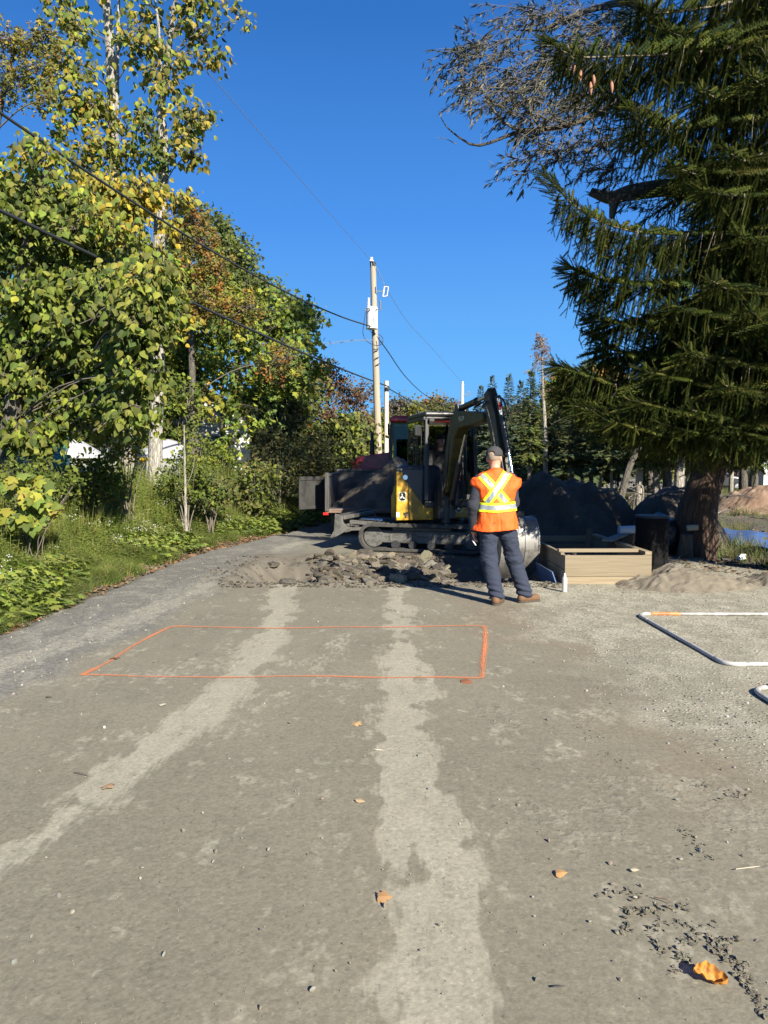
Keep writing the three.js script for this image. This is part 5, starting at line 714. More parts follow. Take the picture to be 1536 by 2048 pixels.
{
  const t = thing('excavator', 'yellow and black compact excavator reaching its boom over the cut in the road', 'excavator'); t.position.set(0.94, 0, -14.1);
  const U = xf(0, 0, 0, 0, -0.314), A = 0.21, H = xf(0, 0, 0, 0, A);
  const add = (name, geo, mat, M, parent = t) => { const g = Array.isArray(geo) ? merge(geo) : geo; if (M) g.applyMatrix4(M); return mesh(name, g, mat, parent); };
  // tracks
  for (const s of [1, -1]) {
    const z = s * 0.74, belt = [], stad = (r, L, n = 14) => { const p = []; for (let i = 0; i <= n; i++) { const a = -Math.PI / 2 - Math.PI * i / n; p.push([-L + r * Math.cos(a), r * Math.sin(a)]); } for (let i = 0; i <= n; i++) { const a = Math.PI / 2 - Math.PI * i / n; p.push([L + r * Math.cos(a), r * Math.sin(a)]); } return p; };
    const sh = new THREE.Shape(); stad(0.245, 0.93).forEach(([x, y], i) => i ? sh.lineTo(x, y) : sh.moveTo(x, y)); const hole = new THREE.Path(); stad(0.195, 0.93).forEach(([x, y], i) => i ? hole.lineTo(x, y) : hole.moveTo(x, y)); sh.holes.push(hole);
    const ring = new THREE.ExtrudeGeometry(sh, { depth: 0.38, bevelEnabled: true, bevelThickness: 0.008, bevelSize: 0.008, bevelSegments: 1 }); ring.translate(0, 0.265, z - 0.19); belt.push(ring);
    const per = 4 * 0.93 + 2 * Math.PI * 0.25, n = 44; for (let i = 0; i < n; i++) { let q = per * i / n, x, y, a; if (q < 1.86) { x = -0.93 + q; y = -0.25; a = 0; } else if (q < 1.86 + Math.PI * 0.25) { const b = (q - 1.86) / 0.25 - Math.PI / 2; x = 0.93 + 0.25 * Math.cos(b); y = 0.25 * Math.sin(b); a = b + Math.PI / 2; } else if (q < 3.72 + Math.PI * 0.25) { x = 0.93 - (q - 1.86 - Math.PI * 0.25); y = 0.25; a = 0; } else { const b = (q - 3.72 - Math.PI * 0.25) / 0.25 + Math.PI / 2; x = -0.93 + 0.25 * Math.cos(b); y = 0.25 * Math.sin(b); a = b + Math.PI / 2; } belt.push(box(0.05, 0.03, 0.37, xf(x, y + 0.265, z, 0, 0, a), 0.008)); }
    add('track', belt, RUBBER, U);
    add('track_frame', [box(1.62, 0.24, 0.12, xf(0.02, 0.27, z, 0, 0, 0), 0.03), box(1.1, 0.06, 0.2, xf(0, 0.42, z), 0.015), ...[-0.6, -0.2, 0.2, 0.6].map((x) => box(0.05, 0.13, 0.135, xf(x, 0.25, z), 0.01))], DUSTY_STEEL, U);
    add('idler', cyl(0.19, 0.19, 0.16, xf(-0.92, 0.265, z, Math.PI / 2), 24), DUSTY_STEEL, U);
    add('sprocket', [cyl(0.18, 0.18, 0.1, xf(0.92, 0.265, z, Math.PI / 2), 24), cyl(0.11, 0.11, 0.3, xf(0.92, 0.265, z, Math.PI / 2), 18), ...[...Array(8)].map((_, i) => cyl(0.014, 0.014, 0.31, xf(0.92 + 0.075 * Math.cos(i * 0.785), 0.265 + 0.075 * Math.sin(i * 0.785), z, Math.PI / 2), 6))], DUSTY_STEEL, U);
    for (const x of [-0.5, -0.17, 0.17, 0.5]) add('roller', cyl(0.075, 0.075, 0.22, xf(x, 0.13, z, Math.PI / 2), 14), CHARCOAL, U);
  }
  add('undercarriage', [box(1.0, 0.22, 1.2, xf(0, 0.42, 0), 0.04), box(0.5, 0.16, 1.5, xf(0.35, 0.36, 0), 0.03), box(0.5, 0.16, 1.5, xf(-0.35, 0.36, 0), 0.03)], CHARCOAL, U);
  add('slewing_ring', cyl(0.44, 0.44, 0.12, xf(0, 0.55, 0), 36), CHARCOAL, U);
  { // dozer blade
    const prof = []; for (let i = 0; i <= 10; i++) { const a = mix(-0.55, 0.6, i / 10); prof.push([-1.60 - 0.35 * (Math.cos(0.6) - Math.cos(a)) * -1 - 0.05 + 0.03, 0.46 + 0.36 * Math.sin(a)]); }
    const pts = [...prof, ...prof.slice().reverse().map(([x, y]) => [x + 0.045, y])];
    add('dozer_blade', [slab(pts, 1.84, 0.004, xf(0, 0, -0.92)), box(0.1, 0.07, 1.7, xf(-1.53, 0.60, 0), 0.01), box(0.1, 0.08, 1.7, xf(-1.53, 0.36, 0), 0.01)], DUSTY_STEEL, U);
    for (const s of [1, -1]) add('end_plate', slab([[-1.64, 0.68], [-1.50, 0.63], [-1.48, 0.52], [-1.36, 0.40], [-1.60, 0.26], [-1.74, 0.22], [-1.66, 0.38]], 0.03, 0.004, xf(0, 0, s * 0.93 - 0.015)), DUSTY_STEEL, U);
    for (const s of [1, -1]) add('push_arm', [bar(V(-1.5, 0.50, s * 0.5), V(-0.35, 0.44, s * 0.42), 0.10, 0.07), bar(V(-1.5, 0.36, s * 0.5), V(-0.8, 0.40, s * 0.45), 0.07, 0.06)], DUSTY_STEEL, U);
    add('blade_cylinder', [rod(V(-0.3, 0.46, 0), V(-1.0, 0.50, 0), 0.05)], CHARCOAL, U); add('cylinder_rod', rod(V(-1.0, 0.50, 0), V(-1.5, 0.52, 0), 0.025), CHROME, U);
  }
  // upper works: +z is the way the cab looks
  const plan = [[-0.87, 0.62], [-0.81, 0.1], [-0.63, -0.5], [-0.36, -0.84], [0.05, -0.96], [0.42, -0.86], [0.68, -0.5], [0.74, 0.0], [0.74, 0.62]];
  const lying = (pts, y0, y1, b = 0.02) => slab(pts.map(([x, z]) => [x, -z]), y1 - y0, b, new THREE.Matrix4().makeRotationX(-Math.PI / 2).setPosition(0, y0, 0), 2);
  const body = add('body', lying(plan, 0.60, 0.80, 0.025), YELLOW, H);
  add('counterweight', lying([[-0.80, 0.05], [-0.63, -0.51], [-0.36, -0.85], [0.05, -0.97], [0.42, -0.87], [0.69, -0.5], [0.69, -0.35], [-0.7, 0.05]], 0.803, 1.2, 0.03), YELLOW, H);
  add('hood', lying([[-0.845, 0.60], [-0.79, 0.1], [-0.62, -0.5], [-0.36, -0.8], [-0.1, -0.85], [-0.02, 0.56]], 0.803, 1.58, 0.09), phys([0.022, 0.026, 0.036], 0.3, { clearcoat: 0.5, clearcoatRoughness: 0.2 }), H);
  const cover = add('front_cover', slab([[-0.872, 0.585], [-0.18, 0.585], [-0.18, 0.86], [-0.36, 0.85], [-0.845, 1.48], [-0.872, 1.45]], 0.05, 0.014, xf(0, 0, 0.60), 3), YELLOW, H);
  add('side_cover', slab([[0.0, 0.60], [0.52, 0.60], [0.52, 1.46], [0.4, 1.4], [0.0, 1.0]], 0.04, 0.012, xf(-0.828, 0, 0.10, 0, -Math.PI / 2 + 0.115).multiply(xf(0, 0, -0.02))), YELLOW, H);
  const badgeMat = new THREE.MeshStandardMaterial({ map: LEAP, roughness: 0.4 });
  add('badge', onFace(new THREE.BoxGeometry(0.135, 0.165, 0.006), 0.135, 0.165).applyMatrix4(xf(-0.762, 1.015, 0.653)), badgeMat, H, cover);
  add('lamp', [cyl(0.045, 0.045, 0.03, xf(-0.70, 1.36, 0.6, Math.PI / 2), 18)], CHROME, H);
  add('sticker', onFace(new THREE.BoxGeometry(0.055, 0.085, 0.005), 1, 1).applyMatrix4(xf(-0.845, 0.69, 0.6525)), WHITE_PAINT, H, cover);
  add('latch', [box(0.08, 0.05, 0.012, xf(-0.70, 0.70, 0.654), 0.004), box(0.03, 0.09, 0.012, xf(-0.70, 0.68, 0.655), 0.004)], CHARCOAL, H, cover);
  const front = add('front_panel', box(0.58, 0.34, 0.06, xf(0.45, 0.785, 0.62), 0.018), YELLOW, H);
  add('badge', onFace(new THREE.BoxGeometry(0.125, 0.135, 0.006), 0.125, 0.135).applyMatrix4(xf(0.30, 0.79, 0.653)), badgeMat, H, front);
  add('stripe', [0, 1, 2].map((k) => box(0.22, 0.012, 0.004, xf(0.52, 0.83 - k * 0.035, 0.651), 0)), BLACK_PAINT, H, front);
  add('step_box', [box(0.3, 0.2, 0.05, xf(-0.02, 0.71, 0.62), 0.015), box(0.2, 0.05, 0.07, xf(-0.05, 0.72, 0.65), 0.01)], CHARCOAL, H);
  // cab
  const X0 = -0.36, X1 = 0.68, Z0 = -0.72, Z1 = 0.68, cabin = [];
  const floor = add('cab_floor', box(X1 - X0, 0.12, Z1 - Z0, xf((X0 + X1) / 2, 0.87, (Z0 + Z1) / 2), 0.02), BLACK_PAINT, H);
  for (const [x0, z0, x1, z1, w] of [[X0, Z1, X0 + 0.03, Z1 - 0.09, 0.085], [X1, Z1, X1 - 0.03, Z1 - 0.09, 0.075], [X0, Z0, X0 + 0.03, Z0 + 0.05, 0.09], [X1, Z0, X1 - 0.03, Z0 + 0.05, 0.09], [X0, 0.0, X0 + 0.03, 0.0, 0.06], [X1, 0.0, X1 - 0.03, 0, 0.06]]) add('pillar', bar(V(x0 + Math.sign(0.16 - x0) * w / 2, 0.93, z0 - Math.sign(z0 || 1) * w / 2), V(x1 + Math.sign(0.16 - x1) * w / 2, 2.46, z1 - Math.sign(z1 || 1) * w / 2), w, w, V(0, 0, 1), 0.02), BLACK_PAINT, H);
  const roof = add('roof', [box(X1 - X0 - 0.02, 0.10, Z1 - Z0 - 0.06, xf((X0 + X1) / 2, 2.50, (Z0 + Z1) / 2 - 0.02), 0.045), box(X1 - X0 - 0.1, 0.05, 0.06, xf((X0 + X1) / 2, 2.43, Z1 - 0.11), 0.015), box(0.5, 0.03, 0.7, xf(0.16, 2.555, -0.05), 0.012)], BLACK_PAINT, H);
  for (const [w, x] of [[0.06, X0 + 0.02], [0.06, X1 - 0.02]]) add('roof_rail', box(0.05, 0.07, Z1 - Z0 - 0.16, xf(x, 2.42, (Z0 + Z1) / 2), 0.015), BLACK_PAINT, H, roof);
  add('side_window', box(0.008, 1.42, 0.58, xf(X0 + 0.022, 1.68, 0.29), 0), GLASS, H); add('side_window', box(0.008, 1.42, 0.56, xf(X0 + 0.022, 1.68, -0.34), 0), GLASS, H);
  add('door_window', box(0.008, 1.36, 0.56, xf(X1 - 0.022, 1.70, 0.29), 0), GLASS, H); add('rear_window', box(0.84, 0.9, 0.008, xf(0.16, 1.9, Z0 + 0.05), 0), GLASS, H);
  add('rear_panel', box(0.98, 1.10, 0.04, xf(0.16, 1.43, Z0 + 0.06), 0.01), BLACK_PAINT, H);
  add('window_guard', [...[1.2, 1.5, 1.8, 2.1].map((y) => rod(V(X0 - 0.03, y, -0.05), V(X0 - 0.03, y, 0.58), 0.008, 0.008, 6)), ...[0, 0.28, 0.56].map((z) => rod(V(X0 - 0.03, 1.1, z), V(X0 - 0.03, 2.3, z), 0.008, 0.008, 6))], BLACK_PAINT, H);
  const seat = add('seat', [box(0.5, 0.14, 0.48, xf(0.2, 1.17, -0.18), 0.05), box(0.48, 0.62, 0.13, xf(0.2, 1.52, -0.44, 0.12), 0.05), box(0.34, 0.24, 0.3, xf(0.2, 1.03, -0.18), 0.02)], CHARCOAL, H);
  for (const x of [-0.08, 0.5]) { const c = add('console', box(0.14, 0.34, 0.46, xf(x, 1.12, 0.0), 0.03), CHARCOAL, H); add('joystick', [rod(V(x, 1.28, 0.16), V(x, 1.44, 0.2), 0.012, 0.01), box(0.045, 0.09, 0.045, xf(x, 1.48, 0.205), 0.015)], BLACK_PAINT, H, c); }
  for (const x of [0.12, 0.28]) add('travel_lever', [rod(V(x, 0.93, 0.42), V(x, 1.42, 0.36), 0.011), cyl(0.02, 0.02, 0.1, xf(x, 1.46, 0.355), 10)], CHROME, H);
  add('mirror', [box(0.13, 0.2, 0.04, xf(X0 - 0.12, 2.2, Z1 - 0.02, 0, 0.3), 0.02), rod(V(X0, 2.28, Z1 - 0.08), V(X0 - 0.1, 2.24, Z1 - 0.03), 0.01)], BLACK_PAINT, H);
  add('work_lamp', [box(0.1, 0.07, 0.06, xf(X0 + 0.14, 2.39, Z1 - 0.04), 0.015)], CHARCOAL, H);
  // boom, arm and bucket, in the boom's own plane (y up, q forward) turned a little to the machine's left
  const HB = H.clone().multiply(xf(0.0, 0, 0.74, 0, 0.10)), bx = (y, q, x = 0) => V(x, y, q);
  add('swing_post', [box(0.34, 0.52, 0.24, xf(0, 0.86, 0.02), 0.03), cyl(0.09, 0.09, 0.6, xf(0, 0.84, 0.06), 18), box(0.06, 0.46, 0.26, xf(-0.13, 1.08, 0.14), 0.02), box(0.06, 0.46, 0.26, xf(0.13, 1.08, 0.14), 0.02), cyl(0.045, 0.045, 0.34, xf(0, 1.18, 0.18, 0, 0, Math.PI / 2), 14)], BLACK_PAINT, HB);
  const boomPts = [[0.20, 1.04], [0.33, 1.10], [0.53, 1.70], [0.66, 2.04], [0.84, 2.20], [1.76, 2.26], [1.82, 2.32], [1.78, 2.40], [1.56, 2.44], [0.72, 2.50], [0.50, 2.40], [0.34, 2.02], [0.12, 1.24], [0.12, 1.10]];
  const boom = add('boom', slab(boomPts, 0.22, 0.014, new THREE.Matrix4().makeBasis(V(0, 0, 1), V(0, 1, 0), V(-1, 0, 0)).setPosition(0.11, 0, 0)), SHADED_YELLOW, HB);
  const script = canvasTex(128, 64, (c, w, h) => { c.fillStyle = '#3a3208'; c.fillRect(0, 0, w, h); c.fillStyle = '#d9d4b4'; c.font = 'bold 44px sans-serif'; c.fillText('NC.', 4, 44); c.fillText('III', 84, 44); c.fillRect(6, 52, 100, 4); });
  add('lettering', onFace(new THREE.BoxGeometry(0.22, 0.11, 0.004), 0.22, 0.11).applyMatrix4(xf(-0.113, 2.36, 0.98, 0, -Math.PI / 2)), new THREE.MeshStandardMaterial({ map: script, roughness: 0.5 }), HB, boom);
  for (const s of [-1, 1]) add('boom_bracket', slab([[0.55, 2.42], [0.8, 2.42], [0.72, 2.62], [0.62, 2.62]], 0.025, 0.004, new THREE.Matrix4().makeBasis(V(0, 0, 1), V(0, 1, 0), V(-1, 0, 0)).setPosition(s * 0.06 + 0.012, 0, 0)), BLACK_PAINT, HB);
  add('dipper_cylinder', [rod(bx(2.54, 0.66), bx(2.62, 1.36), 0.055), cyl(0.062, 0.062, 0.05, basis(bx(2.615, 1.34), V(0, 0.08, 0.7), V(1, 0, 0)), 16)], BLACK_PAINT, HB); add('cylinder_rod', rod(bx(2.62, 1.36), bx(2.68, 1.86), 0.028), CHROME, HB);
  add('boom_cylinder', rod(bx(0.98, 0.36), bx(1.62, 0.66), 0.055), BLACK_PAINT, HB); add('cylinder_rod', rod(bx(1.62, 0.66), bx(2.1, 0.92), 0.03), CHROME, HB);
  // arm hangs down and outwards
  const HA = HB.clone().multiply(xf(0, 0, 0)), armTop = bx(2.70, 1.90, -0.02), armEnd = V(0.13, 0.80, 2.38);
  const axis = armEnd.clone().sub(armTop).normalize(), AM = basis(armTop, axis, V(0, 0.3, 1)), armL = armEnd.distanceTo(armTop);
  const side = new THREE.Matrix4().makeBasis(V(0, 0, 1), V(0, 1, 0), V(-1, 0, 0)).setPosition(0.075, 0, 0), arm = [slab([[-0.10, -0.02], [0.05, -0.06], [0.13, 0.35], [0.10, 0.7], [0.06, armL], [-0.05, armL], [-0.13, 0.62], [-0.16, 0.4]], 0.15, 0.012, side)];
  const armMesh = add('arm', arm, phys([0.03, 0.028, 0.018], 0.42, { clearcoat: 0.2 }), HA.clone().multiply(AM));  // yellow arm coloured near black: its shade is in the base colour
  add('bucket_cylinder', rod(V(0.0, 0.12, 0.2), V(0.0, 1.02, 0.22), 0.045), BLACK_PAINT, HA.clone().multiply(AM)); add('cylinder_rod', rod(V(0.0, 1.02, 0.22), V(0, armL - 0.25, 0.23), 0.024), CHROME, HA.clone().multiply(AM));
  add('warning_plate', [box(0.05, 0.1, 0.006, xf(0.035, 0.30, 0.270), 0)], RED_PAINT, HA.clone().multiply(AM), armMesh); add('warning_plate', [box(0.05, 0.08, 0.006, xf(0.035, 0.40, 0.268), 0), box(0.05, 0.06, 0.006, xf(0.035, 0.21, 0.268), 0)], WHITE_PAINT, HA.clone().multiply(AM), armMesh);
  const hose = (pts, r = 0.014) => add('hose', tube(pts, [r, r], 7, 24), std([0.02, 0.02, 0.02], 0.5), HB);
  hose([bx(2.50, 1.45, -0.09), bx(2.56, 1.75, -0.13), bx(2.50, 1.98, -0.15), bx(2.2, 2.12, -0.12), bx(1.75, 2.18, -0.06)], 0.017); hose([bx(2.52, 1.40, 0.06), bx(2.64, 1.75, 0.1), bx(2.6, 2.02, 0.12), bx(2.3, 2.2, 0.14)]); hose([bx(2.54, 1.1, 0.09), bx(2.64, 1.5, 0.12), bx(2.66, 1.8, 0.1)]); hose([bx(0.8, 0.1, -0.1), bx(1.1, 0.34, -0.16), bx(1.6, 0.42, -0.12), bx(2.1, 0.5, -0.1)]); hose([bx(0.75, 0.1, 0.12), bx(1.0, 0.4, 0.2), bx(1.5, 0.46, 0.14), bx(2.0, 0.5, 0.1)]);
  // bucket, its curved back towards the camera
  const BM = HB.clone().multiply(xf(0.10, -0.06, 2.40, 0, -0.05, 0, 0.92, 0.93, 0.92)), bp = [[-0.02, 0.92], [0.10, 0.94], [0.22, 0.90], [0.31, 0.80], [0.355, 0.66], [0.365, 0.50], [0.34, 0.34], [0.28, 0.20], [0.18, 0.06], [0.05, -0.06]];
  bp.splice(0, bp.length, ...new THREE.SplineCurve(bp.map(([q, y]) => new THREE.Vector2(q, y))).getPoints(30).map((p) => [p.x, p.y]));
  const inner = bp.map(([q, y], i) => { const a = bp[Math.max(0, i - 1)], b = bp[Math.min(bp.length - 1, i + 1)], dx = b[0] - a[0], dy = b[1] - a[1], l = Math.hypot(dx, dy); return [q + dy / l * 0.025, y - dx / l * 0.025]; }).reverse();
  const turn = (x) => new THREE.Matrix4().makeBasis(V(0, 0, 1), V(0, 1, 0), V(-1, 0, 0)).setPosition(x, 0, 0);
  const bucket = add('bucket', [toCreasedNormals(slab([...bp, ...inner], 0.64, 0.004, turn(0.32)), 0.6), ...[-0.10, 0.10].map((x) => toCreasedNormals(slab([...bp.slice(3, 25).map(([q, y]) => [q + 0.012, y]), ...bp.slice(3, 25).reverse()], 0.05, 0.003, turn(x + 0.025)), 0.6))], STEEL, BM);
  for (const x of [0.335, -0.31]) add('side_plate', slab([[-0.04, 0.94], [0.10, 0.955], [0.23, 0.91], [0.325, 0.80], [0.37, 0.66], [0.38, 0.50], [0.35, 0.33], [0.29, 0.18], [0.10, -0.02], [-0.12, 0.30], [-0.14, 0.7]], 0.028, 0.004, turn(x)), STEEL, BM, bucket);
  for (const x of [-0.27, -0.09, 0.09, 0.27]) add('tooth', slab([[0.10, 0.02], [0.03, -0.04], [-0.10, -0.16], [0.02, -0.10]], 0.06, 0.004, turn(x + 0.03)), STEEL, BM, bucket);
  add('bucket_link', [bar(V(0.08, 1.10, 2.28), V(0.08, 0.84, 2.48), 0.05, 0.1), bar(V(0.20, 1.10, 2.28), V(0.20, 0.84, 2.48), 0.05, 0.1), box(0.26, 0.14, 0.2, xf(0.13, 0.82, 2.42), 0.02)], BLACK_PAINT, HB);
  shade(t);
}

// ---------- red tractor and the dump trailer ----------
{
  const t = thing('tractor', 'red farm tractor with dark cab standing behind the dump trailer', 'tractor'); t.position.set(0.9, 0, -22.4); t.scale.setScalar(1.1);
  const add = (name, geo, mat, parent = t) => mesh(name, Array.isArray(geo) ? merge(geo) : geo, mat, parent);
  const roof = add('roof', [box(1.75, 0.14, 1.6, xf(0.2, 2.62, 0), 0.05), box(1.6, 0.05, 1.45, xf(0.2, 2.71, 0), 0.02)], RED_PAINT);
  for (const [x, z, w] of [[-0.60, 0.7, 0.09], [-0.60, -0.7, 0.09], [0.98, 0.7, 0.1], [0.98, -0.7, 0.1], [0.35, 0.73, 0.06], [0.35, -0.73, 0.06]]) add('pillar', bar(V(x - 0.06, 1.3, z), V(x, 2.56, z), w, w, V(0, 0, 1), 0.02), BLACK_PAINT);
  const greenGlass = GLASS.clone(); greenGlass.color.setRGB(0.24, 0.34, 0.28);
  add('side_window', box(0.86, 1.08, 0.008, xf(-0.13, 1.98, 0.69), 0), greenGlass); add('side_window', box(0.86, 1.08, 0.008, xf(-0.13, 1.98, -0.69), 0), greenGlass); add('front_window', box(0.008, 1.1, 1.3, xf(-0.62, 1.98, 0), 0), greenGlass); add('rear_window', box(0.008, 1.1, 1.3, xf(0.97, 1.98, 0), 0), greenGlass);
  add('cab_base', [box(1.6, 0.45, 1.5, xf(0.2, 1.16, 0), 0.05)], BLACK_PAINT); add('seat', [box(0.5, 0.12, 0.5, xf(0.4, 1.5, 0), 0.04), box(0.12, 0.6, 0.5, xf(0.66, 1.8, 0), 0.04)], CHARCOAL);
  add('steering_wheel', new THREE.TorusGeometry(0.19, 0.018, 8, 24).applyMatrix4(xf(-0.2, 1.75, 0, Math.PI / 2, 0.5)), BLACK_PAINT);
  const hood = add('hood', [slab([[-1.75, 1.02], [-1.72, 1.50], [-1.5, 1.66], [-0.62, 1.78], [-0.62, 1.02]], 0.72, 0.05, xf(0, 0, -0.36), 3)], RED_PAINT);
  add('grille', box(0.03, 0.4, 0.56, xf(-1.75, 1.22, 0), 0.01), BLACK_PAINT, hood);
  add('exhaust_pipe', [rod(V(-1.14, 1.55, 0.2), V(-1.14, 2.3, 0.2), 0.045), rod(V(-1.14, 1.7, 0.2), V(-1.14, 2.1, 0.2), 0.065)], BLACK_PAINT);
  add('chassis', box(2.6, 0.4, 0.5, xf(-0.5, 0.8, 0), 0.05), CHARCOAL);
  const wheel = (x, z, r, w) => { const k = add('wheel', cyl(r * 0.55, r * 0.55, w * 0.8, xf(x, r, z, Math.PI / 2), 24), RED_PAINT); const lug = [new THREE.TorusGeometry(r - w * 0.32, w * 0.36, 10, 36).applyMatrix4(xf(x, r, z, 0, 0, 0, 1, 1, 1.25))]; for (let i = 0; i < 22; i++) { const a = i * 2 * Math.PI / 22; lug.push(box(0.07, 0.06, w * 0.5, xf(x + (r - 0.02) * Math.cos(a), r + (r - 0.02) * Math.sin(a), z + (i % 2 ? 1 : -1) * w * 0.2, 0, 0, a + Math.PI / 2), 0.01)); } add('tyre', lug, RUBBER, k); };
  wheel(0.75, 0.8, 0.8, 0.45); wheel(0.75, -0.8, 0.8, 0.45); wheel(-1.25, 0.72, 0.55, 0.34); wheel(-1.25, -0.72, 0.55, 0.34);
  for (const s of [1, -1]) add('fender', sheet(16, 3, (u, v) => { const a = mix(0.1, 3.0, u), r = 0.9; return [0.75 + r * Math.cos(a), 0.8 + r * Math.sin(a), s * mix(0.58, 1.04, v)]; }), std([0.42, 0.022, 0.018], 0.45, { side: THREE.DoubleSide }));
  add('mirror', [rod(V(-0.6, 2.45, 0.72), V(-0.7, 2.45, 1.0), 0.015), box(0.05, 0.3, 0.2, xf(-0.7, 2.35, 1.02), 0.02)], BLACK_PAINT); add('beacon', cyl(0.05, 0.04, 0.14, xf(0.1, 2.80, 0.4), 14), BLACK_PAINT);
}
{
  const t = thing('dump_trailer', 'dark steel dump trailer heaped with soil, its tailgate swung open to the left', 'trailer'); t.position.set(-1.26, 0, -16.4);
  const add = (name, geo, mat, parent = t) => mesh(name, Array.isArray(geo) ? merge(geo) : geo, mat, parent);
  const wall = std([0.085, 0.083, 0.080], 0.6, { metalness: 0.35, map: rep(T_WEAR, 0.8), bumpMap: T_ROUGH, bumpScale: 0.004 }), rust = std([0.17, 0.115, 0.085], 0.8, { map: rep(T_WEAR, 1.2) });
  add('floor', box(2.2, 0.06, 3.3, xf(1.1, 0.58, -1.65), 0.006), wall);
  for (const x of [0.02, 2.18]) add('side_wall', [box(0.04, 0.76, 3.3, xf(x, 0.98, -1.65), 0.006), box(0.08, 0.06, 3.3, xf(x, 1.36, -1.65), 0.01), ...[0.05, 1.1, 2.2, 3.2].map((z) => box(0.07, 0.74, 0.07, xf(x + (x < 1 ? -0.04 : 0.04), 0.97, -z), 0.006))], wall);
  add('front_wall', [box(2.2, 0.84, 0.04, xf(1.1, 1.02, -3.27), 0.006), box(2.2, 0.06, 0.08, xf(1.1, 1.44, -3.27), 0.01)], wall);
  add('sill', box(2.24, 0.09, 0.06, xf(1.1, 0.565, 0.035), 0.008), rust);
  add('corner_post', box(0.09, 0.86, 0.09, xf(0.0, 0.98, 0.05), 0.01), wall);
  const gate = add('tailgate', [box(0.74, 0.74, 0.04, xf(-0.36, 0.95, -0.32, 0, 0.72), 0.006), box(0.7, 0.07, 0.07, xf(-0.36, 1.27, -0.32, 0, 0.72), 0.006), box(0.7, 0.07, 0.07, xf(-0.36, 0.62, -0.32, 0, 0.72), 0.006)], std([0.03, 0.03, 0.028], 0.7, { map: rep(T_WEAR, 1) }));
  add('tail_lamp', box(0.12, 0.06, 0.04, xf(-0.03, 0.50, 0.05), 0.01), phys([0.5, 0.02, 0.015], 0.3));
  add('chassis', [box(0.12, 0.16, 4.6, xf(0.6, 0.46, -2.2), 0.01), box(0.12, 0.16, 4.6, xf(1.6, 0.46, -2.2), 0.01), box(2.0, 0.1, 0.1, xf(1.1, 0.42, -0.2), 0.01), box(2.3, 0.1, 0.1, xf(1.1, 0.38, -1.5), 0.01)], CHARCOAL);
  for (const x of [0.16, 2.04]) for (const z of [-0.75, -1.65]) { const w = add('wheel', [cyl(0.2, 0.2, 0.2, xf(x, 0.36, z, 0, 0, Math.PI / 2), 20)], DUSTY_STEEL); add('tyre', new THREE.TorusGeometry(0.265, 0.1, 12, 30).applyMatrix4(xf(x, 0.36, z, 0, Math.PI / 2, 0, 1, 1, 1.15)), RUBBER, w); }
  add('mudguard', box(0.28, 0.03, 2.1, xf(0.16, 0.77 - 0.24, -1.2), 0.01), wall);
}

// ---------- the worker ----------
const SKIN = phys([0.46, 0.235, 0.16], 0.55, { sheen: 0.15 });
const ribs = (g) => g;
function hand(S, T, side) { // distance to a relaxed hand hanging from wrist S towards T; side = which way the thumb points
  const ax = [T[0] - S[0], T[1] - S[1], T[2] - S[2]], l = Math.hypot(...ax), d = ax.map((k) => k / l);
  const w = side, n = [d[1] * w[2] - d[2] * w[1], d[2] * w[0] - d[0] * w[2], d[0] * w[1] - d[1] * w[0]];
  const at = (a, b, c) => [0, 1, 2].map((i) => S[i] + d[i] * a + w[i] * b + n[i] * c), bones = [[at(0, 0, 0), at(0.035, 0.0, 0), 0.026, 0.030]];
  for (let f = 0; f < 4; f++) { const o = 0.026 - f * 0.0175, L = [0.95, 1.05, 1, 0.78][f]; const k0 = at(0.03, o * 0.8, 0), k = at(0.092 - (f === 3 ? 0.008 : 0), o, 0.002), a = at(0.092 + 0.036 * L, o * 1.05, 0.012), b = at(0.092 + 0.058 * L, o * 1.05, 0.027), c = at(0.092 + 0.068 * L, o * 1.0, 0.044); bones.push([k0, k, 0.016, 0.0115], [k, a, 0.0105, 0.009], [a, b, 0.009, 0.008], [b, c, 0.008, 0.0068]); }
  const t0 = at(0.025, 0.028, 0.004), t1 = at(0.062, 0.05, 0.014), t2 = at(0.092, 0.052, 0.026); bones.push([t0, t1, 0.014, 0.011], [t1, t2, 0.010, 0.0085]);
  return (x, y, z) => { let v = 1e3; for (const [a, b, ra, rb] of bones) v = smin(v, cap(x, y, z, a, b, ra, rb), 0.008); return v; };
}
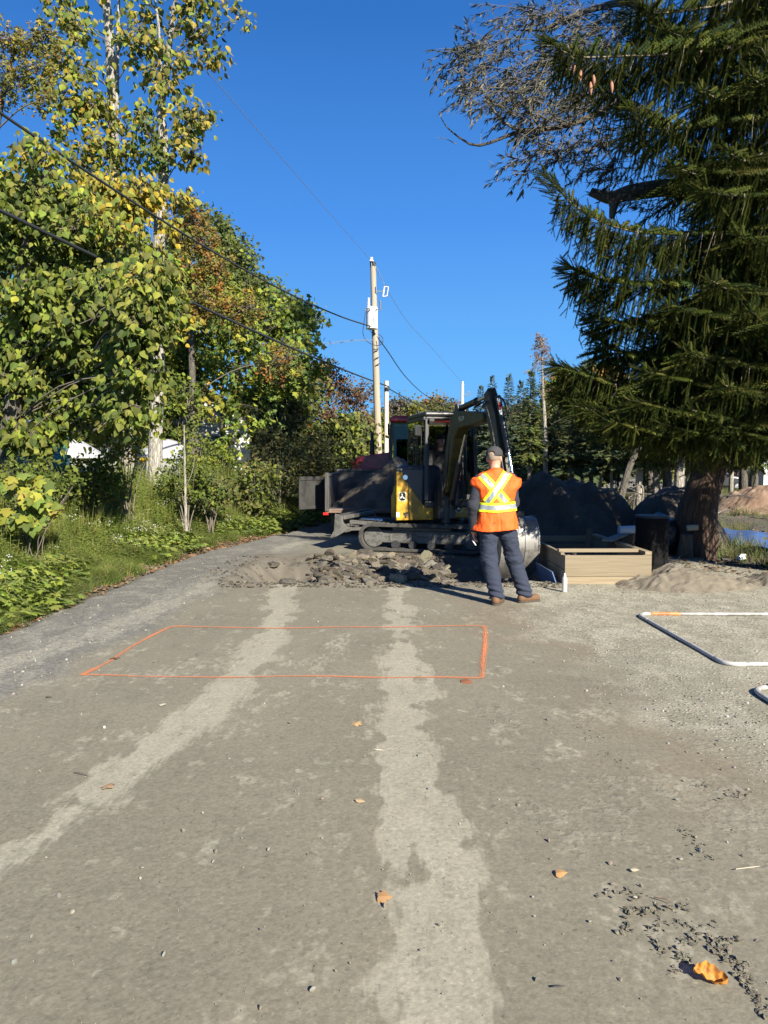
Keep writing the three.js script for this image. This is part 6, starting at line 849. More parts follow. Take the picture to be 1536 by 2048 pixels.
{
  const t = thing('person', 'worker in orange safety vest and dark cap standing with his back to the camera', 'person');
  const base = G(1000, 1205); t.position.copy(base);
  // joints in metres; x to the right of the picture, +z towards the camera, he faces away
  const J = { lh: [-0.155, 0.93, 0.03], lk: [-0.135, 0.50, 0.02], la: [-0.055, 0.11, 0.12], rh: [0.045, 0.93, 0.02], rk: [0.165, 0.50, -0.06], ra: [0.29, 0.11, 0.0],
    pel: [-0.06, 0.98, 0.02], chest: [-0.06, 1.30, 0.0], nk: [-0.07, 1.50, -0.01], hd: [-0.075, 1.665, -0.035],
    ls: [-0.255, 1.425, 0.0], le: [-0.325, 1.13, 0.05], lw: [-0.315, 0.86, -0.01], rs: [0.125, 1.435, -0.01], re: [0.150, 1.15, -0.02], rw: [0.10, 1.02, -0.22] };
  // fold the legs' feet: left heel nearer to the camera
  const bones = (L) => (x, y, z) => { let v = 1e3; for (const [a, b, ra, rb, k] of L) v = smin(v, cap(x, y, z, a, b, ra, rb), k ?? 0.03); return v; };
  const headAt = J.hd, yaw = -0.45, cy = Math.cos(yaw), sy = Math.sin(yaw); // head turned a little to the right
  const H = (x, y, z) => { const a = x - headAt[0], b = y - headAt[1], c = z - headAt[2]; return [a * cy - c * sy, b, -(a * sy + c * cy)]; }; // head's own axes, +z = where he looks
  const headF = (x0, y0, z0) => { const [x, y, z] = H(x0, y0, z0);
    let v = ell(x, y, z, [0, 0.03, -0.01], [0.078, 0.105, 0.097]); v = smin(v, ell(x, y, z, [0, -0.045, 0.03], [0.058, 0.075, 0.068]), 0.03); v = smin(v, ell(x, y, z, [0, -0.10, 0.055], [0.028, 0.025, 0.03]), 0.02);
    v = smin(v, cap(x, y, z, [0, 0.02, 0.09], [0, -0.025, 0.112], 0.010, 0.016), 0.012); for (const s of [-1, 1]) { v = smin(v, ell(x, y, z, [s * 0.081, -0.005, -0.012], [0.012, 0.032, 0.02]), 0.006); v = Math.max(v, -ell(x, y, z, [s * 0.031, 0.012, 0.098], [0.017, 0.011, 0.014])); v = smin(v, ell(x, y, z, [s * 0.031, 0.012, 0.078], [0.012, 0.012, 0.012]), 0.002); }
    v = smin(v, ell(x, y, z, [0, -0.063, 0.085], [0.024, 0.007, 0.012]), 0.006); return smin(v, cap(x0, y0, z0, [-0.07, 1.46, 0.0], [-0.073, 1.60, -0.02], 0.066, 0.058), 0.03); };
  const trunk = bones([[J.pel, J.chest, 0.13, 0.15, 0.06], [[-0.25, 1.39, 0], [0.12, 1.39, 0], 0.05, 0.05, 0.06], [J.lh, J.lk, 0.085, 0.06], [J.lk, J.la, 0.058, 0.042], [J.rh, J.rk, 0.085, 0.06], [J.rk, J.ra, 0.058, 0.042], [[-0.25, 1.39, 0], J.le, 0.045, 0.042], [J.le, J.lw, 0.042, 0.03], [[0.115, 1.39, -0.01], J.re, 0.045, 0.042], [J.re, J.rw, 0.042, 0.03], [J.chest, J.nk, 0.1, 0.065, 0.05], [J.la, [-0.05, 0.05, 0.06], 0.04, 0.03], [J.ra, [0.36, 0.05, -0.06], 0.04, 0.03]]);
  const lHand = hand([-0.315, 0.855, -0.015], [-0.30, 0.69, -0.06], [0.25, 0.1, -0.96]), rHand = hand(J.rw, [-0.02, 0.99, -0.34], [0.2, 0.97, 0.1]);
  mesh('body', merge([nets((x, y, z) => trunk(x, y, z), [-0.5, 0.0, -0.45], [0.55, 1.56, 0.35], 0.014), nets(headF, [-0.2, 1.44, -0.19], [0.05, 1.83, 0.13], 0.0045), nets(lHand, [-0.39, 0.62, -0.16], [-0.22, 0.90, 0.08], 0.0035), nets(rHand, [-0.10, 0.88, -0.42], [0.18, 1.12, -0.14], 0.0035)]), SKIN, t);
  // trousers: loose, gathered over the boots
  const fold = (x, y, z, s) => (fbm3(x * 9 + s, y * 16, z * 9, 3) - 0.5);
  const trouserF = (x, y, z) => {
    let l = smin(cap(x, y, z, J.lh, J.lk, 0.112, 0.094), cap(x, y, z, J.lk, [J.la[0], 0.09, J.la[2]], 0.094, 0.084), 0.03), r = smin(cap(x, y, z, J.rh, J.rk, 0.112, 0.094), cap(x, y, z, J.rk, [J.ra[0], 0.09, J.ra[2]], 0.094, 0.084), 0.03);
    let v = smin(l, r, 0.025); v = smin(v, ell(x, y, z, [-0.055, 1.0, 0.015], [0.195, 0.13, 0.14]), 0.05); v = smin(v, ell(x, y, z, [-0.12, 0.93, 0.075], [0.085, 0.10, 0.085]), 0.04); v = smin(v, ell(x, y, z, [0.02, 0.93, 0.07], [0.085, 0.10, 0.085]), 0.04);
    const low = ss(0.34, 0.10, y), kn = ss(0.20, 0.0, Math.abs(y - 0.52)), cr = ss(0.22, 0.0, Math.abs(y - 0.82));
    v += fold(x, y, z, 3) * (0.020 + 0.028 * kn + 0.024 * cr) + low * 0.009 * Math.sin(y * 95 + 5 * fbm3(x * 6, y * 4, z * 6, 2) + x * 20);
    return Math.max(v, 0.065 - y, y - 1.04);
  };
  const DENIM = std([0.018, 0.024, 0.044], 0.92, { bumpMap: T_GRIT, bumpScale: 0.0005 });
  const trousers = mesh('trousers', nets(trouserF, [-0.36, 0.04, -0.28], [0.46, 1.08, 0.34], 0.0085), DENIM, t);
  for (const px of [-0.135, 0.035]) mesh('pocket', (sheet(8, 8, (u, v) => { const x = px + (u - 0.5) * 0.115, y = 0.94 - v * 0.13 + (v > 0.8 ? Math.abs(u - 0.5) * 0.03 : 0); let z = 0.34; while (z > -0.1 && trouserF(x, y, z) > 0.004) z -= 0.004; return [x, y, z + 0.001]; })), std([0.020, 0.026, 0.042], 0.92, { side: THREE.DoubleSide }), trousers);
  // shirt: dark sleeves and collar
  const shirtF = (x, y, z) => { let v = smin(cap(x, y, z, J.ls, J.le, 0.062, 0.062), cap(x, y, z, J.le, J.lw, 0.066, 0.048), 0.03); v = smin(v, smin(cap(x, y, z, J.rs, J.re, 0.060, 0.060), cap(x, y, z, J.re, J.rw, 0.066, 0.048), 0.03), 0.02); v = smin(v, cap(x, y, z, [-0.06, 1.05, 0], J.chest, 0.13, 0.14), 0.04); v = smin(v, cap(x, y, z, [-0.06, 1.44, 0], [-0.071, 1.535, -0.012], 0.085, 0.076), 0.02); v += fold(x, y * 1.2, z, 11) * 0.028 * ss(0.2, 0.05, Math.abs(y - 1.12)) + fold(x, y, z, 19) * 0.012; v = Math.max(v, y - 1.555 + 0.3 * (z + 0.01)); return Math.max(v, -cap(x, y, z, [-0.07, 1.50, -0.005], [-0.073, 1.62, -0.02], 0.066, 0.066)); };
  mesh('shirt', nets(shirtF, [-0.46, 0.78, -0.34], [0.32, 1.60, 0.22], 0.009), std([0.015, 0.017, 0.026], 0.9, { bumpMap: T_GRIT, bumpScale: 0.0005 }), t);
  // vest
  const prof = (y, tab) => { let k = 0; while (k < tab.length - 2 && y > tab[k + 1][0]) k++; const u = ss(0, 1, (y - tab[k][0]) / (tab[k + 1][0] - tab[k][0])); return mix(tab[k][1], tab[k + 1][1], clamp(u)); };
  const wx = (y) => prof(y, [[0.84, 0.268], [0.93, 0.248], [1.04, 0.222], [1.18, 0.208], [1.28, 0.228], [1.37, 0.278], [1.425, 0.286], [1.47, 0.215], [1.53, 0.095], [1.56, 0.06]]), wz = (y) => prof(y, [[0.84, 0.190], [0.95, 0.178], [1.1, 0.165], [1.3, 0.160], [1.42, 0.135], [1.48, 0.105], [1.54, 0.08]]), xc = (y) => prof(y, [[0.84, -0.058], [1.1, -0.055], [1.3, -0.058], [1.44, -0.062], [1.54, -0.07]]);
  const vestF = (x, y, z, out = 0) => { const a = wx(y) + out, b = wz(y) + out, dx = (x - xc(y)) / a, dz = (z + 0.005) / b, k = Math.pow(Math.pow(Math.abs(dx), 2.5) + Math.pow(Math.abs(dz), 2.5), 0.4); let v = (k - 1) * Math.min(a, b) * 0.9;
    v += (fbm3(x * 11 + 4, y * 4.5, z * 7, 3) - 0.5) * 0.04 * ss(1.50, 1.0, y) + (fbm3(x * 7 + x * y * 5, y * 7 - Math.abs(x + 0.06) * 9, z * 5 + 3, 2) - 0.5) * 0.034 * ss(1.0, 1.35, y) + 0.008 * Math.exp(-Math.pow((x + 0.035 + (y - 1) * 0.06) / 0.011, 2)) * ss(1.08, 0.95, y); return v; };
  const vestShape = (x, y, z) => { let v = vestF(x, y, z); v = Math.max(v, 0.845 + 0.012 * Math.sin(x * 9) - y, y - 1.56); v = Math.max(v, -Math.max(vestF(x, y, z, -0.014), y - 1.02)); return Math.max(v, -cap(x, y, z, [-0.07, 1.50, -0.03], [-0.073, 1.64, -0.03], 0.082, 0.088)); };
  const vest = mesh('safety_vest', nets(vestShape, [-0.38, 0.81, -0.24], [0.28, 1.60, 0.24], 0.0085), std([0.80, 0.095, 0.005], 0.75, { bumpMap: T_GRIT, bumpScale: 0.0006 }), t);
  const backZ = (x, y) => { let z = 0.26; while (z > -0.15 && vestF(x, y, z) > 0) z -= 0.003; return z; };
  const LIMEY = std([0.58, 0.68, 0.010], 0.6), SILVER = std([0.30, 0.315, 0.32], 0.38, { metalness: 0.35, bumpMap: T_GRIT, bumpScale: 0.0004 });
  const ribbon = (a, b, w0, w1, lift) => { const dx = b[0] - a[0], dy = b[1] - a[1], l = Math.hypot(dx, dy), nx = -dy / l, ny = dx / l; return sheet(40, 6, (u, v) => { const w = mix(w0, w1, v), x = a[0] + dx * u + nx * w, y = a[1] + dy * u + ny * w; return [x, y, backZ(x, y) + lift]; }); };
  const ring = (y0, y1, lift) => sheet(90, 6, (u, v) => { const a = u * Math.PI * 2, y = mix(y0, y1, v) + 0.008 * Math.sin(a * 2 + 1); let r = 0.36; while (r > 0.08 && vestF(xc(y) + r * Math.cos(a), y, r * Math.sin(a)) > 0) r -= 0.003; r += lift; return [xc(y) + r * Math.cos(a), y, r * Math.sin(a)]; });
  const two = (m) => { const q = m.clone(); q.side = THREE.DoubleSide; return q; }, LY = two(LIMEY), SV = two(SILVER);
  const pxl = (px, py) => [(px - 1000) / 173, (1205 - py) / 173];
  const s1 = [pxl(959, 949), pxl(1008, 1004)], s2 = [pxl(1011, 944), pxl(968, 1004)];
  for (const [[a, b], up] of [[s1, 0.003], [s2, 0.010]]) { const st = mesh('tape', ribbon(a, b, -0.052, 0.052, up), LY, vest); mesh('reflective_strip', ribbon(a, b, -0.024, 0.024, up + 0.003), SV, st); }
  const y0 = (1205 - 1021) / 173, y1 = (1205 - 1003) / 173, belt = mesh('tape', ring(y0, y1, 0.014), LY, vest); mesh('reflective_strip', ring(mix(y0, y1, 0.26), mix(y0, y1, 0.74), 0.017), SV, belt);
  // cap, worn with the peak to the front
  const capF = (x0, y0, z0) => { const [x, y, z] = H(x0, y0, z0); let v = ell(x, y, z, [0, 0.048, -0.008], [0.096, 0.094, 0.112]); v = Math.max(v, 0.028 + 0.10 * (z > 0 ? z * 0.2 : 0) - y); v = Math.max(v, -ell(x, y, z, [0, 0.035, -0.01], [0.088, 0.098, 0.104])); v = Math.max(v, -ell(x, y, z, [0, 0.052, -0.125], [0.040, 0.030, 0.05])); const brim = Math.max(Math.abs(y - 0.045 + (z - 0.09) * 0.18 + x * x * 3) - 0.004, ell(x, 0, z, [0, 0, 0.085], [0.088, 1, 0.10]), 0.05 - z); return Math.min(v, brim); };
  const capM = mesh('cap', nets(capF, [-0.27, 1.64, -0.25], [0.13, 1.83, 0.12], 0.0055), std([0.035, 0.034, 0.036], 0.9, { bumpMap: T_GRIT, bumpScale: 0.0008 }), t);
  mesh('hair', nets((x0, y0, z0) => { const [x, y, z] = H(x0, y0, z0); return Math.max(ell(x, y, z, [0, 0.028, -0.012], [0.0815, 0.107, 0.1005]), -0.028 - y + Math.abs(x) * 0.15, z - 0.0, y - 0.06); }, [-0.18, 1.62, -0.16], [0.03, 1.75, 0.12], 0.005), std([0.22, 0.17, 0.13], 0.95), t);
  // boots
  const bootMat = std([0.165, 0.085, 0.038], 0.75, { map: rep(T_WEAR, 3), bumpMap: T_GRIT, bumpScale: 0.0008 }), sole = std([0.05, 0.042, 0.035], 0.9);
  for (const [a, ang] of [[J.la, 0.40], [J.ra, 1.05]]) {
    const dx = Math.sin(ang), dz = -Math.cos(ang), f = (p, y) => [a[0] + dx * p, y, a[2] + dz * p];
    const bF = (x, y, z) => { let v = cap(x, y, z, f(-0.055, 0.055), f(0.03, 0.05), 0.05, 0.048); v = smin(v, cap(x, y, z, f(0.05, 0.05), f(0.165, 0.042), 0.05, 0.044), 0.03); v = smin(v, cap(x, y, z, f(0.0, 0.06), f(-0.01, 0.12), 0.052, 0.054), 0.03); return Math.max(v + fold(x * 2, y * 2, z * 2, 31) * 0.008, 0.018 - y); };
    const b = mesh('boot', nets(bF, [a[0] - 0.26, 0.0, a[2] - 0.26], [a[0] + 0.26, 0.24, a[2] + 0.26], 0.007), bootMat, t);
    mesh('sole', nets((x, y, z) => { const v = Math.min(cap(x, 0, z, f(-0.055, 0).map((k, i) => i === 1 ? 0 : k), f(0.165, 0).map((k, i) => i === 1 ? 0 : k), 0.05, 0.05)); return Math.max(v, Math.abs(y - 0.012) - 0.013); }, [a[0] - 0.26, -0.02, a[2] - 0.26], [a[0] + 0.26, 0.05, a[2] + 0.26], 0.007), sole, b);
  }
  const c = mesh('cigarette', rod(V(-0.325, 0.725, -0.02), V(-0.285, 0.665, 0.0), 0.006), std([0.8, 0.78, 0.74], 0.7)); c.position.copy(base); tag(c, "thin white stick held between the fingers of the worker's left hand", 'cigarette');
}
{ // the operator in the cab
  const t = thing('person', 'machine operator in dark top and faded trousers sitting in the excavator cab', 'person'); t.position.set(0.94, 0, -14.1); t.rotation.y = 0.21;
  const X = 0.2, seatY = 1.29, hip = (s) => [X + s * 0.09, seatY, -0.22], kn = (s) => [X + s * 0.15, seatY + 0.06, 0.22], an = (s) => [X + s * 0.14, 0.98, 0.34];
  const B = (L) => (x, y, z) => { let v = 1e3; for (const [a, b, ra, rb] of L) v = smin(v, cap(x, y, z, a, b, ra, rb), 0.035); return v; };
  const arms = (f) => [[[X - 0.19, seatY + 0.48, -0.24], [X - 0.27, seatY + 0.2, -0.1], 0.05 + f, 0.045 + f], [[X - 0.27, seatY + 0.2, -0.1], [X - 0.26, seatY + 0.2, 0.14], 0.042 + f, 0.032 + f], [[X + 0.19, seatY + 0.48, -0.24], [X + 0.28, seatY + 0.2, -0.1], 0.05 + f, 0.045 + f], [[X + 0.28, seatY + 0.2, -0.1], [X + 0.27, seatY + 0.2, 0.14], 0.042 + f, 0.032 + f]];
  const legs = (f) => [-1, 1].flatMap((s) => [[hip(s), kn(s), 0.08 + f, 0.06 + f], [kn(s), an(s), 0.058 + f, 0.045 + f]]);
  const torso = (f) => [[[X, seatY, -0.24], [X, seatY + 0.4, -0.27], 0.13 + f, 0.15 + f], [[X - 0.17, seatY + 0.49, -0.25], [X + 0.17, seatY + 0.49, -0.25], 0.06 + f, 0.06 + f]];
  const headO = (x, y, z) => { let v = ell(x, y, z, [X, seatY + 0.78, -0.22], [0.078, 0.105, 0.095]); v = smin(v, ell(x, y, z, [X, seatY + 0.71, -0.18], [0.058, 0.075, 0.065]), 0.03); v = smin(v, cap(x, y, z, [X, seatY + 0.76, -0.13], [X, seatY + 0.725, -0.105], 0.01, 0.015), 0.012); for (const s of [-1, 1]) v = smin(v, ell(x, y, z, [X + s * 0.08, seatY + 0.75, -0.22], [0.012, 0.03, 0.02]), 0.006); return smin(v, cap(x, y, z, [X, seatY + 0.52, -0.25], [X, seatY + 0.66, -0.23], 0.06, 0.055), 0.03); };
  mesh('body', merge([nets(B([...torso(0), ...arms(0), ...legs(0)]), [-0.2, 0.9, -0.5], [0.6, 1.9, 0.45], 0.018), nets(headO, [0.06, 1.78, -0.36], [0.34, 2.2, -0.06], 0.008), ...[-1, 1].map((s) => nets(hand([X + s * 0.265, seatY + 0.2, 0.13], [X + s * 0.265, seatY + 0.2, 0.3], [-s, 0.05, 0]), [X + s * 0.265 - 0.11, seatY + 0.08, 0.06], [X + s * 0.265 + 0.11, seatY + 0.32, 0.33], 0.006))]), SKIN, t);
  mesh('shirt', nets(B([...torso(0.02), ...arms(0.016)]), [-0.22, 1.1, -0.5], [0.62, 1.9, 0.16], 0.016), std([0.02, 0.02, 0.024], 0.9), t);
  mesh('trousers', nets(B(legs(0.02)), [-0.1, 0.9, -0.4], [0.5, 1.5, 0.46], 0.016), std([0.16, 0.145, 0.20], 0.9), t);
  for (const s of [-1, 1]) mesh('boot', nets((x, y, z) => Math.max(smin(cap(x, y, z, an(s), [an(s)[0], 0.985, 0.46], 0.055, 0.045), cap(x, y, z, an(s), [an(s)[0], 1.08, 0.32], 0.05, 0.055), 0.03), 0.935 - y), [an(s)[0] - 0.1, 0.9, 0.2], [an(s)[0] + 0.1, 1.2, 0.56], 0.01), std([0.06, 0.04, 0.03], 0.8), t);
  mesh('cap', nets((x, y, z) => Math.max(Math.min(ell(x, y, z, [X, seatY + 0.80, -0.222], [0.092, 0.10, 0.108]), Math.max(Math.abs(y - seatY - 0.80) - 0.006, ell(x, 0, z, [X, 0, -0.1], [0.08, 1, 0.1]))), seatY + 0.79 - y), [0.06, 2.05, -0.36], [0.34, 2.22, 0.02], 0.008), std([0.03, 0.03, 0.03], 0.9), t);
}

// ---------- soil, timber and things left about the site ----------
const SOIL = (c, b = 0.02) => std([1, 1, 1], 1, { vertexColors: true, bumpMap: T_ROUGH, bumpScale: b });
function heap(name, label, cx, cz, rx, rz, h, dark, lite, sd, o = {}) {
  const n = o.n ?? 90, pos = [], col = [], uv = [], idx = []; 
  for (let j = 0; j <= n; j++) for (let i = 0; i <= n; i++) {
    const u = i / n * 2 - 1, v = j / n * 2 - 1, x = u * rx, z = v * rz, r = Math.hypot(u, v) * (0.85 + 0.35 * fbm(u * 1.8 + sd, v * 1.8 + sd, 3)), k = Math.max(0, 1 - r);
    let y = h * Math.pow(ss(0, 1, k * 1.25), 0.8) * (o.shape ? o.shape(u, v) : 1) * (0.8 + 0.4 * fbm(x * 1.3 + sd * 3, z * 1.3, 3));
    y += k > 0 ? ss(0, 0.2, k) * (0.10 * Math.min(1, h * 2.2) * (fbm(x * 3.5 + sd, z * 3.5, 4) - 0.5) * 2 + 0.035 * (fbm(x * 14 + sd, z * 14, 3) - 0.5) * 2 + 0.02 * Math.pow(n2(x * 11 + sd, z * 11), 3)) : 0; y -= 0.12 * (1 - ss(0, 0.16, k));
    pos.push(x, y, z); uv.push(x / 1.2, z / 1.2); const c = mix3(dark, lite, clamp(fbm(x * 4 + sd, z * 4, 4) * 1.4 - 0.2)); const e = 0.85 + 0.3 * n2(x * 25, z * 25); col.push(c[0] * e, c[1] * e, c[2] * e);
  }
  for (let j = 0; j < n; j++) for (let i = 0; i < n; i++) { const a = j * (n + 1) + i, b = a + n + 1; if (Math.max(pos[a * 3 + 1], pos[b * 3 + 1], pos[a * 3 + 4], pos[b * 3 + 4]) < -0.11) continue; idx.push(a, b, a + 1, b, b + 1, a + 1); }
  const g = new THREE.BufferGeometry(); g.setAttribute('position', new THREE.Float32BufferAttribute(pos, 3)); g.setAttribute('uv', new THREE.Float32BufferAttribute(uv, 2)); g.setAttribute('color', new THREE.Float32BufferAttribute(col, 3)); g.setIndex(idx); g.computeVertexNormals();
  const m = mesh(name, g, SOIL()); m.position.set(cx, o.y ?? Math.min(0, gh(cx, cz)), cz); if (o.turn) m.rotation.y = o.turn; tag(m, label, o.cat ?? 'soil heap'); return m;
}
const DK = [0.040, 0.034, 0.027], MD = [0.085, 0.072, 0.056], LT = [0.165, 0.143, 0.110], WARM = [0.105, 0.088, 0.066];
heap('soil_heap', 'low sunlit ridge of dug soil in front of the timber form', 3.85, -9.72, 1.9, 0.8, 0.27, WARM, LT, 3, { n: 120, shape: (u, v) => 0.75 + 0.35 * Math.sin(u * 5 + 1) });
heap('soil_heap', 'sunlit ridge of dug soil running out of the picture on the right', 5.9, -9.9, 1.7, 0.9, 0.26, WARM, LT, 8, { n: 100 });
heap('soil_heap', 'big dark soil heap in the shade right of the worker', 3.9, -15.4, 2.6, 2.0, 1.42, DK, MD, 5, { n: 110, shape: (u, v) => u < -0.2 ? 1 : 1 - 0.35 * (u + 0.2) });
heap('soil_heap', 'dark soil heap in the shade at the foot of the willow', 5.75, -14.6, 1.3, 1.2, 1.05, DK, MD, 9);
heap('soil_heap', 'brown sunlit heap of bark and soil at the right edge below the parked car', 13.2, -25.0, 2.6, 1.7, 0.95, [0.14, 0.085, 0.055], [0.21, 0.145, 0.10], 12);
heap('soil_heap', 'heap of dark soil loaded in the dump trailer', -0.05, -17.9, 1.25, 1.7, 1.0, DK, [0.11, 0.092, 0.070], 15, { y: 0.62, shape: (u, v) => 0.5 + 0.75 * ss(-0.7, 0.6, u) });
{ // lumps along the cut
  seed(131);
  const lump = (r, sd, flatness = 0.7, det = 1) => { const g = new THREE.IcosahedronGeometry(1, det), p = g.attributes.position; for (let i = 0; i < p.count; i++) { const x = p.getX(i), y = p.getY(i), z = p.getZ(i), k = r * (0.7 + 0.65 * fbm3(x * 1.1 + sd, y * 1.1, z * 1.1 + sd, 2) + 0.12 * (n3(x * 4 + sd, y * 4, z * 4) - 0.5)); p.setXYZ(i, x * k, y * k * flatness, z * k); } g.computeVertexNormals(); return g; };
  const shard = (sd) => { const g = new THREE.IcosahedronGeometry(1, 1), p = g.attributes.position; for (let i = 0; i < p.count; i++) { const x = p.getX(i), y = p.getY(i), z = p.getZ(i), k = 0.55 + 0.9 * n3(x * 1.4 + sd, y * 1.4 + 3, z * 1.4 + sd) ; p.setXYZ(i, x * k, Math.max(-0.4, Math.min(0.45, y * k)), z * k); } g.computeVertexNormals(); return g; };
  const kinds = [...Array(9)].map((_, i) => i % 3 ? shard(i * 5.7) : lump(1, i * 7.3, rr(0.5, 0.8), 1)), list = [], cols = [];
  for (let i = 0; i < 3800; i++) {
    const edge = R(); let x, z, s = Math.pow(R(), 3.8) * 0.078 + 0.008;
    if (edge < 0.42) { x = rr(-1.5, 1.1); z = -10.05 - Math.pow(R(), 1.3) * 1.0; s *= 1.05; } else if (edge < 0.72) { x = rr(-1.3, 1.0); z = rr(-12.9, -10.4); } else if (edge < 0.86) { x = rr(-2.6, -1.4); z = rr(-13.0, -9.9); s *= 0.3; } else { x = rr(-2.2, 2.4); z = rr(-9.95, -9.5); s = rr(0.006, 0.025); }
    const t = trench(x, z), y = (t ? t.y : 0) + s * 0.25; const g = kinds[i % 9].clone(); g.applyMatrix4(xf(x, y, z, rn() * 0.7, R() * 6, rn() * 0.7, s * rr(0.9, 1.7), s * rr(0.45, 0.9), s * rr(0.8, 1.3))); const c = tintOf([[0.100, 0.085, 0.062], [0.072, 0.060, 0.044], [0.135, 0.117, 0.086], [0.05, 0.042, 0.032]], 0.2), n = g.attributes.position.count, ca = new Float32Array(n * 3); for (let k = 0; k < n; k++) ca.set(c, k * 3); g.setAttribute('color', new THREE.BufferAttribute(ca, 3)); list.push(g);
  }
  tag(mesh('soil_clods', merge(list), SOIL(0.01)), 'crumbled clods of soil and road crust strewn along the cut', 'soil clods', null, 'stuff');
  const one = (name, label, cat, px, py, r, col, sd, flatness = 0.7, rot = 0) => { const g = G(px, py), t = trench(g.x, g.z); const m = mesh(name, shard(sd).scale(r * 1.35, r * flatness * 1.5, r * 1.1), std(col, 0.95, { map: rep(T_WEAR, 3), bumpMap: T_ROUGH, bumpScale: 0.01 })); m.position.set(g.x, (t ? t.y : 0) + r * flatness * 0.35, g.z); m.rotation.set(rn() * 0.2, rot + R() * 6, rn() * 0.2); tag(m, label, cat); };
  one('rock', 'pale tan angular rock sitting on the front edge of the cut', 'rock', 795, 1162, 0.115, [0.20, 0.18, 0.125], 3, 0.75);
  one('soil_chunk', 'large dark chunk of road crust at the front left corner of the rubble', 'soil chunk', 577, 1166, 0.11, [0.085, 0.078, 0.062], 8, 0.5);
  one('soil_chunk', 'rounded chunk standing alone on the back edge of the cut', 'soil chunk', 729, 1112, 0.12, [0.07, 0.062, 0.05], 12, 0.9);
  one('soil_chunk', 'long slab of road crust lying across the middle of the rubble', 'soil chunk', 700, 1128, 0.2, [0.10, 0.09, 0.07], 15, 0.32);
  one('soil_chunk', 'dark chunk on the back left rim of the cut', 'soil chunk', 545, 1117, 0.10, [0.07, 0.06, 0.048], 21, 0.5); one('soil_chunk', 'tilted chunk right of the tan rock in the person shadow', 'soil chunk', 860, 1160, 0.10, [0.11, 0.10, 0.08], 25, 0.6); one('soil_chunk', 'chunk of crust in the front row left of the tan rock', 'soil chunk', 740, 1166, 0.09, [0.12, 0.108, 0.086], 29, 0.6); one('soil_chunk', 'chunk of crust in the front row between the two largest ones', 'soil chunk', 655, 1164, 0.10, [0.10, 0.09, 0.072], 33, 0.6); one('soil_chunk', 'chunk near the right end of the rubble, in the shade', 'soil chunk', 880, 1140, 0.11, [0.10, 0.088, 0.07], 37, 0.65);
  // crumbs of mud pressed up by boots and wheels, lower right
  const crumbs = []; for (const [ln, n, big] of [[[[1206, 1790], [1230, 1782], [1262, 1790], [1290, 1794]], 60, 1], [[[1250, 1826], [1270, 1818], [1300, 1824], [1340, 1820], [1376, 1812]], 120, 1.2], [[[1250, 1860], [1254, 1850]], 30, 1.1], [[[1302, 1856], [1312, 1846], [1326, 1850], [1306, 1872], [1316, 1892], [1330, 1908]], 70, 1], [[[1340, 1842], [1356, 1850], [1400, 1852], [1430, 1846]], 50, 0.9], [[[1354, 1890], [1372, 1878], [1396, 1872], [1424, 1884], [1450, 1880], [1480, 1884]], 120, 1.2], [[[1362, 1916], [1370, 1912], [1380, 1930]], 60, 1.2], [[[1424, 1892], [1440, 1904], [1456, 1920], [1470, 1922], [1490, 1936]], 130, 1.3], [[[1478, 1956], [1490, 1950], [1500, 1975], [1516, 2000], [1530, 2026]], 150, 1.3], [[[1340, 1950], [1352, 1938]], 24, 0.8], [[[1440, 1600], [1460, 1585], [1480, 1592], [1510, 1580]], 70, 0.9], [[[1360, 1650], [1380, 1670], [1400, 1700], [1416, 1720]], 90, 0.8], [[[1160, 1450], [1180, 1470], [1200, 1478]], 40, 0.8], [[[1200, 1500], [1230, 1520], [1260, 1528]], 50, 0.8], [[[1400, 1570], [1420, 1580]], 26, 0.9]]) for (let i = 0; i < n * 0.65; i++) { const f = R() * (ln.length - 1), k = Math.floor(f), a = ln[k], b = ln[k + 1] ?? a, g0 = G(mix(a[0], b[0], f - k) + rn() * 13, mix(a[1], b[1], f - k) + rn() * 8), s = (0.0016 + Math.pow(R(), 2.4) * 0.0068) * big; const g = kinds[i % 9].clone(); g.applyMatrix4(xf(g0.x, s * 0.25, g0.z, rn(), R() * 6, rn(), s * rr(0.9, 1.6), s * 0.55, s)); const c = tintOf([[0.19, 0.172, 0.128], [0.225, 0.205, 0.155], [0.16, 0.145, 0.108]], 0.15), m = g.attributes.position.count, ca = new Float32Array(m * 3); for (let q = 0; q < m; q++) ca.set(c, q * 3); g.setAttribute('color', new THREE.BufferAttribute(ca, 3)); crumbs.push(g); }
  tag(mesh('mud_crumbs', merge(crumbs), SOIL(0.003)), 'crumbs of dried mud pressed up on the road at the lower right', 'mud', null, 'stuff');
  // small loose stones on the gravel
  const st = []; for (let i = 0; i < 38000; i++) { const z = -1.5 - Math.pow(R(), 1.5) * 11, x = rr(z * 0.62, -z * 0.62); const gr = -along(gravR, x, z)[0], gl = -along(gravL, x, z)[0], w = Math.max(ss(-0.3, 0.5, gr), ss(-0.2, 0.3, gl) * 0.6, 0.035); if (R() > w || (trench(x, z)?.bare ?? 0) > 0.3) continue; const s = 0.0018 + Math.pow(R(), 5) * 0.009; st.push([xf(x, s * 0.3, z, R() * 6, R() * 6, R() * 6, s, s * 0.7, s), tintOf([[0.15, 0.145, 0.125], [0.20, 0.19, 0.16], [0.25, 0.24, 0.21], [0.10, 0.095, 0.085], [0.17, 0.14, 0.11]], 0.25)]); }
  tag(copies('loose_stones', lump(1, 2, 0.8, 1), std([1, 1, 1], 0.95), st), 'small loose stones scattered over the gravel', 'stones', null, 'stuff');
}
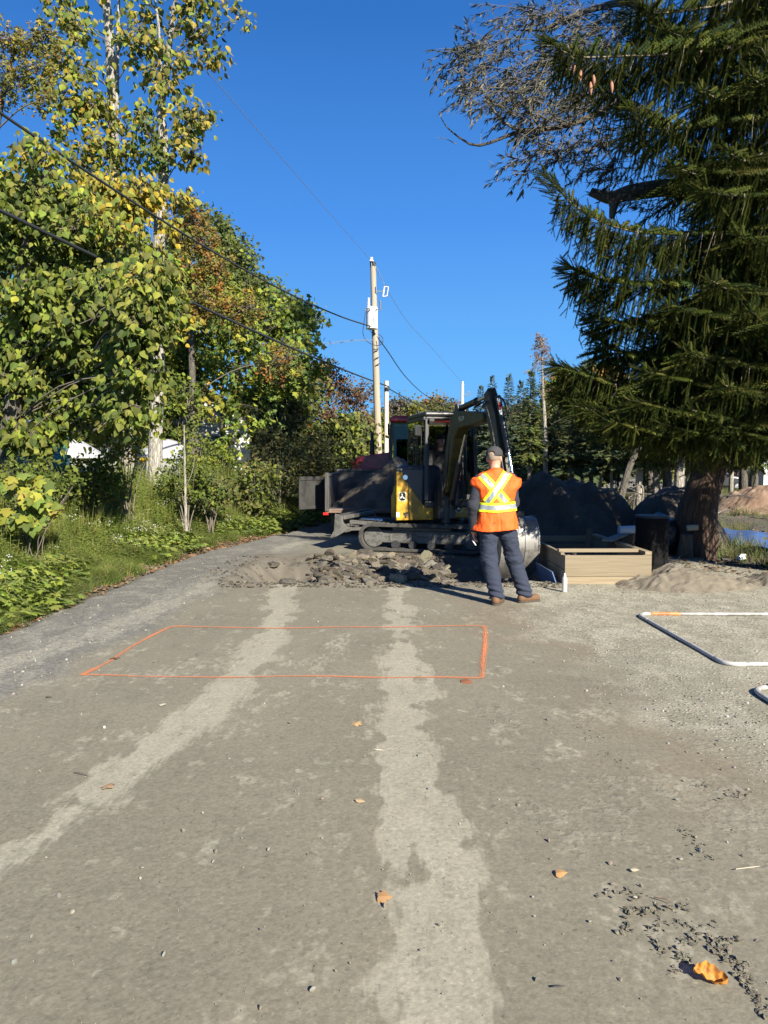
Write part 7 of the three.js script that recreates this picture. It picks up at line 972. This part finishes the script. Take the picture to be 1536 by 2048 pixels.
{ // timber form standing in the ground
  const t = thing('timber_form', 'open box of new boards set into the ground right of the worker', 'timber form'); t.position.set(2.42, -0.05, -9.85);
  seed(141);
  const wood = [[0.26, 0.212, 0.140], [0.225, 0.185, 0.125], [0.285, 0.23, 0.15]].map((c) => std(c, 0.8, { map: rep(T_WOOD, 2.4, 0.5), bumpMap: T_GRIT, bumpScale: 0.0006 })); const W = 1.16, D = 2.7; let k = 0;
  const board = (name, w, h, d, m) => { const g = box(w, h, d, null, 0.004), p = g.attributes.position, u = g.attributes.uv, long = w > d ? 'x' : 'z'; for (let i = 0; i < p.count; i++) { const a = long === 'x' ? p.getX(i) : p.getZ(i); u.setXY(i, (p.getY(i) + (long === 'x' ? p.getZ(i) : p.getX(i))) * 0.9 + k * 0.37, a + k * 0.61); } g.applyMatrix4(m); k++; return mesh(name, g, wood[k % 3], t); };
  board('plank', W, 0.285, 0.04, xf(W / 2, 0.288, 0)); board('plank', W, 0.235, 0.04, xf(W / 2, 0.024, 0.0));
  for (const [y, h] of [[0.33, 0.19], [0.13, 0.19], [-0.06, 0.17]]) { board('plank', 0.04, h, D, xf(0.02, y, -D / 2 - 0.022)); board('plank', 0.04, h, D, xf(W - 0.02, y, -D / 2 - 0.022)); }
  board('plank', W - 0.084, 0.10, 0.04, xf(W / 2, 0.38, -D)); board('plank', W - 0.084, 0.09, 0.04, xf(W / 2, 0.245, -D)); board('plank', W - 0.084, 0.14, 0.04, xf(W / 2, 0.06, -D));
  board('rail', W - 0.06, 0.045, 0.09, xf(W / 2 - 0.05, 0.462, -0.30, 0, 0.02)); board('rail', 0.05, 0.03, D - 0.2, xf(-0.003, 0.438, -D / 2)); board('rail', 0.09, 0.045, D - 0.1, xf(W - 0.02, 0.452, -D / 2));
  for (const [x, z] of [[0.065, -0.05], [W - 0.065, -0.05], [0.065, -D + 0.05], [W - 0.065, -D + 0.05], [0.065, -D / 2]]) mesh('post', box(0.045, 0.6, 0.045, xf(x, 0.13, z), 0.004), wood[k++ % 3], t);
  const darkWood = std([0.07, 0.055, 0.04], 0.85); mesh('strut', bar(V(0.72, 0.0, -1.6), V(0.86, 0.62, -1.9), 0.09, 0.045), darkWood, t); mesh('strut', bar(V(0.98, 0.0, -1.2), V(1.05, 0.48, -1.45), 0.09, 0.045), darkWood, t); mesh('strut', bar(V(0.35, 0, -0.9), V(0.38, 0.42, -0.95), 0.05, 0.04), darkWood, t);  // struts in a darker brown than the boards
  const b = mesh('sheet', box(0.012, 0.30, 2.1, xf(-0.10, 0.06, -1.1, 0, 0, 0.35), 0), std([0.09, 0.15, 0.30], 0.35)); b.position.copy(t.position); b.rotation.y = 0.02; b.name = numbered('steel_sheet'); tag(b, 'bluish sheet standing along the left foot of the timber form', 'sheet');  // blue of this steel is sky reflection put into its base colour
  const bl = thing('board', 'loose grey board lying across the right side of the timber form', 'board'); mesh('plank', bar(V(3.3, 0.47, -10.9), V(3.78, 0.50, -11.6), 0.16, 0.025), std([0.25, 0.24, 0.22], 0.85, { map: T_WOOD }), bl);
}
{ // spray can
  const g = G(1129, 1184), t = thing('spray_can', 'pale spray paint can standing before the left corner of the timber form', 'spray can'); t.position.copy(g);
  mesh('can', new THREE.LatheGeometry([[0, 0], [0.03, 0], [0.033, 0.006], [0.033, 0.165], [0.031, 0.172], [0.022, 0.188], [0.016, 0.192]].map(([x, y]) => new THREE.Vector2(x, y)), 24), std([0.60, 0.60, 0.58], 0.35, { metalness: 0.5 }), t); mesh('cap', new THREE.LatheGeometry([[0.017, 0.19], [0.017, 0.205], [0.011, 0.212], [0.011, 0.235], [0, 0.238]].map(([x, y]) => new THREE.Vector2(x, y)), 18), std([0.62, 0.60, 0.56], 0.5), t);
}
{ // conduit lying on the gravel
  const gp = (x, y, h = 0.019) => G(x, y, h), white = std([0.36, 0.355, 0.34], 0.5, { map: rep(T_WEAR, 2) });
  const t = thing('conduit_pipe', 'long white conduit pipe bent back on itself at the right edge', 'pipe'), c0 = gp(1280, 1231); t.position.set(c0.x, 0, c0.z); const L = (x, y) => gp(x, y).sub(t.position);
  mesh('pipe', tube([L(1640, 1228.5), L(1400, 1228), L(1360, 1228)], [0.018, 0.018], 14, 8), white, t); mesh('painted_length', tube([L(1360, 1228), L(1330, 1227.5), L(1300, 1227.5)], [0.0185, 0.0185], 14, 6), std([0.55, 0.20, 0.07], 0.6, { map: rep(T_WEAR, 2) }), t);
  mesh('elbow', tube([L(1300, 1227.5), L(1288, 1228), L(1281, 1230.5), L(1285, 1235), L(1296, 1241)], [0.020, 0.020], 14, 24), white, t); mesh('pipe', tube([L(1296, 1241), L(1360, 1277), L(1430, 1317)], [0.018, 0.018], 14, 10), white, t); mesh('elbow', tube([L(1430, 1317), L(1448, 1325.5), L(1466, 1328.5), L(1490, 1328.5)], [0.020, 0.020], 14, 20), white, t); mesh('pipe', tube([L(1490, 1328.5), L(1560, 1328), L(1700, 1327)], [0.018, 0.018], 14, 6), white, t);
  const u = thing('conduit_pipe', 'short conduit bend just entering the picture below the long pipe', 'pipe'), d0 = gp(1515, 1383); u.position.set(d0.x, 0, d0.z); const M = (x, y) => gp(x, y).sub(u.position); mesh('elbow', tube([M(1600, 1374), M(1545, 1374.5), M(1524, 1376), M(1514, 1381), M(1519, 1388), M(1540, 1401), M(1600, 1436)], [0.018, 0.018], 14, 40), white, u); mesh('coupling', tube([M(1552, 1374.3), M(1535, 1375.2)], [0.028, 0.028], 14), white, u);
}
{ // sprayed rectangle on the road
  const pts = [[165, 1350], [215, 1325], [270, 1290], [335, 1257], [360, 1253], [440, 1255], [560, 1257], [680, 1255], [800, 1255], [920, 1252], [968, 1254], [970, 1290], [966, 1325], [963, 1356], [925, 1357], [880, 1356], [760, 1356], [640, 1354], [500, 1356], [380, 1354], [280, 1353], [200, 1350], [160, 1350]].map(([x, y]) => G(x, y, 0.0)); seed(151);
  const c = new THREE.CatmullRomCurve3(pts, false, 'catmullrom', 0.25), n = 900, pos = [], uv = [], idx = [];
  for (let i = 0; i <= n; i++) { const u = i / n, p = c.getPointAt(u), q = c.getTangentAt(u), w = 0.021 * (0.6 + 0.9 * fbm(u * 60, 3, 3)) * (p.z > -6.2 && p.x < 0.4 ? 0.8 : 1) + (u < 0.02 ? 0.012 : 0), nx = -q.z, nz = q.x; for (const s of [-1, 0, 1]) { const x = p.x + nx * w * s * 1.6, z = p.z + nz * w * s * 1.6; const base = 0.012 * (fbm(x * 1.3, z * 1.3, 3) - 0.5) + 0.018 * (fbm(x * 0.35, z * 0.35, 2) - 0.5); pos.push(x, base + 0.005, z); uv.push(u * 10.2, (s + 1) / 2); } }
  for (let i = 0; i < n; i++) for (let j = 0; j < 2; j++) { const a = i * 3 + j, b = a + 3; idx.push(a, b, a + 1, b, b + 1, a + 1); }
  const g = new THREE.BufferGeometry(); g.setAttribute('position', new THREE.Float32BufferAttribute(pos, 3)); g.setAttribute('uv', new THREE.Float32BufferAttribute(uv, 2)); g.setIndex(idx); g.computeVertexNormals();
  const am = texture(1024, 64, (i, j) => { const e = 1 - Math.abs((j + 0.5) / 32 - 1), a = pfbm(i / 1024, j / 64, 60, 3, 5), b = pfbm(i / 1024, j / 64, 7, 3, 9); return clamp((ss(0.0, 0.85, e) * (0.5 + 0.7 * b) - ss(0.48, 0.62, a) * 0.55)); });
  const m = mesh('sprayed_outline', g, std([0.56, 0.185, 0.075], 0.85, { alphaMap: rep(am, 0.22, 1), transparent: true })); tag(m, 'orange spray-painted rectangle outlined on the road surface', 'marking');
}
{ // fallen leaves and twigs, one by one
  seed(161); const leafAt = (label, px, py, s, col, lift, geo = LEAF_OVATE, turn = 0) => { const g = G(px, py), m = mesh('fallen_leaf', geo, (() => { const q = leafMat(0.2, 0.7); q.color.setRGB(...col); return q; })()); m.applyMatrix4(basis(V(g.x, 0.008, g.z), V(Math.cos(turn), lift, Math.sin(turn)), V(0.35 * Math.sin(turn), 1, 0.3), [s * 1.1, s, s])); tag(m, label, 'leaf'); };
  { // the big one, curled and lobed
    const g0 = G(1420, 1962), out = [[0, 0.02], [0.12, 0.2], [0.24, 0.17], [0.38, 0.3], [0.52, 0.26], [0.7, 0.22], [0.85, 0.16], [1, 0.02]], wid = (u) => { let k = 0; while (k < out.length - 2 && u > out[k + 1][0]) k++; return mix(out[k][1], out[k + 1][1], clamp((u - out[k][0]) / (out[k + 1][0] - out[k][0]))); };
    const lg = sheet(26, 14, (u, v) => { const s = v * 2 - 1, w = wid(u) * (1 + 0.15 * Math.sin(u * 23)), x = u - 0.5, z = s * w, curl = 0.24 * s * s * (0.6 + u * 0.6) + 0.10 * Math.sin(u * 5 + 1) + (s < 0 ? 0.22 * s * s * Math.sin(u * 3.1) : 0) + 0.02 * Math.sin(Math.abs(s) * 9 + u * 20) + 0.02; return [x, curl, z, u, v]; });
    const lt = texture(256, 128, (i, j) => { const u = i / 256, s = Math.abs((j + 0.5) / 64 - 1), vein = Math.max(1 - ss(0, 0.05, s), (1 - ss(0, 0.12, Math.abs(((u * 7 - s * 1.6) % 1 + 1) % 1 - 0.5))) * 0.5), n = pfbm(u, j / 128, 6, 5, 3); return mix3(mix3([0.46, 0.20, 0.03], [0.30, 0.11, 0.03], ss(0.4, 0.65, n)), [0.55, 0.33, 0.10], vein * 0.6); }, true);
    const lm = leafMat(0.2, 0.6); lm.map = lt; const m = mesh('fallen_leaf', lg, lm); m.position.set(g0.x, 0.006, g0.z); m.scale.set(0.098, 0.085, 0.095); m.rotation.set(0.1, -0.35, -0.05); tag(m, 'large curled orange leaf lying at the lower right', 'leaf');
  }
  leafAt('pale tan leaf in the middle of the road below the sprayed rectangle', 708, 1452, 0.06, [0.42, 0.28, 0.14], 0.35, LEAF_MAPLE, -0.9); leafAt('flat beige leaf on the road left of the right dry track', 710, 1602, 0.05, [0.34, 0.25, 0.15], 0.1, LEAF_OVATE, 0.3); leafAt('small curled brown leaf near the lower middle of the road', 756, 1797, 0.05, [0.33, 0.19, 0.09], 0.22, LEAF_MAPLE, 0.1); leafAt('small folded tan leaf right of the right dry track', 1112, 1750, 0.042, [0.42, 0.24, 0.10], 0.35, LEAF_HEART, 0.2); leafAt('tiny pale leaf right of the folded tan leaf', 1260, 1742, 0.034, [0.45, 0.40, 0.28], 0.3, LEAF_OVATE, 0.4); leafAt('reddish brown leaf touching the right corner of the sprayed rectangle', 922, 1366, 0.085, [0.22, 0.09, 0.045], 0.3, LEAF_MAPLE, 0.2); leafAt('whitish leaf on the right dry track', 748, 1502, 0.06, [0.5, 0.45, 0.36], 0.1, LEAF_NARROW, 0.1); leafAt('brown leaf on the left side of the sprayed rectangle', 228, 1316, 0.07, [0.20, 0.11, 0.06], 0.3, LEAF_MAPLE, 0.9); leafAt('pale leaf left of the left dry track', 318, 1412, 0.05, [0.4, 0.36, 0.28], 0.4, LEAF_OVATE, 0.2); leafAt('small pale leaf between the two dry tracks', 578, 1446, 0.04, [0.42, 0.37, 0.29], 0.4, LEAF_OVATE, 1.2); leafAt('ragged brown leaf on the left dry track', 212, 1572, 0.055, [0.3, 0.2, 0.12], 0.25, LEAF_MAPLE, 0.7);
  const tw = (label, a, b, r, col) => { const p = G(...a, 0.008), q = G(...b, 0.008), m = p.clone().lerp(q, 0.5).add(V(0.01, 0.006, 0.008)); tag(mesh('twig', tube([p, m, q], [r, r, r * 0.5], 6, 8), std(col, 0.9)), label, 'twig'); };
  tw('thin dark twig left of the left dry track', [148, 1544], [176, 1550], 0.0026, [0.08, 0.06, 0.05]); tw('thin reddish twig at the lower right', [1308, 1794], [1344, 1806], 0.0022, [0.13, 0.07, 0.05]); tw('pale straw at the right edge of the road', [1472, 1738], [1520, 1732], 0.0018, [0.4, 0.36, 0.27]); tw('dark twig fragment at the bottom middle', [1106, 1973], [1130, 1971], 0.003, [0.05, 0.05, 0.045]); tw('dark twig at the left edge of the road', [92, 1394], [104, 1394], 0.004, [0.06, 0.05, 0.045]);
}
{ // right-hand clutter in the shade
  seed(171);
  const p = G(1334, 1158), t = thing('drum', 'upright black drum in the shade right of the timber form', 'drum'); t.position.set(p.x + 0.12, 0, p.z - 0.95); const pr = []; for (let i = 0; i <= 26; i++) pr.push(new THREE.Vector2(0.24 + (i % 9 === 4 ? 0.012 : 0), i * 0.031)); pr.push(new THREE.Vector2(0.2, 0.82), new THREE.Vector2(0, 0.82)); mesh('barrel', new THREE.LatheGeometry(pr, 32), phys([0.005, 0.005, 0.0055], 0.8, { specularIntensity: 0.3 }), t); mesh('lid', cyl(0.255, 0.25, 0.035, xf(0, 0.81, 0), 32), std([0.01, 0.01, 0.011], 0.5), t);
  const b = P(1258, 1060, 13), r = thing('tube_roll', 'short bluish-white tube lying on its side behind the timber form', 'tube'); r.position.copy(b); mesh('tube', cyl(0.075, 0.075, 0.36, xf(0, 0, 0, 0, 0, Math.PI / 2 + 0.03), 24), std([0.55, 0.58, 0.62], 0.5), r); mesh('block', box(0.3, Math.max(0.1, b.y - 0.07), 0.2, xf(0, -0.075 - (b.y - 0.07) / 2, 0), 0.01), std([0.05, 0.04, 0.03], 0.95), r);
  const q = P(1383, 1056, 12.6), l = thing('log', 'short pale log lying at the foot of the willow', 'log'); l.position.set(q.x, q.y, q.z); mesh('wood', tube([V(-0.08, 0, 0), V(0.10, 0.01, 0.02)], [0.055, 0.05], 12), std([0.40, 0.34, 0.26], 0.9), l); mesh('stump', tube([V(-0.1, -q.y, 0), V(-0.1, -0.1, 0.05)], [0.14, 0.1], 10), BARK_DARK, l);
  const bag = P(1318, 1030, 13.2), bg = nets((x, y, z) => ell(x, y, z, [0, 0.34, 0], [0.42, 0.36, 0.34]) + (fbm3(x * 6, y * 6, z * 6, 3) - 0.5) * 0.14, [-0.6, -0.05, -0.5], [0.6, 0.85, 0.5], 0.03), bm = mesh('plastic_bag', bg, std([0.014, 0.017, 0.024], 0.4)); bm.position.set(bag.x, 0.0, bag.z); tag(bm, 'full black plastic bag behind the drum, in the shade', 'bag');
  const a = [G(1402, 1083), G(1450, 1061), G(1640, 1080), G(1600, 1116)], tp = thing('tarpaulin', 'large blue-grey tarpaulin spread flat on the ground at the right edge', 'tarpaulin'); mesh('sheet', sheet(40, 24, (u, v) => { const k = a[0].clone().lerp(a[3], u).lerp(a[1].clone().lerp(a[2], u), v); return [k.x, 0.03 + 0.07 * fbm(k.x * 2, k.z * 1.5, 3) + 0.015 * Math.sin(k.x * 9 + k.z * 4), k.z]; }), std([0.05, 0.10, 0.24], 0.35, { side: THREE.DoubleSide, bumpMap: T_ROUGH, bumpScale: 0.01 }), tp); mesh('underlay', merge([box(0.08, 0.03, 2.2, xf(7.4, 0.0, -15.2, 0, 0.3), 0.01), box(0.08, 0.03, 2.2, xf(8.6, 0.0, -15, 0, 0.3), 0.01)]), std([0.1, 0.08, 0.06], 0.95), tp).userData.kind = 'stuff';  // blue base colour stands in for sky reflected off the sheet
  const cp = G(1482, 1122), cu = mesh('paper_cup', nets((x, y, z) => Math.max(cap(x, y, z, [-0.06, 0.05, 0], [0.06, 0.07, 0], 0.035, 0.05) + (n3(x * 30, y * 30, z * 30) - 0.5) * 0.02, -cap(x, y, z, [-0.03, 0.055, 0], [0.16, 0.075, 0], 0.03, 0.045)), [-0.14, -0.02, -0.1], [0.16, 0.16, 0.1], 0.008), std([0.75, 0.75, 0.74], 0.6)); cu.position.copy(cp); cu.rotation.y = 0.6; tag(cu, 'crumpled white cup lying in front of the blue-grey tarpaulin', 'cup');
  // brush: bent dead branches behind the heaps
  const br = thing('brush_pile', 'tangle of dead bent branches between the two dark heaps', 'brush pile'), o = P(1290, 985, 17.5); br.position.set(o.x, 0, o.z); for (let i = 0; i < 46; i++) { const a0 = V(rr(-1.6, 1.6), rr(0, 0.4), rr(-0.6, 0.6)), q2 = a0.clone().add(V(rr(-1.2, 1.2), rr(0.1, 0.8), rn() * 0.5)), m = a0.clone().lerp(q2, 0.5).add(V(rn() * 0.2, rr(0.1, 0.5), 0)), r0 = rr(0.012, 0.03); mesh('branch', tube([a0, m, q2], [r0, r0 * 0.7, r0 * 0.25], 6, 10), i % 3 ? BARK_DARK : BARK_GREY, br); }
  const lp = thing('leaning_trunk', 'thin dead trunk leaning to the right above the dark heap', 'tree trunk'), f = P(1236, 990, 17); lp.position.set(f.x, 0, f.z); mesh('trunk', tube([V(-0.1, 0, 0), P(1262, 925, 17).sub(lp.position), P(1292, 872, 17).sub(lp.position), P(1300, 850, 17).sub(lp.position)], [0.09, 0.075, 0.06, 0.05], 10, 14, 0.2), BARK_DARK, lp);
  const mp = P(482, 1020, 18.5), mk = thing('marker_post', 'small dark green marker post beside the maple trunk', 'post'); mk.position.set(mp.x, gh(mp.x, mp.z) - 0.1, mp.z); mesh('post', box(0.07, 0.75, 0.03, xf(0, 0.37, 0), 0.006), std([0.02, 0.07, 0.06], 0.7), mk); mesh('top', box(0.075, 0.05, 0.034, xf(0, 0.77, 0), 0.006), std([0.03, 0.1, 0.09], 0.6), mk);
  const sp = stem([0.03, 0.022, 0.012], [372, 1040, 14], [370, 960, 14], [368, 850, 14]); footed(sp); const sap = thing('sapling', 'slim bare pale sapling stem rising from the weeds before the white house', 'sapling'); sap.position.copy(sp.pts[0]); mesh('trunk', tube(sp.pts.map((q3) => q3.clone().sub(sap.position)), sp.r, 8, 10), BARK_PALE, sap); mesh('twig', tube([V(0, 1.2, 0), V(0.15, 1.5, 0.05), V(0.2, 1.8, 0.05)], [0.008, 0.006, 0.003], 5, 8), BARK_PALE, sap);
  // litter and rough growth under the trees on the right
  const lit = []; for (let i = 0; i < 9000; i++) { const z = -9.5 - Math.pow(R(), 1.4) * 26, x = roadR(-z) - 1.4 + R() * R() * 16; if (x > -z * 0.62 + 1) continue; lit.push([basis(V(x, (rightOf(x, z) > 0 ? gh(x, z) : 0) + 0.02, z), V(rn(), rn() * 0.3, rn()), V(rn() * 0.5, 1, rn() * 0.5), rr(0.04, 0.10)), tintOf([[0.10, 0.065, 0.04], [0.15, 0.095, 0.05], [0.07, 0.05, 0.035], [0.18, 0.13, 0.07]], 0.35)]); }
  tag(copies('leaf_litter', LEAF_OVATE, leafMat(0.1, 0.9), lit), 'dead leaves and debris on the ground under the right-hand trees', 'leaf litter', null, 'stuff');
  const gr = []; const tuft = (() => { const tr = []; for (let i = 0; i < 14; i++) { const a = R() * 6.28, h = rr(0.12, 0.3), ox = rn() * 0.08, oz = rn() * 0.08, l = rr(0.03, 0.12), w = 0.006; tr.push([ox - w, 0, oz], [ox + w, 0, oz], [ox + Math.cos(a) * l, h, oz + Math.sin(a) * l]); } return flat(tr); })();
  for (let i = 0; i < 9000; i++) { const z = -11.5 - Math.pow(R(), 1.2) * 34, x = roadR(-z) + 0.2 + R() * 18; if (x > -z * 0.62 + 1 || fbm(x * 0.5 + 3, z * 0.5, 3) < 0.48) continue; gr.push([xf(x, gh(x, z) - 0.01, z, 0, R() * 6, 0, rr(0.7, 1.5)), tintOf([[0.09, 0.12, 0.03], [0.13, 0.14, 0.045], [0.17, 0.16, 0.06]], 0.3)]); }
  tag(copies('rough_grass', tuft, leafMat(0.3, 0.8), gr), 'patchy rough grass under and beyond the right-hand trees', 'grass', null, 'stuff');
}

renderer.render(scene, camera);
